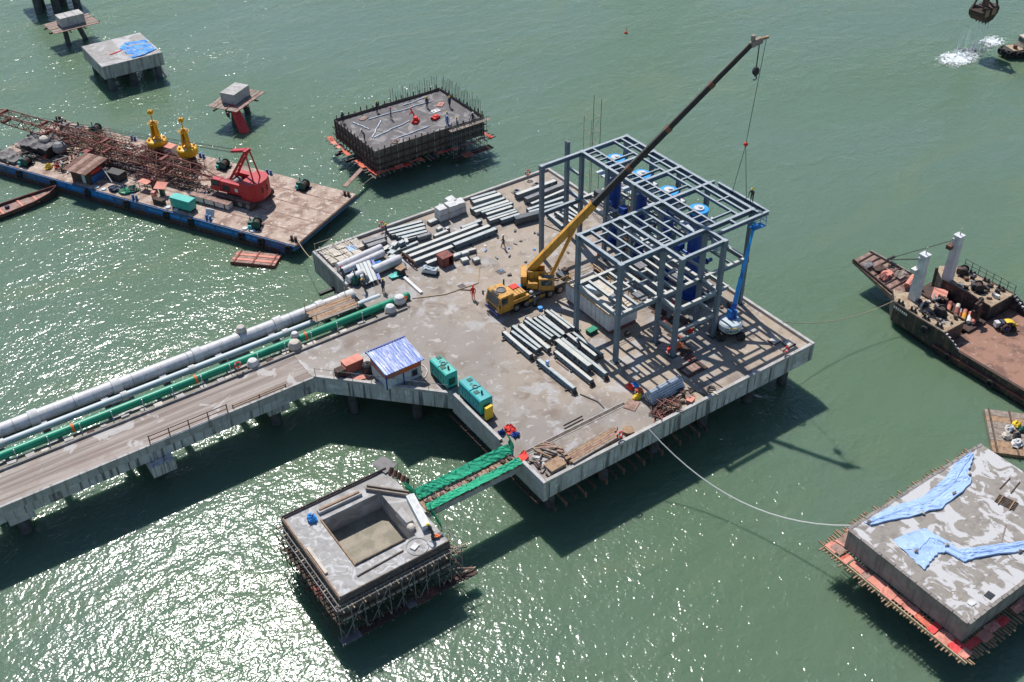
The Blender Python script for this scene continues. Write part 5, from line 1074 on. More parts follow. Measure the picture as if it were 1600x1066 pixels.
# ---- dolphin with the open pit and scaffold
D2 = thing('pit_dolphin', 'unfinished concrete dolphin with a square open pit', 'dolphin', (25.7, 60.2, 0))
xa, xb, ya, yb = 20.45, 30.9, 54.85, 65.6; px0, px1, py0, py1 = 23.05, 28.95, 57.2, 63.45
for r_ in ((xa, px0, ya, yb), (px1, xb, ya, yb), (px0, px1, ya, py0), (px0, px1, py1, yb)):
    G().box(*r_, -3.0, -.002 * (r_[0] + 5) / 10).obj('concrete_wall', 'cured_swirl' if r_[1] == px0 or r_[3] == py0 else 'cured_grey', D2, world=True)
G().box(px0, px1, py0, py1, -3.0, -2.0).obj('pit_floor', 'mud', D2, world=True)
for a, b, w_, m in (((px0 + .06, py0), (px0 + .06, py1), .1, 'timber'), ((px0 + .12, py0 + .06), (px1 - 1.0, py0 + .06), .1, 'timber_dark'), ((xa + .05, ya), (xa + .05, yb), .1, 'timber'), ((xa, yb - .05), (xb - 1, yb - .05), .1, 'form_ply'), ((xa, ya + .05), (xb, ya + .05), .1, 'timber_dark')):
    G().bar((*a, .06), (*b, .06), w_, .22).obj('form_edge', m, D2, world=True)
G().box(xa - .09, xa - .01, ya - .1, yb + .1, -2.5, .1).obj('form_panel', 'form_ply', D2, world=True)
for i in range(9): G().box(xa + i * 1.16, xa + i * 1.16 + 1.12, ya - .09, ya - .01, -2.5, -.05).obj('form_panel', 'form_ply', D2, world=True)
for i in range(9): G().box(xa + i * 1.16, xa + i * 1.16 + 1.12, yb + .01, yb + .09, -2.5, .3).obj('form_panel', 'form_ply', D2, world=True)
piles(D2, [(x, y) for x in (22.5, 29) for y in (57, 60.5, 63.8)], .55, z1=-2.9)
SCF = thing('timber_scaffold', 'dark tube and plank scaffold hanging round the pit dolphin', 'scaffold', (25.7, 54.0, -2))
r2 = random.Random(8)
for lv, z in enumerate((-1.0, -2.5, -3.9)):
    o1 = .68 + .06 * lv
    for a, b in (((xa - o1, ya - o1), (xb + o1, ya - o1)), ((xa - o1, ya - o1), (xa - o1, yb + .5)), ((xa - .3, ya - .3), (xb + .3, ya - .3)), ((xa - .3, ya - .3), (xa - .3, yb + .5)), ((xb + o1, ya - o1), (xb + o1, ya + 3))):
        G().cyl((*a, z + .55), (*b, z + .55), .05, n=5).obj('tube', 'grey' if lv == 0 else 'rust_dark', SCF, world=True)
    n_ = 30 if lv == 0 else 22
    for i in range(n_):
        x = xa - .4 + (xb - xa + 1.1) * i / n_ + r2.uniform(-.12, .12)
        G().bar((x, ya - .05, z + .42), (x + r2.uniform(-.1, .1), ya - o1 - r2.uniform(0, .3), z + .36), .1, .12).obj('joist', r2.choice(['timber', 'timber_dark', 'timber_dark', 'rope_tan', 'timber_grey', 'timber_dark']), SCF, world=True)
    for i in range(n_ - 2):
        y = ya + (yb - ya + .3) * i / (n_ - 2) + r2.uniform(-.12, .12)
        G().bar((xa - .05, y, z + .42), (xa - o1 + r2.uniform(-.15, .3), y + r2.uniform(-.1, .1), z + .36), .1, .12).obj('joist', r2.choice(['timber_grey', 'timber_dark', 'timber_dark', 'rope_tan']), SCF, world=True)
for i in range(11):
    x = xa - .7 + i * 1.18
    G().cyl((x, ya - .8, -4.9), (x, ya - .8, .15 if i % 3 == 0 else -.3), .04, n=5).obj('upright', 'grey', SCF, world=True)
    if i < 10 and i % 2 == 0: G().cyl((x, ya - .84, -4.4), (x + 2.2, ya - .84, -.6), .04, n=5).obj('brace', 'grey', SCF, world=True)
    y = ya - .6 + i * 1.1
    G().cyl((xa - .8, y, -4.9), (xa - .8, y, -.3), .04, n=5).obj('upright', 'rust_dark', SCF, world=True)
a = xa - .9
while a < xb + .8:
    L = r2.uniform(.8, 1.9)
    G().box(a, a + L - .04, ya - 1.25 - r2.uniform(0, .2), ya - .4, -3.9 + r2.uniform(-.05, .05), -3.82).obj('toe_board', r2.choice(['rust_red', 'rust_dark', 'rust_dark', 'tarp_grey', 'rust']), SCF, world=True); a += L
a = ya
while a < yb - 2.2:
    L = r2.uniform(.8, 1.9)
    G().box(xa - .85, xa - .35, a, a + L - .05, -2.0 + r2.uniform(-.05, .05), -1.94).obj('toe_board', r2.choice(['rust_red', 'rust_dark', 'orange_net', 'timber_dark']), SCF, world=True); a += L
for i in range(16):   # bristling ends at the outer corner
    x, y, z = xb + r2.uniform(-.2, 1.3), ya + r2.uniform(-1.2, 2.6), r2.uniform(-3.6, -.5)
    G().bar((x - .8, y + .2, z), (x + r2.uniform(.2, .9), y - r2.uniform(-.2, .6), z - .1), .08, .09).obj('loose_pole', r2.choice(['timber_grey', 'rope_tan', 'rust_dark', 'rust_pale']), SCF, world=True)
tag(G().bar((20.75, 57.8, .14), (20.75, 61.2, .14), .28, .14).obj('white_plank', 'tarp_cream'), 'pale plank lying on the outer edge of the pit dolphin', 'plank')
tag(G().bar((22.7, 56.1, .06), (27.2, 56.3, .06), .1, .1).obj('dark_batten', 'timber_dark'), 'dark batten lying along the near side of the pit', 'batten')
t = thing('steel_box_beam', 'long pale box beam lying slanted beside the pit by the gangway', 'beam', (30.3, 59.1, .002)); G().bar((30.75, 61.1, .35), (30.0, 57.1, .35), .75, .55).obj('beam_body', 'pipe_pale', t, world=True); G().bar((30.75, 61.1, .64), (30.0, 57.1, .64), .5, .04).obj('top_plank', 'tarp_white', t, world=True)
t = thing('steel_channel', 'slim channel beam lying across the far corner of the pit', 'beam', (29.5, 63, .002))
for k in (-.14, .14): G().bar((28.2 + k, 64.5 + k, .2), (30.9 + k, 61.6 + k, .2), .14, .3).obj('flange', 'timber_grey', t, world=True)
G().bar((28.2, 64.5, .1), (30.9, 61.6, .1), .2, .08).obj('web', 'rust_dark', t, world=True)
t = thing('white_roll', 'long grey white slab piece along the far side of the pit', 'slab', (25.4, 64.3, .002)); G().cbox(0, 0, 0, 4.2, .5, .3, -.02).obj('slab', 'concrete_pale', t); G().cbox(0, .05, .3, 3.9, .2, .1, -.02).obj('strip', 'timber', t)
t = thing('rubble_block', 'broken concrete lump on the gangway side of the pit', 'block', (29.1, 59.3, -.02)); G().hexa([(-.35, -1.1, 0), (.45, -1.0, 0), (.4, 1.0, 0), (-.4, .9, 0), (-.3, -.9, .6), (.3, -.9, .55), (.3, .9, .62), (-.3, .8, .5)]).obj('lump', 'concrete_pale', t); G().ball((-.1, -1.3, .3), .4, 8, .7).obj('sack', 'tarp_cream', t)
t = thing('blue_barrel', 'bright blue crumpled bag at the corner of the pit', 'bag', (22.55, 64.0, .002)); G().lump((0, 0, 0), [(.42, 0), (.5, .2), (.38, .5), (.12, .62)], 10).obj('bag', 'tarp_vivid', t); G().cyl((.05, -.05, .6), (.05, -.05, .72), .12, n=6).obj('knot', 'grey', t)
t = thing('rope_loop', 'thin pale rope loop lying on the near side of the pit dolphin', 'rope', (28.4, 56.0, .03)); G().torus((0, 0, 0), .95, .025, n=24, m=4).obj('rope', 'steel_pale', t); G().cbox(-.2, .1, 0, .7, .5, .1, .4).obj('wet_board', 'tarp_white', t)
tag(G().cbox(31.0, 66.2, .1, 1.5, 1.9, .05, .25).obj('grey_board', 'tarp_grey'), 'mauve grey board sticking out past the far corner of the pit dolphin', 'board')
for k in range(5):
    tag(G().cyl((30.9 + k * .12, 64.9 - k * .5, .02), (31.2 + k * .12, 65.1 - k * .5, .5), .26, .2, n=8).obj('rusty_roll', 'rust' if k % 2 else 'rust_dark'), 'rusty pink roll standing along the dolphin edge, %s from the grey board' % ORD[k], 'roll', 'rusty rolls beside the grey board')
for k in range(3): tag(G().loft([(29.8 + k*.35, 56.2, 0), (30.2 + k*.35, 56.2, 0)], [(29.8 + k*.35, 55.8, 0), (30.2 + k*.35, 55.7, 0)], 4, 4, .15, .15, seed=k).box(29.85 + k*.35, 30.15 + k*.35, 55.8, 56.15, .002, .2).obj('rubbish_bag', ('black', 'orange', 'tarp_grey')[k]), ('black rubbish bag by the gangway end of the pit dolphin', 'orange rag heap by the gangway end of the pit dolphin', 'grey rubbish bag at the corner below the gangway')[k], 'bag')
# netting wires at the gangway corner
g = G(); r3 = random.Random(4)
for k in range(26):
    p = Vector((31.3 + r3.uniform(0, 1.2), 55.2 + r3.uniform(0, 10.5), r3.uniform(-1.5, .9))); g.cyl(p, p + Vector((r3.uniform(-.6, .6), r3.uniform(-1, 1), r3.uniform(-.8, .6))), .02, n=4)
for k in range(7): g.cyl((31.6, 56.5 + k * 1.4, -1.6), (31.7, 56.5 + k * 1.4, 1.1), .025, n=4)
tag(g.obj('safety_wire', 'rope_tan'), 'tangle of thin safety wire and net posts on the gangway side of the pit dolphin', 'wire')
# ---- gangway
GW = thing('gangway', 'concrete footbridge edged with bright green safety net', 'gangway', (36.4, 60.0, 0))
G().box(31.0, 41.32, 59.1, 60.6, -1.0, -.1).obj('bridge_beam', 'concrete_pale', GW, world=True)
for i in range(23):
    x = 31.2 + i * .44; G().box(x, x + .36, 58.85 + rd.uniform(-.1, .1), 60.9 + rd.uniform(-.1, .1), -.09, -.02 + rd.uniform(0, .05)).obj('plank', rd.choice(['timber', 'timber_grey', 'rust_pale', 'timber']), GW, world=True)
for (ya_, za_), (yb_, zb_), sd_ in (((61.25, .78), (60.5, .2), 11), ((59.45, .42), (58.85, .16), 12)):
    G().loft([(31.3, ya_, za_), (36, ya_ + .1, za_ - .05), (41.4, ya_, za_ + .05)], [(31.3, yb_, zb_), (36, yb_, zb_), (41.4, yb_, zb_)], 44, 6, 0, .07, .015, sd_).obj('green_net', 'net_green', GW, world=True)
    for i in range(8): G().cyl((31.3 + i * 1.42, ya_ - .2, -.1), (31.3 + i * 1.42, ya_, za_ + .15), .03, n=5).obj('net_post', 'rope_tan', GW, world=True)
for i in range(13): G().cbox(31.8 + i * .75, 60.0 + rd.uniform(-.25, .25), .0, .35, .4, .12 + rd.uniform(0, .12), rd.random()).obj('plank_offcut', rd.choice(['timber_dark', 'rust_dark', 'timber_grey']), GW, world=True)
G().loft([(41.3, 60.8, 1.0), (41.9, 61.6, 1.0), (42.0, 62.6, .9)], [(41.3, 60.5, 0), (42.2, 61.5, 0), (42.4, 62.4, 0)], 14, 5, 0, .12, .015, 14).obj('green_net', 'net_green', GW, world=True)
G().loft([(31.3, 61.0, .9), (31.0, 62.6, .9)], [(31.4, 61.0, -.2), (31.1, 62.6, -.2)], 8, 5, 0, .1, .015, 15).obj('green_net', 'net_green', GW, world=True)
G().loft([(31.4, 58.9, .8), (31.2, 56.8, .6)], [(31.6, 58.9, -.5), (31.4, 56.8, -.6)], 10, 5, 0, .1, .015, 16).obj('green_net', 'net_green', GW, world=True)
tag(G().loft([(41.5, 59.9, 0), (42.5, 60.2, 0)], [(41.4, 59.0, 0), (42.4, 59.3, 0)], 7, 6, .2, .22, seed=17).obj('red_cloth', 'red_bright'), 'bright red cloth crumpled at the platform end of the gangway', 'cloth')
# ---- formwork dolphin
D3 = thing('formwork_dolphin', 'rectangular dolphin still in dark formwork with orange netting round its foot', 'dolphin', (69.2, 126.2, 0))
xa, xb, ya, yb = 60.3, 78.1, 120.3, 132.2
G().box(xa + .1, xb - .1, ya + .1, yb - .1, -2.9, -.45).obj('concrete_pour', 'form_top', D3, world=True)
n_ = 18
for i in range(n_):
    x = xa + (xb - xa) * i / n_; w_ = (xb - xa) / n_
    for y, s in ((ya, -1), (yb, 1)):
        c0, c1 = sorted((y, y + s * .07)); G().box(x + .015, x + w_ - .015, c0, c1, -2.9, -.02 + rd.uniform(-.04, .05)).obj('form_panel', 'form_ply', D3, world=True)
        c0, c1 = sorted((y + s * .075, y + s * .2)); G().box(x + w_/2 - .06, x + w_/2 + .06, c0, c1, -3.0, .35 + rd.uniform(-.1, .35)).obj('soldier', 'timber_dark' if i % 3 else 'timber_grey', D3, world=True)
n_ = 12
for i in range(n_):
    y = ya + (yb - ya) * i / n_; w_ = (yb - ya) / n_
    for x, s in ((xa, -1), (xb, 1)):
        c0, c1 = sorted((x, x + s * .07)); G().box(c0, c1, y + .015, y + w_ - .015, -2.9, -.02 + rd.uniform(-.04, .05)).obj('form_panel', 'form_ply', D3, world=True)
        c0, c1 = sorted((x + s * .075, x + s * .2)); G().box(c0, c1, y + w_/2 - .06, y + w_/2 + .06, -3.0, .3 + rd.uniform(-.1, .3)).obj('soldier', 'timber_dark', D3, world=True)
for z in (-2.2, -1.2):
    G().bar((xa - .3, ya - .26, z), (xb + .3, ya - .26, z), .1, .14).obj('waler', 'rust_dark', D3, world=True); G().bar((xa - .26, ya - .3, z), (xa - .26, yb + .3, z), .1, .14).obj('waler', 'rust_dark', D3, world=True)
ledge(D3, xa - .2, xb + .2, ya - .2, yb + .2, -3.15, .95, 'SW', ['orange_net', 'orange_net', 'pink_net', 'red_bright', 'orange_net', 'red_cloth'], 9, .35, 'timber_grey', .8)
ledge(D3, xa - .2, xb + .2, ya - .2, yb + .2, -3.15, .95, 'E', ['pink_net', 'orange_net', 'red_cloth'], 10, .35, 'rust_dark', .8)
piles(D3, [(x, y) for x in (62.5, 66.5, 71, 75.6) for y in (122.5, 126.3, 130)], .65, z1=-2.9)
for x, y in ((60.0, 129.0), (60.2, 126.4)): G().bar((x, y, -3.6), (x - 1.6, y - .1, -3.7), .45, .4).obj('jutting_pile', 'black', D3, world=True)
for i in range(26):     # rebar rods standing up
    y = ya + 1 + (yb - ya - 1.2) * i / 26; G().cyl((xb + .15, y, -2), (xb + .2, y, 1.4 + rd.uniform(0, 1.2)), .035, n=4).obj('rebar_rod', 'rust_dark', D3, world=True)
for i in range(20):
    x = xa + 9.5 + i * .42; G().cyl((x, yb + .15, -2), (x, yb + .2, 1.1 + rd.uniform(0, 1.2)), .03, n=4).obj('rebar_rod', 'rust_dark', D3, world=True)
# access scaffold on its east part of the south side
for k in range(9):
    x = 72.2 + k * .72
    G().cyl((x, ya - 1.0, -5), (x, ya - 1.0, .55), .035, n=5).obj('scaffold_tube', 'grey', D3, world=True); G().cyl((x, ya - .35, -5), (x, ya - .35, .5), .035, n=5).obj('scaffold_tube', 'grey', D3, world=True)
for z in (-4.4, -2.8, -1.2, .3): G().cyl((71.9, ya - 1.02, z), (78.6, ya - 1.02, z), .035, n=5).obj('scaffold_tube', 'grey', D3, world=True)
for k in range(8): G().box(72.0 + k * .85, 72.8 + k * .85, ya - 1.0, ya - .3, -.35, -.3).obj('scaffold_board', 'timber_grey', D3, world=True)
for k in range(8): G().box(72.0 + k * .85, 72.8 + k * .85, ya - 1.6, ya - .3, -4.6, -4.54).obj('scaffold_board', rd.choice(['rust_red', 'rust_dark', 'orange_net']), D3, world=True)
# things on its deck
for i, (x0, y0, x1, y1) in enumerate(((64.6, 129.8, 75.0, 129.6), (62.3, 130.3, 63.2, 127.0), (62.3, 124.6, 66.0, 128.6), (62.4, 124.4, 69.3, 126.0), (64.2, 122.4, 70.6, 122.8), (71.0, 130.8, 75.4, 131.4))):
    g = G().tube([(x0 + (x1-x0)*k/8 + rd.uniform(-.12, .12), y0 + (y1-y0)*k/8 + rd.uniform(-.12, .12), -.38) for k in range(9)], .09, 6)
    tag(g.obj('pale_hose', 'silver'), ('longest pale hose along the back of the formwork deck', 'short pale hose in the west corner of the formwork deck', 'pale hose slanting across the formwork deck', 'pale hose leading to the red vibrator on the formwork deck', 'pale hose along the front of the formwork deck', 'pale hose in the far corner of the formwork deck')[i], 'hose')
for i, (x, y, m) in enumerate(((69.7, 125.2, 'red_bright'), (72.6, 124.5, 'red_bright'), (75.6, 127.9, 'pink_net'), (64.4, 121.8, 'rust_pale'), (64.2, 130.6, 'rust_pale'))):
    t = thing('concrete_pump', ('red machine in the middle of the formwork deck', 'low red machine nearer the front of the formwork deck', 'pink tray toward the far corner of the formwork deck', 'pale pink ringed opening at the front of the formwork deck', 'rusty patch box at the back of the formwork deck')[i], 'machine', (x, y, -.45), rd.random())
    G().cbox(0, 0, 0, 1.3, .8, .35 if i < 2 else .12).obj('base', m, t)
    if i < 2: G().cbox(.1, 0, .35, .6, .5, .45 if i == 0 else .15).obj('motor', m, t); G().cyl((-.5, 0, .3), (-.9, .1, .5), .08, n=6).obj('nozzle', 'black', t)
    else: G().cbox(0, 0, .12, .7, .4, .04).obj('insert', 'black' if i == 3 else 'timber_grey', t)
t = thing('white_sheet', 'white board with two dark holes on the formwork deck', 'board', (73.9, 126.6, -.44), .1); G().cbox(0, 0, 0, 1.3, .9, .05).obj('board', 'tarp_white', t)
for k in (-.3, .3): G().cyl((k, 0, .05), (k, 0, .065), .15, n=10).obj('hole', 'black', t)
# ---- small outer dolphins
D4 = thing('breasting_dolphin', 'square pale concrete dolphin on dark piles with a vivid blue sheet on top', 'dolphin', (44.2, 177.7, 0))
xa, xb, ya, yb = 39.75, 49.75, 172.6, 183.0; zt = -1.0
G().box(xa, xb, ya, yb, zt - 2.1, zt).obj('concrete_block', 'concrete', D4, world=True); G().box(xa + .04, xb - .04, ya + .04, yb - .04, zt + .001, zt + .04).obj('top_screed', 'cured_grey', D4, world=True)
piles(D4, [(x, y) for x in (40.9, 44.5, 48.7) for y in (173.6, 178, 181.8)], .6, z1=zt - 2)
G().bar((48.9, 174.4, zt - 2), (50.3, 173.4, -6.2), .9, .3).obj('raking_slab', 'concrete_pale', D4, world=True)
sheet('blue_sheet', 'tarp_vivid', [(44.6, 179.0, zt), (46.5, 180.0, zt), (49.4, 179.6, zt)], [(44.9, 173.0, zt), (47, 173.2, zt), (49.4, 174.2, zt)], 18, 16, 'vivid blue sheet lying over one corner of the square pale dolphin', .06, .16, 6)
tag(G().bar((42.4, 176.6, zt + .1), (44.6, 177.2, zt + .1), .2, .1).obj('red_strip', 'red_cloth'), 'thin red strip beside the vivid blue sheet', 'strip')
def cap_dolphin(name, label, x, y, zt, rz, sx_, sy_, cloth=False):
    t = thing(name, label, 'dolphin', (x, y, 0), rz)
    for k in range(3): G().cbox(-sx_/3 + k * sx_/3, 0, zt - 1.6, sx_/3 - .06, sy_, 1.6).obj('cap_block', 'concrete_pale', t)
    for k in range(8): G().cbox(0, -sy_ * .95 + k * sy_ * .27, zt - 1.78 + .03 * (k % 2), sx_ * 1.9, sy_ * .24, .1, .02 * (k % 3)).obj('plank', 'timber_grey' if k % 3 else 'rust_pale', t)
    for k in (-1, 1): G().bar((k * sx_ * .3, -sy_ * 1.25, zt - 1.95), (k * sx_ * .3, sy_ * 1.25, zt - 1.95), .2, .22).obj('bearer', 'timber_dark', t); G().bar((-sx_ * 1.05, k * sy_ * .5, zt - 2.0), (sx_ * 1.05, k * sy_ * .5, zt - 2.0), .25, .25).obj('bearer', 'timber_dark', t)
    return t
t = cap_dolphin('catwalk_dolphin', 'small concrete cap on two raking piles near the top edge of the bay', 42.3, 197.5, -.5, .05, 4.3, 2.6)
piles(t, [(40.8, 197.2)], .45, z1=-2.3); G().cyl((44.6, 197.2, -8), (43.2, 198.0, -2.3), .45, n=12).obj('pile', 'pile', t, smooth=True, world=True)
t = cap_dolphin('catwalk_dolphin', 'small concrete cap on raking piles with red cloth hanging from it', 53.2, 151.2, -.4, .55, 4.0, 2.5)
G().cyl((55.6, 153.0, -8), (54.6, 152.2, -2.2), .5, n=12).obj('pile', 'pile', t, smooth=True, world=True); G().cyl((51.4, 149.2, -8), (52.2, 150.0, -2.2), .5, n=12).obj('pile', 'pile', t, smooth=True, world=True)
g = G()
for k in range(9):
    a = -.5 * pi + k * pi / 8 + 3.6; g.cyl((52.0 + .5 * cos(a), 149.4 + .5 * sin(a), -2.1), (52.3 + .7 * cos(a), 146.9 + .7 * sin(a), -5.9), .26, n=6)
tag(g.obj('red_cloth', 'red_cloth'), 'red cloth wrapped round a pile of the small cap dolphin', 'cloth')
tag(G().loft([(51.0, 149.2, -1.9), (50.6, 149.8, -1.9)], [(51.0, 149.0, -3.9), (50.7, 149.6, -3.6)], 4, 6, 0, .1, seed=3).obj('blue_rag', 'cloth_navy'), 'dark blue rag hanging beside the red cloth on the cap dolphin', 'rag')
t = thing('pile_bent', 'row of dark piles under a dark deck at the top edge', 'piles', (44.3, 215, 0))
piles(t, [(41.0, 215.6), (44.0, 214.6), (47.7, 213.9), (42.2, 218.5), (46, 217.4)], .75, z1=-1.5); G().box(39.5, 49.5, 213.6, 222, -1.5, .8).obj('deck', 'concrete_dark', t, world=True)
# ================================================================== CRANE BARGE
BZ, BR = -3.53, atan2(.482, .876)
def BL(x, y, z=0): return Vector((42.93 + x * .876 - y * .482, 110.24 + x * .482 + y * .876, BZ + z))
BG = thing('crane_barge', 'long flat barge with a blue side and a rusty plated deck', 'barge', BL(0, 0), BR)
LB_, WB = 53.3, 14.1
pr = [(0, -.004), (0, -.75), (4.2, -2.9), (49.5, -2.9), (LB_, -.9), (LB_, -.004)]
g = G(); n_ = len(pr); g.add([(0, y, z) for y, z in pr] + [(WB, y, z) for y, z in pr], [(i, n_ + i, n_ + (i+1) % n_, (i+1) % n_) for i in range(n_)] + [tuple(range(n_)), tuple(range(2*n_-1, n_-1, -1))])
hull = g.obj('hull', 'blue_hull', BG)
rd = random.Random(61)
for i in range(12):
    for j_ in range(5):
        a, b = i * LB_ / 12, j_ * WB / 5
        G().box(b + .01, b + WB/5 - .01, a + .01, a + LB_/12 - .01, .0, .022 + .006 * ((i * 3 + j_ * 2) % 3)).obj('deck_plate', 'barge_deck', BG)
for j_ in range(1, 5): G().box(j_ * WB/5 - .1, j_ * WB/5 + .1, .05, 12, .03, .05).obj('deck_strap', 'rust_pale', BG)
for a, b in (((-.07, 0), (-.07, LB_)),): G().bar((*a, -.16), (*b, -.16), .13, .18).obj('rub_rail', 'blue_hull', BG); G().bar((-.05, 1.5, -1.05), (-.05, LB_, -1.05), .09, .12).obj('rub_rail', 'blue_hull', BG)
for i in range(19): G().bar((-.04, 1.2 + i * 2.85, -.25), (-.04, 1.2 + i * 2.85, -1.9), .07, .09).obj('hull_frame', 'blue_hull', BG)
G().box(-.03, -.004, 2.6, LB_ - .6, -1.98, -1.25).obj('boot_stripe', 'rust_dark', BG); G().box(-.012, -.004, 6, 24, -.95, -.5).obj('paint_patch', 'blue_lift', BG); G().box(-.012, -.004, 30, 41, -.98, -.3).obj('paint_patch', 'blue_lift', BG)
G().bar((0, -.06, -.15), (WB, -.06, -.15), .12, .2).obj('rub_rail', 'rust', BG)
for i, y in enumerate((1.0, 5.2, 8.3, 16.5, 20.6, 27.4, 34.3, 40.6, 47)):
    for k in range(2): G().torus((-.2, y + .1 * k, -.55 - .5 * k), .36, .15, 'x', 14, 6).obj('tyre_fender', 'rubber', BG)
def bollards(x, y, mat='blue_hull'):
    for k in (-.3, .3): G().cyl((x, y + k, .03), (x, y + k, .62), .16, n=8).cyl((x, y + k, .56), (x, y + k, .64), .21, n=8).obj('bollard', mat, BG)
    G().cbox(x, y, .028, .5, 1.2, .06).obj('bollard_base', mat, BG)
for x, y, m in ((.4, 26.2, 'blue_hull'), (.45, 13.9, 'blue_hull'), (13.6, 38.2, 'blue_hull'), (13.6, 25.6, 'blue_hull'), (13.7, 14.0, 'blue_hull'), (.9, .8, 'rust_dark'), (13.2, .9, 'rust_dark'), (13.4, 51.5, 'rust_dark')): bollards(x, y, m)
for x, y in ((.5, 33.0), (.5, 31.8), (.5, 20.6), (.5, 19.3), (.5, 8.1), (.5, 6.9)): G().cyl((x, y, .028), (x, y, .2), .38, .33, n=12).obj('hatch_cover', 'pipe_pale', BG)
G().cbox(13.2, 52, .028, .3, .3, 1.1).obj('davit_post', 'rust', BG)
# ---- crawler crane
CC = thing('crawler_crane', 'red crawler crane on the barge with its lattice boom lying low', 'crane', BL(6.9, 13.2, .03), BR)
for x in (-1.95, 1.95):
    g = G(); n_ = 14; pr = []
    for k in range(n_ + 1): a = -pi/2 + pi * k / n_; pr.append((2.9 + .5 * cos(a), .52 + .5 * sin(a)))
    for k in range(n_ + 1): a = pi/2 + pi * k / n_; pr.append((-2.9 + .5 * cos(a), .52 + .5 * sin(a)))
    m_ = len(pr); g.add([(x - .42, y, z) for y, z in pr] + [(x + .42, y, z) for y, z in pr], [(i, m_ + i, m_ + (i+1) % m_, (i+1) % m_) for i in range(m_)] + [tuple(range(m_)), tuple(range(2*m_-1, m_-1, -1))])
    tr = g.obj('track', 'rust_dark', CC)
    for k in range(16): G().box(x - .45, x + .45, -2.9 + k * .37, -2.65 + k * .37, 1.02, 1.07).obj('track_shoe', 'rust_pale' if x < 0 else 'rust', tr)
    for k in range(5): G().cyl((x - .44, -2.6 + k * 1.3, .5), (x + .44, -2.6 + k * 1.3, .5), .34, n=12).obj('roller', 'grey', tr)
G().box(-1.5, 1.5, -1.4, 1.4, .5, 1.1).obj('undercarriage', 'black', CC); G().cyl((0, 0, 1.1), (0, 0, 1.4), 1.1, n=18).obj('slew_ring', 'black', CC)
body = G().box(-1.75, 1.75, -1.4, 3.2, 1.4, 1.7); body.obj('bedplate', 'red_paint', CC)
hs = G().box(-1.85, -1.05, -1.4, 2.0, 1.7, 3.05).box(1.05, 1.85, -1.4, 2.0, 1.7, 3.05).obj('side_housing', 'red_paint', CC)
G().prism([(-1.95, -1.4), (-1.95, -2.9), (-1.5, -3.6), (-.5, -3.95), (.5, -3.95), (1.5, -3.6), (1.95, -2.9), (1.95, -1.4)], 1.0, 3.5).obj('counterweight', 'red_paint', CC)
for k in (-.6, .3): G().box(k, k + .25, -3.99, -3.93, 1.9, 2.7).obj('weight_slot', 'rust_dark', CC)
cb = G().hexa([(-1.95, 1.9, 1.5), (-.9, 1.9, 1.5), (-.9, 3.6, 1.5), (-1.95, 3.6, 1.5), (-1.9, 1.95, 3.1), (-.95, 1.95, 3.1), (-.95, 3.2, 3.1), (-1.9, 3.2, 3.1)]).obj('cab', 'red_paint', CC)
G().box(-1.99, -1.94, 2.1, 3.1, 2.2, 2.9).obj('window', 'glass', cb); G().box(-1.85, -1.0, 3.42, 3.47, 2.1, 2.8).obj('window', 'glass', cb)
G().box(-1.88, -1.86, -.9, -.45, 1.95, 2.45).obj('white_plate', 'white_paint', hs); G().box(-1.88, -1.85, .4, 1.6, 1.75, 2.55).obj('engine_opening', 'black', hs)
for y, r_ in ((-.6, .5), (.7, .45)):
    dr = G().cyl((-.8, y, 2.2), (.8, y, 2.2), r_, n=14).obj('winch_drum', 'grey', CC); G().cyl((-.85, y, 2.2), (-.75, y, 2.2), r_ + .15, n=14).obj('drum_flange', 'rust', dr)
G().cbox(.3, 1.6, 1.7, 1.2, .7, .9).obj('engine', 'tarp_grey', CC)
ap = Vector((0, -2.0, 7.4))
for s in (-.75, .75):
    G().bar((s, 1.7, 1.9), ap + Vector((s * .55, 0, 0)), .22, .3).obj('gantry_leg', 'red_paint', CC); G().bar((s, -2.9, 3.1), ap + Vector((s * .55, 0, 0)), .14, .16).obj('gantry_stay', 'red_paint', CC)
for k in (.3, .55, .8): G().bar(Vector((-.75, 1.7, 1.9)).lerp(ap + Vector((-.4, 0, 0)), k), Vector((.75, 1.7, 1.9)).lerp(ap + Vector((.4, 0, 0)), k), .12, .14).obj('gantry_cross', 'red_paint', CC)
G().bar(ap + Vector((-.6, 0, 0)), ap + Vector((.6, 0, 0)), .35, .35).obj('gantry_head', 'red_paint', CC); G().bar(ap + Vector((0, .2, .05)), ap + Vector((0, 2.4, -.5)), .7, .3).obj('spreader', 'red_paint', CC)
bf, bt = Vector((0, 3.2, 1.9)), Vector((.5, 47.5, 2.9)); ba = bt - bf
def lat(t, sx_, sz_):
    w_, h_ = 1.6, 1.5; k = min(1, t / .1, (1 - t) / .12 + .12); return bf + ba * t + Vector((sx_ * w_ / 2 * max(k, .3), 0, sz_ * h_ / 2 * max(k, .25)))
N_ = 30
for s1, s2 in ((-1, -1), (1, -1), (1, 1), (-1, 1)):
    g = G(); g.tube([lat(i / N_, s1, s2) for i in range(N_ + 1)], .085, 6); g.obj('boom_chord', 'rust_red', CC)
g = G()
for i in range(N_):
    a, b = i / N_, (i + 1) / N_; c = (-1, -1), (1, -1), (1, 1), (-1, 1)
    for k in range(4):
        p, q = c[k], c[(k + 1) % 4]
        if i % 2: p, q = q, p
        g.cyl(lat(a, *p), lat(b, *q), .05, n=5)
        if i % 3 == 0: g.cyl(lat(a, *p), lat(a, *q), .055, n=5)
g.obj('boom_lattice', 'rust', CC)
for t0 in (.22, .46, .72, .9, .97): G().bar(lat(t0, -1, 1), lat(t0, 1, 1), .4, .35).bar(lat(t0, -1, -1), lat(t0, 1, -1), .4, .35).obj('boom_joint', 'rust_red', CC)
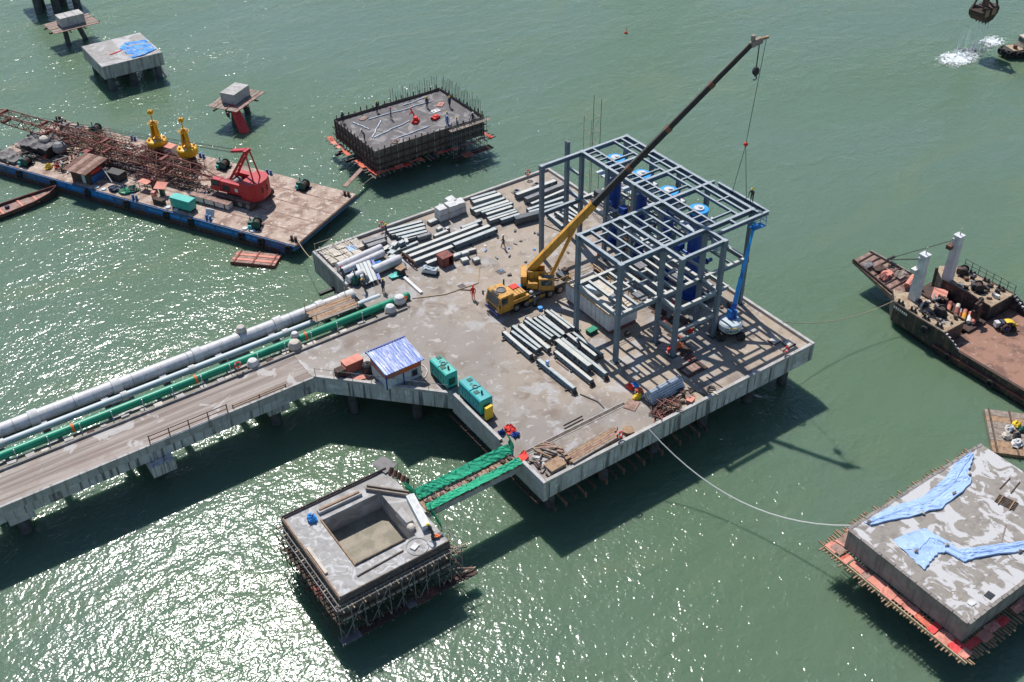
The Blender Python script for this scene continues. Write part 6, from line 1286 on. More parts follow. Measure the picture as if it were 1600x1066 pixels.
for s in (-.5, .5):
    G().cyl(ap + Vector((s, 2.3, -.5)), lat(.97, s, 1), .03, n=4).obj('pendant_rope', 'cable', CC); G().cyl(ap + Vector((s * .6, 1.5, -.4)), lat(.75, s, 1.1), .03, n=4).obj('pendant_rope', 'rust_dark', CC)
G().cbox(-1.4, 25.5, 1.6, 1.4, .9, .5).obj('hook_ball', 'rust_red', CC)
def onb(name, label, cat, x, y, r=0, group=None): return thing(name, label, cat, BL(x, y, .035), BR + r, group)
# ---- buoys
def buoy(x, y, label):
    t = onb('navigation_buoy', label, 'buoy', x, y, rd.random(), 'yellow buoys on the barge')
    t.location.z += .75
    G().cyl((0, 0, -.75), (0, 0, 0), 1.0, n=8).obj('cradle_base', 'black', t)
    b = G().lathe((0, 0, .55), [(.9, 0), (1.35, .15), (1.42, .35), (1.42, 1.05), (1.3, 1.2), (.7, 1.28)], 22).obj('float', 'buoy_yellow', t, smooth=True)
    G().cyl((0, 0, 0), (0, 0, .56), .8, n=14).obj('cradle', 'rust_dark', t)
    for k in range(6): a = k * pi/3; G().cbox(1.05 * cos(a), 1.05 * sin(a), 1.74, .3, .2, .3, a).obj('lug', 'white_paint' if k % 2 else 'buoy_yellow', b)
    for k in range(4):
        a = k * pi/2 + .4; G().cyl((.55 * cos(a), .55 * sin(a), 1.8), (.34 * cos(a), .34 * sin(a), 4.3), .1, n=6).obj('tower_leg', 'buoy_yellow', t)
        G().hexa([(.56*cos(a), .56*sin(a), 2.0), (.56*cos(a+1.57), .56*sin(a+1.57), 2.0), (.5*cos(a+1.57), .5*sin(a+1.57), 2.0), (.5*cos(a), .5*sin(a), 2.0), (.3*cos(a), .3*sin(a), 4.1), (.3*cos(a+1.57), .3*sin(a+1.57), 4.1), (.26*cos(a+1.57), .26*sin(a+1.57), 4.1), (.26*cos(a), .26*sin(a), 4.1)]).obj('tower_panel', 'buoy_yellow', t) if k != 1 else None
    G().torus((0, 0, 4.2), .75, .05, n=20, m=5).obj('guard_ring', 'buoy_yellow', t)
    for k in range(4): a = k * pi/2; G().cyl((0, 0, 4.2), (.75 * cos(a), .75 * sin(a), 4.2), .04, n=5).obj('ring_arm', 'buoy_yellow', t)
    G().cyl((0, 0, 4.2), (0, 0, 4.6), .3, n=12).obj('lantern_base', 'yellow_paint', t); G().cyl((0, 0, 4.6), (0, 0, 5.9), .09, n=7).obj('mast', 'buoy_yellow', t)
    for k in (.785, -.785): G().bar((-.4 * cos(k), -.4 * sin(k), 5.9), (.4 * cos(k), .4 * sin(k), 5.9), .12, .5).obj('top_mark', 'buoy_yellow', t)
    return t
buoy(11.6, 31.5, 'yellow navigation buoy on the barge, farther from the red crane'); buoy(11.5, 26.0, 'yellow navigation buoy on the barge, nearer the red crane')
# ---- shed and near side clutter
t = onb('deck_shed', 'rusty sheet roofed shed on the barge edge', 'shed', 2.2, 36.0)
G().box(-1.4, 1.5, -1.7, 1.7, 0, 1.9).obj('wall', 'rust_dark', t)
for k in range(5): G().hexa([(-2.3, -2.1 + k * .85, 1.95), (2.2, -2.1 + k * .85, 2.35), (2.2, -1.27 + k * .85, 2.35), (-2.3, -1.27 + k * .85, 1.95), (-2.3, -2.1 + k * .85, 2.02), (2.2, -2.1 + k * .85, 2.42), (2.2, -1.27 + k * .85, 2.42), (-2.3, -1.27 + k * .85, 2.02)]).obj('roof_sheet', 'rust_pale' if k % 2 else 'rust', t)
G().box(-1.46, -1.41, -.9, -.3, .05, 1.6).obj('door', 'pipe_pale', t); G().box(-1.0, 1.0, -1.76, -1.71, 1.3, 1.75).obj('red_board', 'red_bright', t); G().box(-1.2, 1.6, -1.82, -1.77, .1, 1.1).obj('blue_board', 'blue_hull', t)
sx = rd.randint
t = onb('deck_tank', 'black box tank beside the rusty shed on the barge', 'tank', 3.6, 32.2); G().cbox(0, 0, 0, 1.4, 2.4, 1.2).obj('shell', 'black', t); G().bar((-1.2, -.2, .1), (-.6, 1.6, 1.6), .12, .12).obj('hose', 'tarp_white', t)
def genb(x, y, label, m, L=2.6):
    t = onb('generator', label, 'generator', x, y); G().cbox(0, 0, .25, 1.25, L, 1.3).obj('canopy', m, t); G().cbox(0, 0, 1.55, 1.32, L + .06, .08).obj('roof_panel', m, t); G().cbox(0, 0, 0, 1.2, L - .2, .25).obj('skid', 'black', t)
    for k in (-.7, 0, .7): G().cbox(-.64, k, .5, .03, .5, .8).obj('door', m, t)
    return t
genb(1.3, 18.6, 'bright green generator on the barge edge before the red crane', 'teal_paint', 3.2)
t = onb('control_stand', 'pink topped table on the barge between the green generator and the shed', 'table', 3.1, 26.6); G().cbox(0, 0, 1.15, 1.1, 1.7, .06).obj('top', 'pink_net', t)
for a, b in ((-.45, -.7), (.45, -.7), (.45, .7), (-.45, .7)): G().cyl((a, b, 0), (a, b, 1.15), .05, n=5).obj('leg', 'rust', t)
G().cbox(.5, -1.0, 0, .1, .9, 1.5).obj('red_screen', 'rust_red', t)
t = onb('control_stand', 'small salmon roofed stand on the barge nearest the green generator', 'stand', 2.9, 23.6, .3); G().hexa([(-.7, -.8, 1.2), (.7, -.8, 1.5), (.7, .8, 1.5), (-.7, .8, 1.2), (-.7, -.8, 1.26), (.7, -.8, 1.56), (.7, .8, 1.56), (-.7, .8, 1.26)]).obj('roof', 'pink_net', t); G().cbox(0, 0, 0, .6, .5, 1.2).obj('cabinet', 'green_dark', t); G().cbox(-.7, .9, 0, .6, .5, .8).obj('salmon_box', 'pink_net', t)
t = onb('welding_box', 'black box on the barge edge below the salmon stand', 'box', .9, 22.4); G().cbox(0, 0, 0, .7, 1.6, .65).obj('body', 'black', t); G().cbox(0, 0, .65, .75, 1.65, .05).obj('lid', 'rust_dark', t)
for i, (x, y, m, l) in enumerate(((1.2, 30.4, 'cloth_navy', 'dark blue bag end on the barge edge by the shed'), (1.6, 29.2, 'cloth_navy', 'dark blue bag in the middle of the barge edge heap'), (2.0, 28.0, 'green_dark', 'dark green cylinder heap on the barge edge'), (1.2, 28.6, 'pipe_green', 'small bright green sheet before the blue bags'), (6.3, 40.8, 'teal_paint', 'crumpled green net behind the rusty shed'), (5.0, 41.6, 'orange', 'orange ball float behind the rusty shed'), (2.6, 42.0, 'red_bright', 'red and blue bundle beside the rusty shed'), (3.9, 45.5, 'red_bright', 'red ball float among the dark barge clutter'), (1.8, 43.0, 'helmet_yellow', 'yellow bucket heap on the barge edge beyond the shed'))):
    t = onb('cargo_bag', l, 'bag', x, y); s = .85 if i < 5 else .5; G().lump((.01 * i, .02 * i, 0), [(s*.9, 0), (s, .2), (s*.75, .5), (s*.2, .7)], 10).obj('bag', m, t); G().torus((.01 * i, .02 * i, .45), s * .7, .04, n=12, m=4).obj('tie', 'rope_tan', t)
def winch(x, y, r, label):
    t = onb('mooring_winch', label, 'winch', x, y, r, 'dark green winches on the barge deck')
    G().cbox(0, 0, 0, 1.6, 1.4, .15).obj('bed', 'black', t); G().cyl((-.5, 0, .65), (.5, 0, .65), .42, n=12).obj('drum', 'rust_dark', t)
    for s in (-.55, .55): G().cyl((s - .05, 0, .65), (s + .05, 0, .65), .6, n=14).obj('flange', 'green_dark', t)
    G().cbox(.2, .8, .1, 1.0, .6, .8).obj('engine', 'green_dark', t); G().cyl((.4, .9, .9), (.4, .9, 1.35), .07, n=6).obj('exhaust', 'black', t); G().cbox(-.5, .75, .1, .4, .5, .5).obj('gearbox', 'teal_deep', t)
winch(12.3, 7.1, 0, 'dark green winch near the bare far end of the barge'); winch(1.5, 6.9, .4, 'dark green winch at the barge edge near the red raft'); winch(12.4, 20.6, .1, 'grey green winch behind the red crane'); winch(13.2, 44.8, .2, 'dark green winch on the far side of the barge clutter'); winch(1.3, 46.6, .1, 'green winch on the barge edge near the small rusty boat')
t = onb('white_trough', 'long rust topped white box beam lying beside the crane tracks', 'beam', 3.7, 16.0); G().cbox(0, 0, .15, .9, 6.4, .7).obj('beam_body', 'tarp_white', t); G().cbox(0, 0, .85, 1.0, 6.5, .08).obj('top', 'rust_pale', t)
for k in (-2, 0, 2): G().cbox(0, k, 0, 1.0, .25, .15).obj('bearer', 'black', t)
for k in range(4): G().cbox(0, -2.6 + k * 1.7, .1, 1.02, .14, .8).obj('rib', 'rust_dark', t)
t = onb('signboard_rack', 'pale blue board leaning on the barge edge', 'board', 1.3, 14.2, .2); G().hexa([(-.4, -.6, 0), (-.3, -.6, 0), (-.3, .6, 0), (-.4, .6, 0), (.1, -.6, .9), (.2, -.6, .9), (.2, .6, .9), (.1, .6, .9)]).obj('board', 'pipe_pale', t); G().bar((.1, 0, .8), (.7, 0, 0), .06, .06).obj('strut', 'grey', t)
t = onb('white_cabinet', 'pale cabinet between the two yellow buoys', 'cabinet', 11.6, 29.3); G().cbox(0, 0, 0, 1.2, 1.5, 1.9).obj('shell', 'white_paint', t); G().cbox(0, 0, 1.9, 1.3, 1.6, .06).obj('lid', 'pink_net', t)
# rebar cages
def cage(x, y, L, w_, h, r, label, m='rust', z=0):
    t = onb('rebar_cage', label, 'rebar cage', x, y, r, 'rusty rebar cages on the barge'); g = G()
    for i in range(4):
        for a, b in ((-w_/2 + w_*i/3, .08 + z), (-w_/2 + w_*i/3, h + z)): g.cyl((a, -L/2, b), (a, L/2, b), .05, n=4)
    for i in (1, 2):
        for a in (-w_/2, w_/2): g.cyl((a, -L/2, z + h*i/3), (a, L/2, z + h*i/3), .05, n=4)
    g.obj('long_bars', m, t)
    n_ = max(5, int(L / .55))
    for i in range(n_):
        yy = -L/2 + L * (i + .5) / n_ + rd.uniform(-.06, .06)
        G().tube([(-w_/2, yy, .08 + z), (w_/2, yy, .08 + z), (w_/2, yy, h + z), (-w_/2, yy, h + z), (-w_/2, yy, .08 + z)], .045, 4).obj('stirrup', m if i % 3 else 'rust_pale', t)
for i, (x, y, L, w_, h, r) in enumerate(((10.3, 38.6, 5, 2.2, 1.5, .1), (9.2, 31.0, 6, 2.6, 1.7, -.05), (8.6, 25.6, 5, 2.4, 1.7, .05), (6.9, 34.0, 6.5, 2.0, 1.3, .08), (10.8, 30.4, 3.5, 1.6, 1.9, 0), (8.0, 40.2, 5.5, 2.2, 1.4, -.1), (5.6, 27.5, 5, 1.8, .9, .06), (10.6, 24.6, 3.2, 1.6, 1.0, .2), (9.8, 45.5, 5, 2.0, 1.3, .15), (6.2, 22.5, 4, 1.8, .6, .1), (11.5, 42, 4, 1.5, .9, -.2))):
    cage(x, y, L, w_, h, r, 'rusty rebar cage on the barge, ' + ('by the far winch under the boom', 'largest, under the middle of the boom', 'nearest the red crane, with curly ends', 'behind the rusty shed', 'beside the yellow buoys, tall and short', 'beyond the shed under the boom', 'low, beside the long dark pipes', 'low, between the near buoy and crane', 'farthest along toward the black clutter', 'flat mat in front of the crane', 'small, on the far edge by the winch')[i], ('rust', 'rust_red', 'rust', 'rust_pale', 'rust_dark')[i % 5])
def heapb(name, label, cat, x, y, rx, ry, n_, mats, **k):
    t = sticks(name, label, cat, 0, 0, rx, ry, n_, mats, z=0, **k); t.location = BL(x, y, .03); t.rotation_euler = (0, 0, BR); return t
heapb('scrap_heap', 'brown scrap heap under the boom beside the shed', 'scrap', 7.6, 37.0, 1.8, 5.0, 46, ['rust', 'rust_dark', 'rust_pale', 'timber_grey', 'rust_red'], h=1.3, Lr=(.8, 2.4), th=.16)
heapb('scrap_heap', 'brown scrap heap under the boom toward the red crane', 'scrap', 9.4, 28.0, 2.2, 5.0, 50, ['rust', 'rust_dark', 'rust_pale', 'rust_red'], h=1.2, Lr=(.8, 2.6), th=.14)
heapb('scrap_heap', 'dark scrap and pipe heap on the far left of the barge', 'scrap', 8.6, 46.5, 3.4, 3.6, 48, ['rust_dark', 'timber_dark', 'tarp_grey', 'rust', 'timber_grey'], h=1.4, Lr=(.8, 2.8), th=.2)
heapb('scrap_heap', 'low dark scatter of metal in front of the shed tank', 'scrap', 4.9, 30.0, 1.2, 3.4, 40, ['rust_dark', 'timber_dark', 'tarp_grey', 'grey'], h=.4, Lr=(.4, 1.5), th=.12)
heapb('scrap_heap', 'low rusty scatter between the crane tracks and the cages', 'scrap', 5.9, 20.2, 1.2, 2.4, 30, ['rust_dark', 'rust', 'tarp_grey', 'blue_hull'], h=.35, Lr=(.4, 1.4), th=.12)
t = onb('steel_pipes', 'dark long pipes lying along the barge below the boom', 'pipes', 6.2, 34.0, .02)
for k in range(4): G().cyl((-.3 + k * .3, -6 + k * .4, .2 + .15 * (k % 2)), (-.3 + k * .3, 6.5 - k * .5, .25 + .15 * (k % 2)), .15, n=8).obj('pipe', 'steel_dark' if k % 2 else 'rust_dark', t)
t = onb('big_pipe', 'thick rusty pipe leaning toward the far winch', 'pipe', 11.8, 41.0, -.7); G().cyl((0, -1.6, .4), (0, 1.6, 1.3), .4, n=12).obj('pipe', 'timber_grey', t, smooth=True); G().cyl((0, 1.58, 1.295), (0, 1.63, 1.31), .33, n=12).obj('bore', 'black', t)
for a_ in ((5.2, 38.8, 1.3, 2.4, 'grey brown jumble of pipes and boards behind the rusty shed', 40), (3.6, 41.2, 1.6, 1.8, 'tan and grey jumble of boards beside the black covered machinery', 34), (10.8, 34.6, 1.8, 3.0, 'rusty jumble of bars along the far edge of the barge before the buoys', 44), (11.6, 48.6, 1.6, 3.0, 'grey purple jumble at the far left corner of the barge', 36), (2.4, 48.2, 1.2, 1.6, 'brown jumble beside the green winch by the small boat', 24)):
    heapb('scrap_heap', a_[4], 'scrap', a_[0], a_[1], a_[2], a_[3], a_[5], ['timber_grey', 'tarp_grey', 'rust', 'rust_dark', 'rust_pale', 'timber_dark', 'grey', 'tarp_cream'], h=1.1, Lr=(.5, 2.2), th=.17)
# left end machinery under grey tarps
t = onb('barge_winch_house', 'dark machinery covered with grey tarps at the left end of the barge', 'machinery', 5.4, 47.6)
G().cbox(0, 0, 0, 3.4, 5.2, 1.5).obj('machine_frame', 'black', t); G().loft([(-2.0, -2.8, 1.6), (-2.1, 2.8, 1.5)], [(1.9, -2.8, 1.7), (2.0, 2.8, 1.6)], 14, 10, .05, .3, seed=4).obj('tarp', 'tarp_grey', t); G().ball((.3, -.5, 1.9), .8, 10, .6).obj('tan_cover', 'tarp_cream', t); G().ball((.2, -3.2, 1.2), 1.1, 10, .8).obj('grey_cover', 'grey', t); G().bar((-1.9, -2.9, .1), (-2.3, 2.8, 1.2), .16, .16).obj('pale_boom', 'timber_grey', t)
t = onb('net_cargo', 'grey netted cargo heap on the barge corner nearest the small boat', 'cargo', 1.7, 50.4); G().loft([(-1.3, -2.2, 0), (-1.3, 2.2, 0)], [(1.3, -2.2, 0), (1.4, 2.2, 0)], 14, 8, .5, .25, seed=13).box(-1.2, 1.2, -2.1, 2.1, 0, .45).obj('load', 'tarp_grey', t); G().box(-1.35, 1.35, -2.3, 2.3, 0, .1).obj('pallet', 'timber_dark', t)
for i, (x, y, s) in enumerate(((12.6, 47.5, .8), (12.8, 52.0, .7), (11.9, 50.0, .9), (7.3, 51.5, .9))):
    t = onb('deck_machine', ('black machine beside the far winch', 'black bitts on the far barge corner', 'purple grey box by the far barge corner', 'black machine at the left barge end')[i], 'machine', x, y); G().cbox(0, 0, 0, s, s * 1.4, s).obj('body', 'black' if i != 2 else 'tarp_grey', t); G().cyl((0, .2, s), (0, .2, s + .5), .12, n=6).obj('stub', 'black', t)
# mooring bits
tag(G().bar((54.9, 119.6, -3.45), (60.5, 123.2, -3.1), .62, .1).obj('gangplank', 'rust_pale'), 'narrow pale gangplank from the barge to the formwork dolphin', 'plank')
def rope(name, pts, sag, r, mat, label):
    P = []
    for a, b in zip(pts[:-1], pts[1:]):
        a, b = Vector(a), Vector(b)
        for k in range(14): t_ = k / 14; p = a.lerp(b, t_); p.z -= sag * 4 * t_ * (1 - t_); P.append(p)
    P.append(Vector(pts[-1])); return tag(G().tube(P, r, 5).obj(name, mat), label, 'rope')
rope('mooring_rope', [BL(1.2, .6, .3), (41.75, 102.3, -.9)], .4, .04, 'rope_tan', 'tan rope from the barge corner to the platform corner')
rope('mooring_rope', [BL(13.2, .9, .3), (60.5, 120.0, -3.0)], .3, .03, 'rope_tan', 'thin rope from the barge end to the formwork dolphin')
rope('mooring_rope', [(53.6, 55.5, .35), (60.0, 36.4, -.05)], 3.4, .06, 'rope_pale', 'white mooring rope hanging from the front kerb to the blotchy block')
rope('mooring_rope', [(76.2, 60.0, .4), (92.6, 57.6, -2.0)], 1.3, .04, 'rope_tan', 'thin tan rope from the platform to the rusty ship')
# ---- rafts and boats
t = thing('red_raft', 'rusty red raft floating below the barge end', 'raft', (38.6, 112.9, WL), -.79)
G().box(-2.9, 2.9, -1.35, 1.35, -.3, .32).obj('hull', 'rust_red', t)
for k in range(5): G().box(-2.9, 2.9, -1.3 + k * .53, -1.3 + k * .53 + .46, .32, .42 + .03 * (k % 2)).obj('plank', 'pink_net' if k % 2 else 'rust_pale', t)
for k in (-2.4, 0, 2.4): G().box(k - .1, k + .1, -1.4, 1.4, .45, .52).obj('cross_beam', 'rust_red', t)
t = thing('work_boat', 'small rusty open boat at the left edge beside the barge', 'boat', (17.6, 143.9, WL), .1)
g = G(); st = [(-7.5, 1.3, -.2, .75), (-2, 1.5, -.2, .72), (2, 1.25, -.2, .85), (4.3, .75, -.1, 1.05), (5.7, .06, .3, 1.4)]
P = []
for x, b, z0, z1 in st: P += [(x, -b, z1), (x, -b * .7, z0 - .3), (x, b * .7, z0 - .3), (x, b, z1)]
F = []
for i in range(4):
    for k in range(3): F.append((i*4+k, (i+1)*4+k, (i+1)*4+k+1, i*4+k+1))
F += [(0, 1, 2, 3), (16, 19, 18, 17)]
g.add(P, F); g.obj('hull', 'rust_dark', t)
g = G()
for i in range(4):
    (x0, b0, _, z0), (x1, b1, _, z1) = st[i], st[i+1]; g.hexa([(x0, -b0 + .1, z0 - .35), (x1, -b1 + .04, z1 - .3), (x1, b1 - .04, z1 - .3), (x0, b0 - .1, z0 - .35), (x0, -b0 + .1, z0 - .3), (x1, -b1 + .04, z1 - .25), (x1, b1 - .04, z1 - .25), (x0, b0 - .1, z0 - .3)])
g.obj('deck', 'rust_pale', t)
for s in (-1, 1): G().tube([(x, s * b, z1 + .03) for x, b, _, z1 in st], .08, 6).obj('gunwale', 'rust_red', t)
for k in (-5, -2.2, .5, 2.6): G().box(k - .15, k + .15, -1.2, 1.2, .55, .63).obj('thwart', 'pink_net', t)
for k, m in ((-3.6, 'blue_dark'), (-3.0, 'red_bright'), (-1.2, 'cloth_navy')): G().ball((k, .3, .65), .35, 8, .7).obj('bundle', m, t)
t = thing('timber_raft', 'timber raft with bags between the rusty ship and the blotchy block', 'raft', (87.3, 38.0, WL), radians(-137))
rr = random.Random(5)
for k in range(7): G().box(-3.3 + k * .95, -3.3 + k * .95 + .9, -2.4, 2.2 + .3 * rr.random(), -.3, .34 + .05 * rr.random()).obj('plank', rr.choice(['timber_grey', 'timber', 'rust_pale', 'timber_grey']), t)
for k in (-2.0, 0, 2.0): G().bar((-3.4, k, .46), (3.5, k, .46), .16, .14).obj('stringer', 'timber_dark', t)
for k, (x, y, m, s) in enumerate(((-1.2, .4, 'helmet_yellow', .5), (-.4, -.4, 'tarp_white', .5), (.6, .2, 'black', .45), (.8, -.8, 'tarp_cream', .5), (1.7, 0, 'tarp_white', .6), (-.5, .9, 'green_dark', .4))):
    tag(G().lump(tuple(Matrix.Translation(t.location) @ Matrix.Rotation(radians(-137), 4, 'Z') @ Vector((x, y, .46))), [(s * .9, 0), (s, .15), (s*.6, .4), (.05, .5)], 8).obj('raft_bag', m), ('yellow bag heap on the timber raft', 'white bag beside the yellow heap on the timber raft', 'black bag on the timber raft', 'cream bag on the timber raft', 'white bag nearest the blotchy block on the timber raft', 'dark green bag on the timber raft')[k], 'bag')
tag(G().cbox(88.9, 40.2, WL + .1, 2.0, 1.1, .06, -.3).obj('orange_sheet', 'orange'), 'orange sheet floating at the end of the timber raft', 'sheet')
t = thing('marker_buoy', 'tiny red marker buoy far out on the open water', 'buoy', (123.1, 142.1, WL)); G().lathe((0, 0, -.2), [(.15, 0), (.3, .15), (.3, .35), (.1, .55)], 10).obj('float', 'red_bright', t); G().cyl((0, 0, .5), (0, 0, 1.1), .06, n=5).obj('stick', 'orange', t)
# ================================================================== RUSTY LANDING SHIP
SH = thing('landing_ship', 'rusty black hulled landing ship with a lowered bow ramp and two white posts', 'ship', (98, 50, WL))
def sobj(g, n_, m, par=None, **k): return g.obj(n_, m, par or SH, world=True, **k)
fz, bz, wz = -2.25, -3.45, -4.15
xl, xr = 91.75, 104.4
# hull skin: sections along -Y  (y, half breadth l, r, top z)
def hull_side(x, sgn, name):
    ys = [59.6, 57.6, 54.5, 50.7, 49.6, 48.4, 40, 28]; top = [fz - .35, fz, fz, fz, -2.7, bz, bz, bz]; off = [2.4, .25, .05, 0, 0, 0, 0, 0]
    P = []
    for y, z, o in zip(ys, top, off):
        ow = o + (1.3 if y > 59 else .95 if y > 57 else .45 if y > 54 else .2 if y > 50 else .06)
        P += [(x + (-sgn) * o, y, z), (x + (-sgn) * ow, y - (.9 if y > 57 else 0), WL + .4), (x + (-sgn) * (ow + .7), y - (1.3 if y > 57 else .1), WL - 1.2)]
    F = []
    for i in range(len(ys) - 1):
        for k in range(2): F.append((i*3+k, (i+1)*3+k, (i+1)*3+k+1, i*3+k+1))
    n_ = len(P); P2 = [(px + (-sgn) * .18, py, pz) for px, py, pz in P]; F2 = [tuple(n_ + i for i in q[::-1]) for q in F]
    for i in range(len(ys) - 1): F2.append((i*3, n_ + i*3, n_ + (i+1)*3, (i+1)*3))
    return sobj(G().add(P + P2, F + F2), name, 'hull_black')
h1 = hull_side(xl, -1, 'hull_side'); h2 = hull_side(xr, 1, 'hull_side')
G().box(xl + .3, xr - .3, 28, 50.6, WL - 1, wz).obj('well_deck', 'deck_rust', SH, world=True)
sobj(G().box(xl + 2.6, xr - 2.6, 50.6, 59.5, WL - 1, wz - .3), 'bow_floor', 'rust_dark')
# forecastle decks either side
fl = [(xl + .1, 50.7), (95.3, 50.7), (95.6, 57.2), (94.2, 58.6), (xl + 2.2, 59.4), (xl + .3, 57.6)]
sobj(G().prism(fl, wz - .6, fz - .04), 'forecastle', 'hull_black'); sobj(G().prism(fl, fz - .037, fz - .02), 'forecastle_deck', 'ship_tan')
fr = [(xr - .1, 50.7), (xr - .3, 57.6), (xr - 2.2, 59.4), (101.2, 58.8), (99.9, 57.2), (99.8, 50.7)]
sobj(G().prism(fr[::-1], wz - .6, fz - .04), 'forecastle', 'hull_black'); sobj(G().prism(fr[::-1], fz - .037, fz - .02), 'forecastle_deck', 'ship_tan')
for a, b in (((95.32, 50.7), (95.6, 57.2)), ((99.8, 50.7), (99.9, 57.2))): sobj(G().bar((*a, fz + .1), (*b, fz + .1), .1, .25), 'coaming', 'rust_dark')
for a, b in (((xl + .05, 50.7), (95.3, 50.7)), ((99.8, 50.7), (xr - .05, 50.7))): sobj(G().bar((*a, fz + .02), (*b, fz + .02), .12, .15), 'coaming', 'ship_tan')
# curved steps of white blocks at the break
for s, x in ((1, xl + .12), (-1, xr - .12)):
    for k in range(5): sobj(G().cbox(x + s * .12, 50.5 - k * .42, fz - .3 - k * .24, .3, .26, .22), 'step_block', 'tarp_white')
# bulwark stays, rub rail with red line, tyres
for i in range(20):
    y = 48.0 - i * 1.0
    for s, x in ((1, xl + .19), (-1, xr - .19)): sobj(G().bar((x + s * .1, y, wz), (x + s * .02, y, bz - .06), .16, .1), 'bulwark_stay', 'rust_dark')
sobj(G().bar((xl + .1, 48.5, bz + .03), (xl + .1, 28, bz + .03), .36, .08), 'bulwark_cap', 'rust_dark'); sobj(G().bar((xr - .1, 48.5, bz + .03), (xr - .1, 28, bz + .03), .36, .08), 'bulwark_cap', 'rust_red')
sobj(G().bar((xl - .1, 51.5, -4.35), (xl - .06, 28, -4.35), .22, .16), 'rub_rail', 'rust_red')
for y, z in ((52.9, -3.1), (49.4, -4.7), (44, -4.8)): sobj(G().torus((xl - .2, y, z), .38, .15, 'x', 14, 6), 'tyre_fender', 'rubber')
g = G()
for k in range(7): g.box(xl - .035, xl - .004, 57.2 - k * .28, 57.38 - k * .28, -2.75 - .02 * k, -2.5 - .02 * k)
sobj(g, 'name_marking', 'white_paint').location = (.0, 0, 0)
for k in range(2): sobj(G().torus((xl + .5, 45.5 - k * .9, wz + .3), .4, .05, 'x', 14, 5), 'rope_loop', 'rope_tan')
# ramp
rp = G().hexa([(93.9, 58.6, -3.9), (99.6, 59.6, -3.9), (97.75, 66.0, -2.35), (94.45, 65.9, -2.35), (93.9, 58.6, -3.3), (99.6, 59.6, -3.3), (97.75, 66.0, -2.05), (94.45, 65.9, -2.05)])
rmp = sobj(rp, 'bow_ramp', 'rust_pale')
q = G().bar((94.2, 58.6, -3.15), (94.55, 65.9, -1.95), .2, .3).obj('ramp_edge', 'rust_dark', rmp, world=False); q.data.transform(MW[SH.name].inverted())
q = G().bar((99.4, 59.6, -3.15), (97.65, 66.0, -1.95), .2, .3).obj('ramp_edge', 'timber_grey', rmp); q.data.transform(MW[SH.name].inverted())
for k in range(7):
    y = 60.2 + k * .85; z = -3.2 + (y - 59) * .178
    q = G().bar((94.5, y, z), (99.0 - (y - 60) * .22, y + .2, z), .14, .1).obj('ramp_cleat', 'rust_dark', rmp); q.data.transform(MW[SH.name].inverted())
rd = random.Random(19)
for i, (x, y, m, l) in enumerate(((95.3, 64.3, 'tarp_grey', 'grey crumpled net on the ramp tip'), (96.1, 63.2, 'rust_dark', 'dark sheet heap on the ship ramp'), (96.3, 62.2, 'pink_net', 'salmon coloured mat lump on the ship ramp'), (97.6, 61.2, 'timber_grey', 'grey plank heap on the ship ramp'), (95.6, 61.9, 'rust_red', 'reddish lump at the ramp edge'))):
    z = -3.2 + (y - 59) * .178
    tag(G().loft([(x - .8, y - .5, z), (x + .8, y - .5, z)], [(x - .7, y + .5, z + .15), (x + .7, y + .5, z + .15)], 7, 6, .12, .16, seed=i + 50).obj('ramp_load', m), l, 'load')
t = thing('pink_roll', 'salmon pink rolled mattress on the ramp foot beside the white post', 'roll', (97.0, 59.6, -3.1)); G().cyl((-.9, -.5, .5), (1.2, .2, .6), .4, n=10).obj('roll', 'pink_net', t); G().cyl((-.9, -.7, .1), (1.1, -.3, .2), .35, n=10).obj('under_roll', 'tarp_grey', t)
# white posts
for i, (x, y) in enumerate(((94.25, 56.75), (100.57, 57.04))):
    p0 = Vector((x, y, fz)); p1 = Vector((x + .1, y + .05, fz + 5.9)); q_ = sobj(G().taper(p0, p1, .95, 1.0, .8, .85), 'king_post', 'white_paint')
    g = G().cbox(p1.x, p1.y, p1.z - .02, .98, .98, .12); o = g.obj('post_cap', 'white_paint', q_); o.data.transform(MW[SH.name].inverted())
    g = G().cyl((x + .1, y, fz + 6), (x + .1, y, fz + 6.9), .07, n=6); g.cbox(x - .3, y + .3, fz + 5.2, .5, .3, .4); o = g.obj('lamp_mast', 'tarp_white', q_); o.data.transform(MW[SH.name].inverted())
    g = G().cbox(x - .45, y + .45, fz + 3.6 if i == 0 else fz + 4.2, .9, .6, .5); o = g.obj('post_bracket', 'tarp_white' if i == 0 else 'rust', q_); o.data.transform(MW[SH.name].inverted())
    a, b = p1 + Vector((-.4, .3, -.6)), Vector((98.4 if i else 97.9, 63.6, -2.0))
    for k in (-.12, .12): sobj(G().cyl(a + Vector((k, 0, 0)), b + Vector((k, 0, 0)), .035, n=5), 'ramp_wire', 'cable')
    sobj(G().bar(b + Vector((0, 0, .0)), b + Vector((.3, -.4, .35)), .25, .25), 'wire_block', 'black')
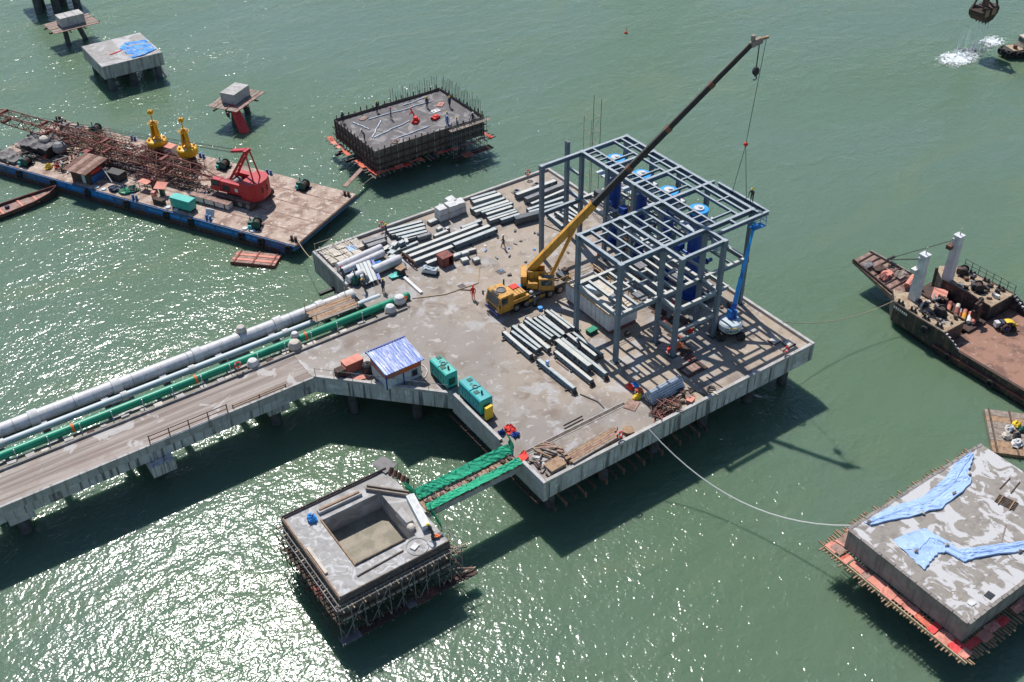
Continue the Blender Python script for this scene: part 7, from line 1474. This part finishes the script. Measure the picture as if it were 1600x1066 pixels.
# deck gear
def sgear(x, y, z, name, label, cat, parts, rz=0):
    t = thing(name, label, cat, (x, y, z), rz)
    for n_, m, g in parts: g.obj(n_, m, t)
    return t
for i, (x, y, l) in enumerate(((94.3, 53.0, 'dark winch on the near forecastle deck of the ship'), (101.6, 53.6, 'dark winch on the far forecastle deck of the ship'), (102.9, 56.6, 'black frame winch at the far bow corner of the ship'))):
    sgear(x, y, fz, 'anchor_winch', l, 'winch', [('bed', 'black', G().cbox(0, 0, -.02, 1.4, 1.1, .14)), ('drum', 'rust_dark', G().cyl((-.45, 0, .5), (.45, 0, .5), .36, n=12)), ('flange', 'black', G().cyl((-.55, 0, .5), (-.45, 0, .5), .52, n=12)), ('flange', 'black', G().cyl((.45, 0, .5), (.55, 0, .5), .52, n=12)), ('motor', 'hull_black', G().cbox(.2, .55, .1, .7, .5, .6))], rd.random())
for i in range(7):
    x, y = (xl + .55, 57 - i * 1.75) if i < 4 else (xr - .6, 56 - (i - 4) * 1.9)
    sgear(x, y, fz, 'ship_bitts', 'black double bitts on the %s forecastle, %s from the bow' % ('near' if i < 4 else 'far', ORD[i if i < 4 else i - 4]), 'bitts', [('base', 'black', G().cbox(0, 0, -.02, .4, .9, .1)), ('post', 'black', G().cyl((0, -.25, 0), (0, -.25, .5), .13, n=8)), ('post', 'black', G().cyl((0, .25, 0), (0, .25, .5), .13, n=8))])
t = thing('ship_railing', 'thin dark railing along the far forecastle edge of the ship', 'railing', (xr, 54, fz))
for i in range(8): G().cyl((xr - .12, 57.5 - i * .96, fz), (xr - .12, 57.5 - i * .96, fz + 1.1), .04, n=5).obj('post', 'hull_black', t, world=True)
for z in (.55, 1.08): G().cyl((xr - .12, 57.5, fz + z), (xr - .12, 50.8, fz + z), .03, n=5).obj('rail', 'hull_black', t, world=True)
# gas cylinders
for i, (x, y, z, m1, m2) in enumerate(((97.3, 54.9, .5, 'pipe_pale', 'pipe_pale'), (97.7, 54.4, .5, 'terracotta', 'rust_red'), (97.4, 52.9, .5, 'terracotta', 'tarp_white'), (97.7, 52.4, .55, 'yellow_paint', 'terracotta'), (97.9, 51.8, .5, 'tarp_white', 'terracotta'), (97.5, 53.3, .9, 'rust_red', 'tarp_cream'), (98.2, 51.4, .5, 'terracotta', 'terracotta'))):
    L = 1.0; d = Vector((.88, .48, 0))
    t = thing('gas_cylinder', ('pale blue gas cylinder lying farthest toward the bow in the ship', 'orange gas cylinder next to the pale blue one', 'orange gas cylinder with a white end in the rack', 'yellow orange gas cylinder in the middle of the rack', 'white gas cylinder with a red end', 'red gas cylinder lying on top of the rack', 'all red gas cylinder at the end of the rack')[i], 'gas cylinder', (x + .3, y, wz + z - .25), 0, 'gas cylinders in the ship well')
    c = Vector((0, 0, .27)); G().cyl(c - d * L, c + d * .25, .25, n=12).obj('tank', m1, t, smooth=True); G().cyl(c + d * .25, c + d * L, .25, n=12).obj('tank_end', m2, t, smooth=True); G().cyl(c - d * (L + .15), c - d * L, .1, n=8).obj('valve', 'grey', t)
sgear(97.8, 53, wz, 'cylinder_rack', 'dark steel floor rack under the gas cylinders', 'rack', [('frame', 'rust_dark', G().box(-1.6, 1.6, -2.6, 2.6, 0, .28))])
sgear(98.4, 56.2, wz, 'pink_sheet', 'salmon sheet over the boxes behind the ramp winch', 'sheet', [('box', 'rust_dark', G().cbox(0, 0, -.2, 2.4, 1.4, 1.2)), ('sheet', 'pink_net', G().cbox(0, 0, 1.0, 2.6, 1.6, .08))], .5)
SHL = [('near white post', 94.2, 56.7), ('far white post', 100.6, 57), ('gas cylinders', 97.6, 53.2), ('ramp foot', 97, 59), ('near forecastle winch', 94.3, 53), ('far forecastle winch', 101.6, 53.6), ('far bow winch', 102.9, 56.6), ('near white step blocks', 92, 50), ('far white step blocks', 104, 50)]
for i in range(34):
    x, y = rd.uniform(95.0, 99.4), rd.uniform(53.6, 58.8)
    if 96.5 < x < 99.2 and y < 55.6: x -= 1.9; t = thing('winch_gear', 'dark rusty gear packed between the ship forecastles', 'gear', (x, y, wz - .1), rd.random() * 3, 'rusty gear between the forecastles')
    hq = rd.uniform(1.0, 2.3); m = rd.choice(['rust_dark', 'black', 'rust_dark', 'rust_red', 'hull_black', 'black']); t['label'] = scrap_label(m, x, y, 'winch gear in the ship bow', SHL); G().cbox(0, 0, 0, rd.uniform(.3, .9), rd.uniform(.3, .8), hq).obj('housing', m, t); G().cyl((-.6, 0, hq + .05), (.6, .2, hq + .1), .14, n=8).obj('shaft', rd.choice(['rust_dark', 'rust', 'black', 'grey']), t); G().bar((-.3, -.5, hq * .6), (.4, .5, hq * .9), .12, .12).obj('linkage', 'rust', t)
for i in range(44):
    fx = rd.choice([(92.4, 95.1), (100.2, 103.8)]); x, y = rd.uniform(*fx), rd.uniform(51.3, 56)
    m = rd.choice(['black', 'rust_dark', 'black', 'grey', 'timber_grey', 'rust', 'hull_black', 'tarp_white'])
    tag(G().cbox(x, y, fz - .02, rd.uniform(.2, .7), rd.uniform(.2, .5), rd.uniform(.1, .45), rd.random() * 3).obj('deck_gear', m), scrap_label(m, x, y, 'small gear on the forecastle', SHL), 'gear', 'small gear on the ship forecastles')
# yellow small excavator/compressor in the well
t = thing('compressor', 'yellow and blue machine with wheels on the rusty well deck', 'machine', (100.3, 48.5, wz), -.5)
G().cbox(0, 0, .3, 1.7, 1.1, .25).obj('chassis', 'black', t); G().cbox(-.1, .1, .55, 1.2, .8, .5).obj('engine', 'cloth_navy', t)
for k in range(6): a = k * pi / 10; G().bar((1.0 * cos(a) - .1, -.2, .4 + .9 * sin(a)), (1.0 * cos(a + .32) - .1, -.2, .4 + .9 * sin(a + .32)), .7, .1).obj('yellow_cover', 'helmet_yellow', t)
G().torus((-.3, -.6, .6), .4, .14, 'y', 14, 6).obj('hose_reel', 'rust', t); G().cyl((-.3, -.75, .6), (-.3, -.45, .6), .2, n=10).obj('reel_hub', 'blue_dark', t); G().cbox(-1.0, .3, .3, .5, .6, .6).obj('white_tank', 'tarp_white', t)
for x in (-.6, .6):
    for y in (-.6, .6): G().cyl((x, y - .1, .33), (x, y + .1, .33), .33, n=12).obj('wheel', 'rubber', t)
for i, (x, y) in enumerate(((103.3, 45.8), (103.0, 44.2), (103.6, 47.2))):
    sgear(x, y, wz, 'well_gear', ('blue black box in the ship well by the frame edge', 'dark box nearest the frame edge in the ship well', 'black gear by the far bulwark of the ship')[i], 'box', [('body', 'black', G().cbox(0, 0, 0, .9, .7, .6)), ('lid', 'pipe_pale' if i == 1 else 'blue_dark', G().cbox(0, 0, .6, .95, .75, .06))], i)
# ================================================================== GRAB BUCKET and SPLASH, tug edge
gz = 1.2; GXY = (165.1, 100.4)
t = thing('grab_bucket', 'rusty clamshell grab bucket hanging above the splash', 'grab', (*GXY, gz))
for s in (-1, 1):
    pr = [(0, -1.1), (s * .15, 1.3), (s * 1.5, 1.7), (s * 2.3, 1.0), (s * 2.2, .2), (s * 1.2, -.8)]
    n_ = len(pr); P = [(x, -1.3, z) for x, z in pr] + [(x, 1.3, z) for x, z in pr]; F = [(i, (i+1) % n_, n_ + (i+1) % n_, n_ + i) for i in range(n_)] + [tuple(range(n_-1, -1, -1)), tuple(range(n_, 2*n_))]
    sh = G().add(P, F).obj('shell', 'rust_dark', t)
    for k in range(4): G().bar((s * .1, -.9 + k * .6, -1.0), (0, -.9 + k * .6, -1.5), .18, .12).obj('tooth', 'black', sh)
    G().bar((s * 2.0, -1.0, 1.1), (s * .6, -.5, 5.2), .22, .3).obj('arm', 'timber_dark', t); G().bar((s * 2.0, 1.0, 1.1), (s * .6, .5, 5.2), .22, .3).obj('arm', 'timber_dark', t)
    G().box(s * .9 - .5, s * .9 + .5, -1.34, -1.3, .1, 1.2).obj('mud_patch', 'timber', sh)
G().box(-.8, .8, -.7, .7, 5.0, 5.9).obj('head_block', 'rust_dark', t); G().box(-.35, .35, -.4, .4, 1.0, 5.0).obj('centre_strut', 'rust', t)
for k in (-.4, .4): G().cyl((k, 0, 5.9), (k, 0, 24), .05, n=5).obj('hoist_wire', 'cable', t)
def foam_patch(pts, z, seed, sub=20):
    g = G(); r = random.Random(seed); c = Vector((sum(p[0] for p in pts) / len(pts), sum(p[1] for p in pts) / len(pts), 0)); n_ = len(pts); V = [(c.x, c.y, z + .15)]
    rings = 4
    for k in range(1, rings + 1):
        for p in pts: V.append((c.x + (p[0] - c.x) * k / rings + r.uniform(-.3, .3), c.y + (p[1] - c.y) * k / rings + r.uniform(-.3, .3), z + (r.uniform(.05, .3) if k < rings else 0)))
    F = [(0, 1 + i, 1 + (i + 1) % n_) for i in range(n_)]
    for k in range(rings - 1):
        for i in range(n_): a = 1 + k * n_ + i; b = 1 + k * n_ + (i + 1) % n_; F.append((a, a + n_, b + n_, b))
    return g.add(V, F)
foam_patch([(152.5, 101), (154, 104.5), (160, 106.2), (167, 107), (173, 107), (178, 104), (179.5, 100), (176, 96.5), (170, 95), (164, 94.2), (157, 94), (153, 97)], WL + .03, 1).obj('foam', 'foam', kind='stuff')
g = G(); r = random.Random(6)
for i in range(34):                             # falling water and splash plumes
    a, d = r.uniform(0, 6.28), r.uniform(0, 1) ** .7; x, y = GXY[0] + (-1.2 if i % 2 else 3.0) + 4.6 * d * cos(a) - 1.2, GXY[1] + .6 + 2.2 * d * sin(a); h = r.uniform(.25, .95) * (1.2 - d); w_ = r.uniform(.25, .75)
    g.lump((x, y, WL), [(w_, 0), (w_ * .8, h * .35), (w_ * .45, h * .75), (w_ * .15, h)], 8)
for dx, dy in ((-4.2, 1.0), (-2.6, .4), (-.4, 0), (.5, -.2), (2.2, -.5)): g.lathe((GXY[0] + dx * .7, GXY[1] + dy, WL), [(.34, 0), (.28, 2.0), (.2, 4.2), (.12, 5.6)], 8)
g.obj('water_spray', 'spray', kind='stuff')
t = thing('tug_boat', 'bow of a small boat with tyre fenders at the right edge by the splash', 'boat', (170.4, 95.2, WL), radians(-20))
P = []
for x, b, z1 in ((-3.6, .15, 1.5), (-2.6, 1.1, 1.35), (-1, 1.7, 1.25), (6, 1.9, 1.2)): P += [(x, -b, z1), (x + .3, -b * .7, -.6), (x + .3, b * .7, -.6), (x, b, z1)]
F = []
for i in range(3):
    for k in range(3): F.append((i*4+k, (i+1)*4+k, (i+1)*4+k+1, i*4+k+1))
    F.append((i*4+3, (i+1)*4+3, (i+1)*4, i*4))
F += [(0, 1, 2, 3), (12, 15, 14, 13)]
G().add(P, F).obj('hull', 'hull_black', t)
for x, y in ((-3.3, -.7), (-2.6, -1.3), (-1.4, -1.75), (.1, -1.9), (-3.5, .5), (-2.5, 1.3)): G().torus((x, y, .85), .42, .2, 'x' if x < -3 else 'y', 14, 6).obj('tyre_fender', 'rubber', t)
G().box(-2.2, 5, -1.2, 1.2, 1.3, 1.42).obj('deck', 'ship_tan', t); G().box(-.3, 3.5, -.9, .9, 1.42, 3.2).obj('wheelhouse', 'tarp_cream', t); G().box(-.33, -.3, -.7, .7, 2.3, 3.0).obj('window', 'glass', t); G().cyl((-1.4, -.3, 1.42), (-1.4, -.3, 2.0), .35, n=10).obj('winch', 'rust', t)

# ================================================================== PEOPLE
def body_mesh(pose):
    """one continuous skinned body; returns mesh with material slots trousers, shirt, skin, boots"""
    me = bpy.data.meshes.new('person_body'); V, E, R = [], [], []
    def v(p, r): V.append(p); R.append(r); return len(V) - 1
    def chain(i, pts):
        for p, r in pts: j = v(p, r); E.append((i, j)); i = j
        return i
    lean = pose.get('lean', 0); st = pose.get('stride', .0); ar = pose.get('arms', ((.26, .02, .82), (-.26, .02, .82)))
    pel = v((0, 0, .95), .155)
    ch1 = chain(pel, [((0, lean * .35, 1.12), .14), ((0, lean * .7, 1.32), .165)])
    nk = chain(ch1, [((0, lean, 1.47), .07)]); hd = chain(nk, [((0, lean * 1.12, 1.58), .095), ((0, lean * 1.2, 1.70), .10), ((0, lean * 1.22, 1.76), .07)])
    for s, k in ((1, 1), (-1, -1)):
        chain(pel, [((.1 * s, 0, .86), .10), ((.11 * s, st * k * .5 + .03, .5), .075), ((.11 * s, st * k - (.05 if k * st < 0 else 0), .1), .052), ((.115 * s, st * k + .14, .05), .045)])
        h = ar[0] if s > 0 else ar[1]; shd = Vector((.2 * s, lean * .78, 1.39)); hv = Vector((h[0], h[1] + lean * .6, h[2])); el = shd.lerp(hv, .52) + Vector((.05 * s, -.06, 0))
        w_ = chain(ch1, [(tuple(shd), .075), (tuple(el), .052), (tuple(hv), .036)]); d = (hv - el).normalized()
        pm_ = chain(w_, [(tuple(hv + d * .06), .034)])
        side = Vector((s, 0, 0)) if abs(d.x) < .8 else Vector((0, 1, 0)); fwd = d.cross(side).normalized()
        for q in range(4): b = hv + d * .08 + fwd * (q - 1.5) * .022; chain(pm_, [(tuple(b), .011), (tuple(b + d * (.07 - .01 * abs(q - 1.4)) - side * .015), .009)])
        chain(w_, [(tuple(hv + d * .04 + fwd * .04), .012), (tuple(hv + d * .08 + fwd * .055), .010)])
    me.from_pydata(V, E, []); o = bpy.data.objects.new('person_body', me); COL.objects.link(o)
    sm_ = o.modifiers.new('skin', 'SKIN'); 
    if not me.skin_vertices: me.skin_vertices.new()
    for i, r in enumerate(R): me.skin_vertices[0].data[i].radius = (r, r * (.8 if i < 3 else 1)); me.skin_vertices[0].data[i].use_root = (i == 0)
    ss = o.modifiers.new('sub', 'SUBSURF'); ss.levels = 1; ss.render_levels = 1
    dg = bpy.context.evaluated_depsgraph_get(); m2 = bpy.data.meshes.new_from_object(o.evaluated_get(dg)); bpy.data.objects.remove(o)
    hands = [Vector((h[0], h[1] + lean * .6, h[2])) for h in ar]
    for p in m2.polygons:
        c = p.center; k = 1
        if c.z > 1.46 and abs(c.x) < .13: k = 2
        elif min((c - h).length for h in hands) < .13: k = 2
        elif c.z < .12: k = 3
        elif c.z < .98 and abs(c.x) < .2: k = 0
        p.material_index = k; p.use_smooth = True
    m2.name = 'person_body'; return m2, (0, lean * 1.2, 1.68)
POSES = [body_mesh({}), body_mesh({'stride': .22, 'arms': ((.27, .2, .86), (-.27, -.18, .84))}), body_mesh({'lean': .32, 'arms': ((.2, .42, .9), (-.2, .4, .95))}), body_mesh({'arms': ((.24, .36, 1.15), (-.3, .02, .85)), 'stride': .1})]
def person(x, y, z, rz, pose, shirt, trousers, hat, label):
    me, hd = POSES[pose]; me = me.copy(); me.materials.clear()
    for m in (trousers, shirt, 'skin', 'black'): me.materials.append(M[m])
    t = thing('person', label, 'person', (x, y, z + .004), rz)
    b = bpy.data.objects.new('body', me); COL.objects.link(b); b.parent = t
    hx, hy, hzz = hd
    G().lathe((hx, hy - .01, hzz + .03), [(.135, 0), (.13, .05), (.095, .11), (.03, .145)], 12).obj('helmet', hat, t, smooth=True); G().cbox(hx, hy + .13, hzz + .025, .16, .09, .018).obj('helmet_peak', hat, t)
    G().lathe((hx, hy - .025, hzz - .06), [(.1, 0), (.118, .05), (.12, .1)], 10).obj('hair', 'hair', t)
    for s in (-1, 1): G().ball((hx + s * .035, hy + .098, hzz - .005), .012, 6).obj('eye', 'black', t); G().ball((hx + s * .1, hy, hzz - .01), .022, 6).obj('ear', 'skin', t)
    G().cyl((hx, hy + .09, hzz - .015), (hx, hy + .125, hzz - .04), .012, .018, n=6).obj('nose', 'skin', t); G().cbox(hx, hy + .098, hzz - .085, .05, .012, .012).obj('mouth', 'rust_red', t)
    if shirt in ('cloth_orange', 'cloth_yellow'): G().box(-.15, .15, .125, .145, 1.1, 1.16).obj('reflective_band', 'white_paint', t)
person(52.1, 83.4, 0, 2.4, 0, 'cloth_red', 'cloth_red', 'helmet_red', 'worker in red overalls standing on the open deck before the crane')
person(60.7, 90.0, 0, 1.0, 1, 'cloth_grey', 'cloth_navy', 'helmet_white', 'worker in grey walking across the deck between the beam stacks')
person(44.7, 90.4, 0, .3, 0, 'cloth_navy', 'cloth_navy', 'helmet_yellow', 'worker in navy with a yellow helmet beside the pipe ends')
person(43.2, 91.9, 0, 2.0, 2, 'cloth_orange', 'cloth_dark', 'helmet_yellow', 'bending worker in an orange vest at the thick white pipe end')
person(50.2, 99.2, .75, 1.2, 3, 'cloth_blue', 'cloth_navy', 'helmet_yellow', 'worker in blue standing on the far kerb beam stack')
person(42.2, 95.0, 0, .4, 2, 'cloth_orange', 'cloth_dark', 'helmet_red', 'bending worker in orange at the corner by the blue strip')
person(55.9, 69.0, 0, 1.0, 2, 'cloth_white', 'cloth_navy', 'helmet_white', 'worker in white bending between the beams near the frame')
person(49.9, 93.0, .62, 2.2, 0, 'cloth_white', 'cloth_grey', 'helmet_white', 'worker in white standing on the middle beam stack') if False else None
person(76.1, 66.6, 12.02, 2.0, 2, 'cloth_orange', 'cloth_dark', 'helmet_yellow', 'worker in an orange vest crouching on top of the frame corner')
dz = -.44
for i, (x, y, rz, ps, sh_, tr_, ht, l) in enumerate(((66.8, 131.2, .5, 0, 'cloth_yellow', 'cloth_dark', 'helmet_yellow', 'worker in a yellow vest at the back edge of the formwork dolphin'), (67.4, 128.2, 1.2, 3, 'cloth_blue', 'cloth_grey', 'helmet_red', 'worker in blue beside the pale hose on the formwork deck'), (73.5, 128.2, 2.0, 0, 'cloth_dark', 'cloth_dark', 'helmet_yellow', 'worker in dark clothes behind the white board on the formwork deck'),
        (76.2, 126.3, 3.0, 1, 'cloth_grey', 'cloth_navy', 'helmet_yellow', 'worker in grey walking near the far corner of the formwork deck'), (61.2, 131.2, .3, 0, 'cloth_blue', 'cloth_navy', 'helmet_white', 'worker in blue at the west corner of the formwork dolphin'), (61.1, 124.6, 1.5, 2, 'cloth_white', 'cloth_dark', 'helmet_white', 'worker in white bending at the front corner of the formwork deck'),
        (73.2, 122.2, .2, 3, 'cloth_orange', 'cloth_blue', 'helmet_yellow', 'worker with an orange top beside the scaffold steps'), (72.6, 121.2, 2.2, 0, 'cloth_blue', 'cloth_blue', 'helmet_white', 'worker in bright blue at the front edge near the scaffold'), (69.9, 125.9, 1.0, 2, 'cloth_red', 'cloth_red', 'helmet_red', 'worker in red leaning over the red machine'))):
    person(x, y, dz, rz, ps, sh_, tr_, ht, l)
person(73.2, 119.65, -.3, 1.1, 0, 'cloth_yellow', 'cloth_grey', 'helmet_yellow', 'worker in a yellow vest on the scaffold boards'); person(75.9, 119.65, -.3, -1.3, 1, 'cloth_grey', 'cloth_navy', 'helmet_white', 'worker in grey walking on the scaffold boards')
person(29.9, 55.9, 0, .6, 2, 'cloth_orange', 'cloth_dark', 'helmet_yellow', 'worker in orange bending at the gangway corner of the pit dolphin')
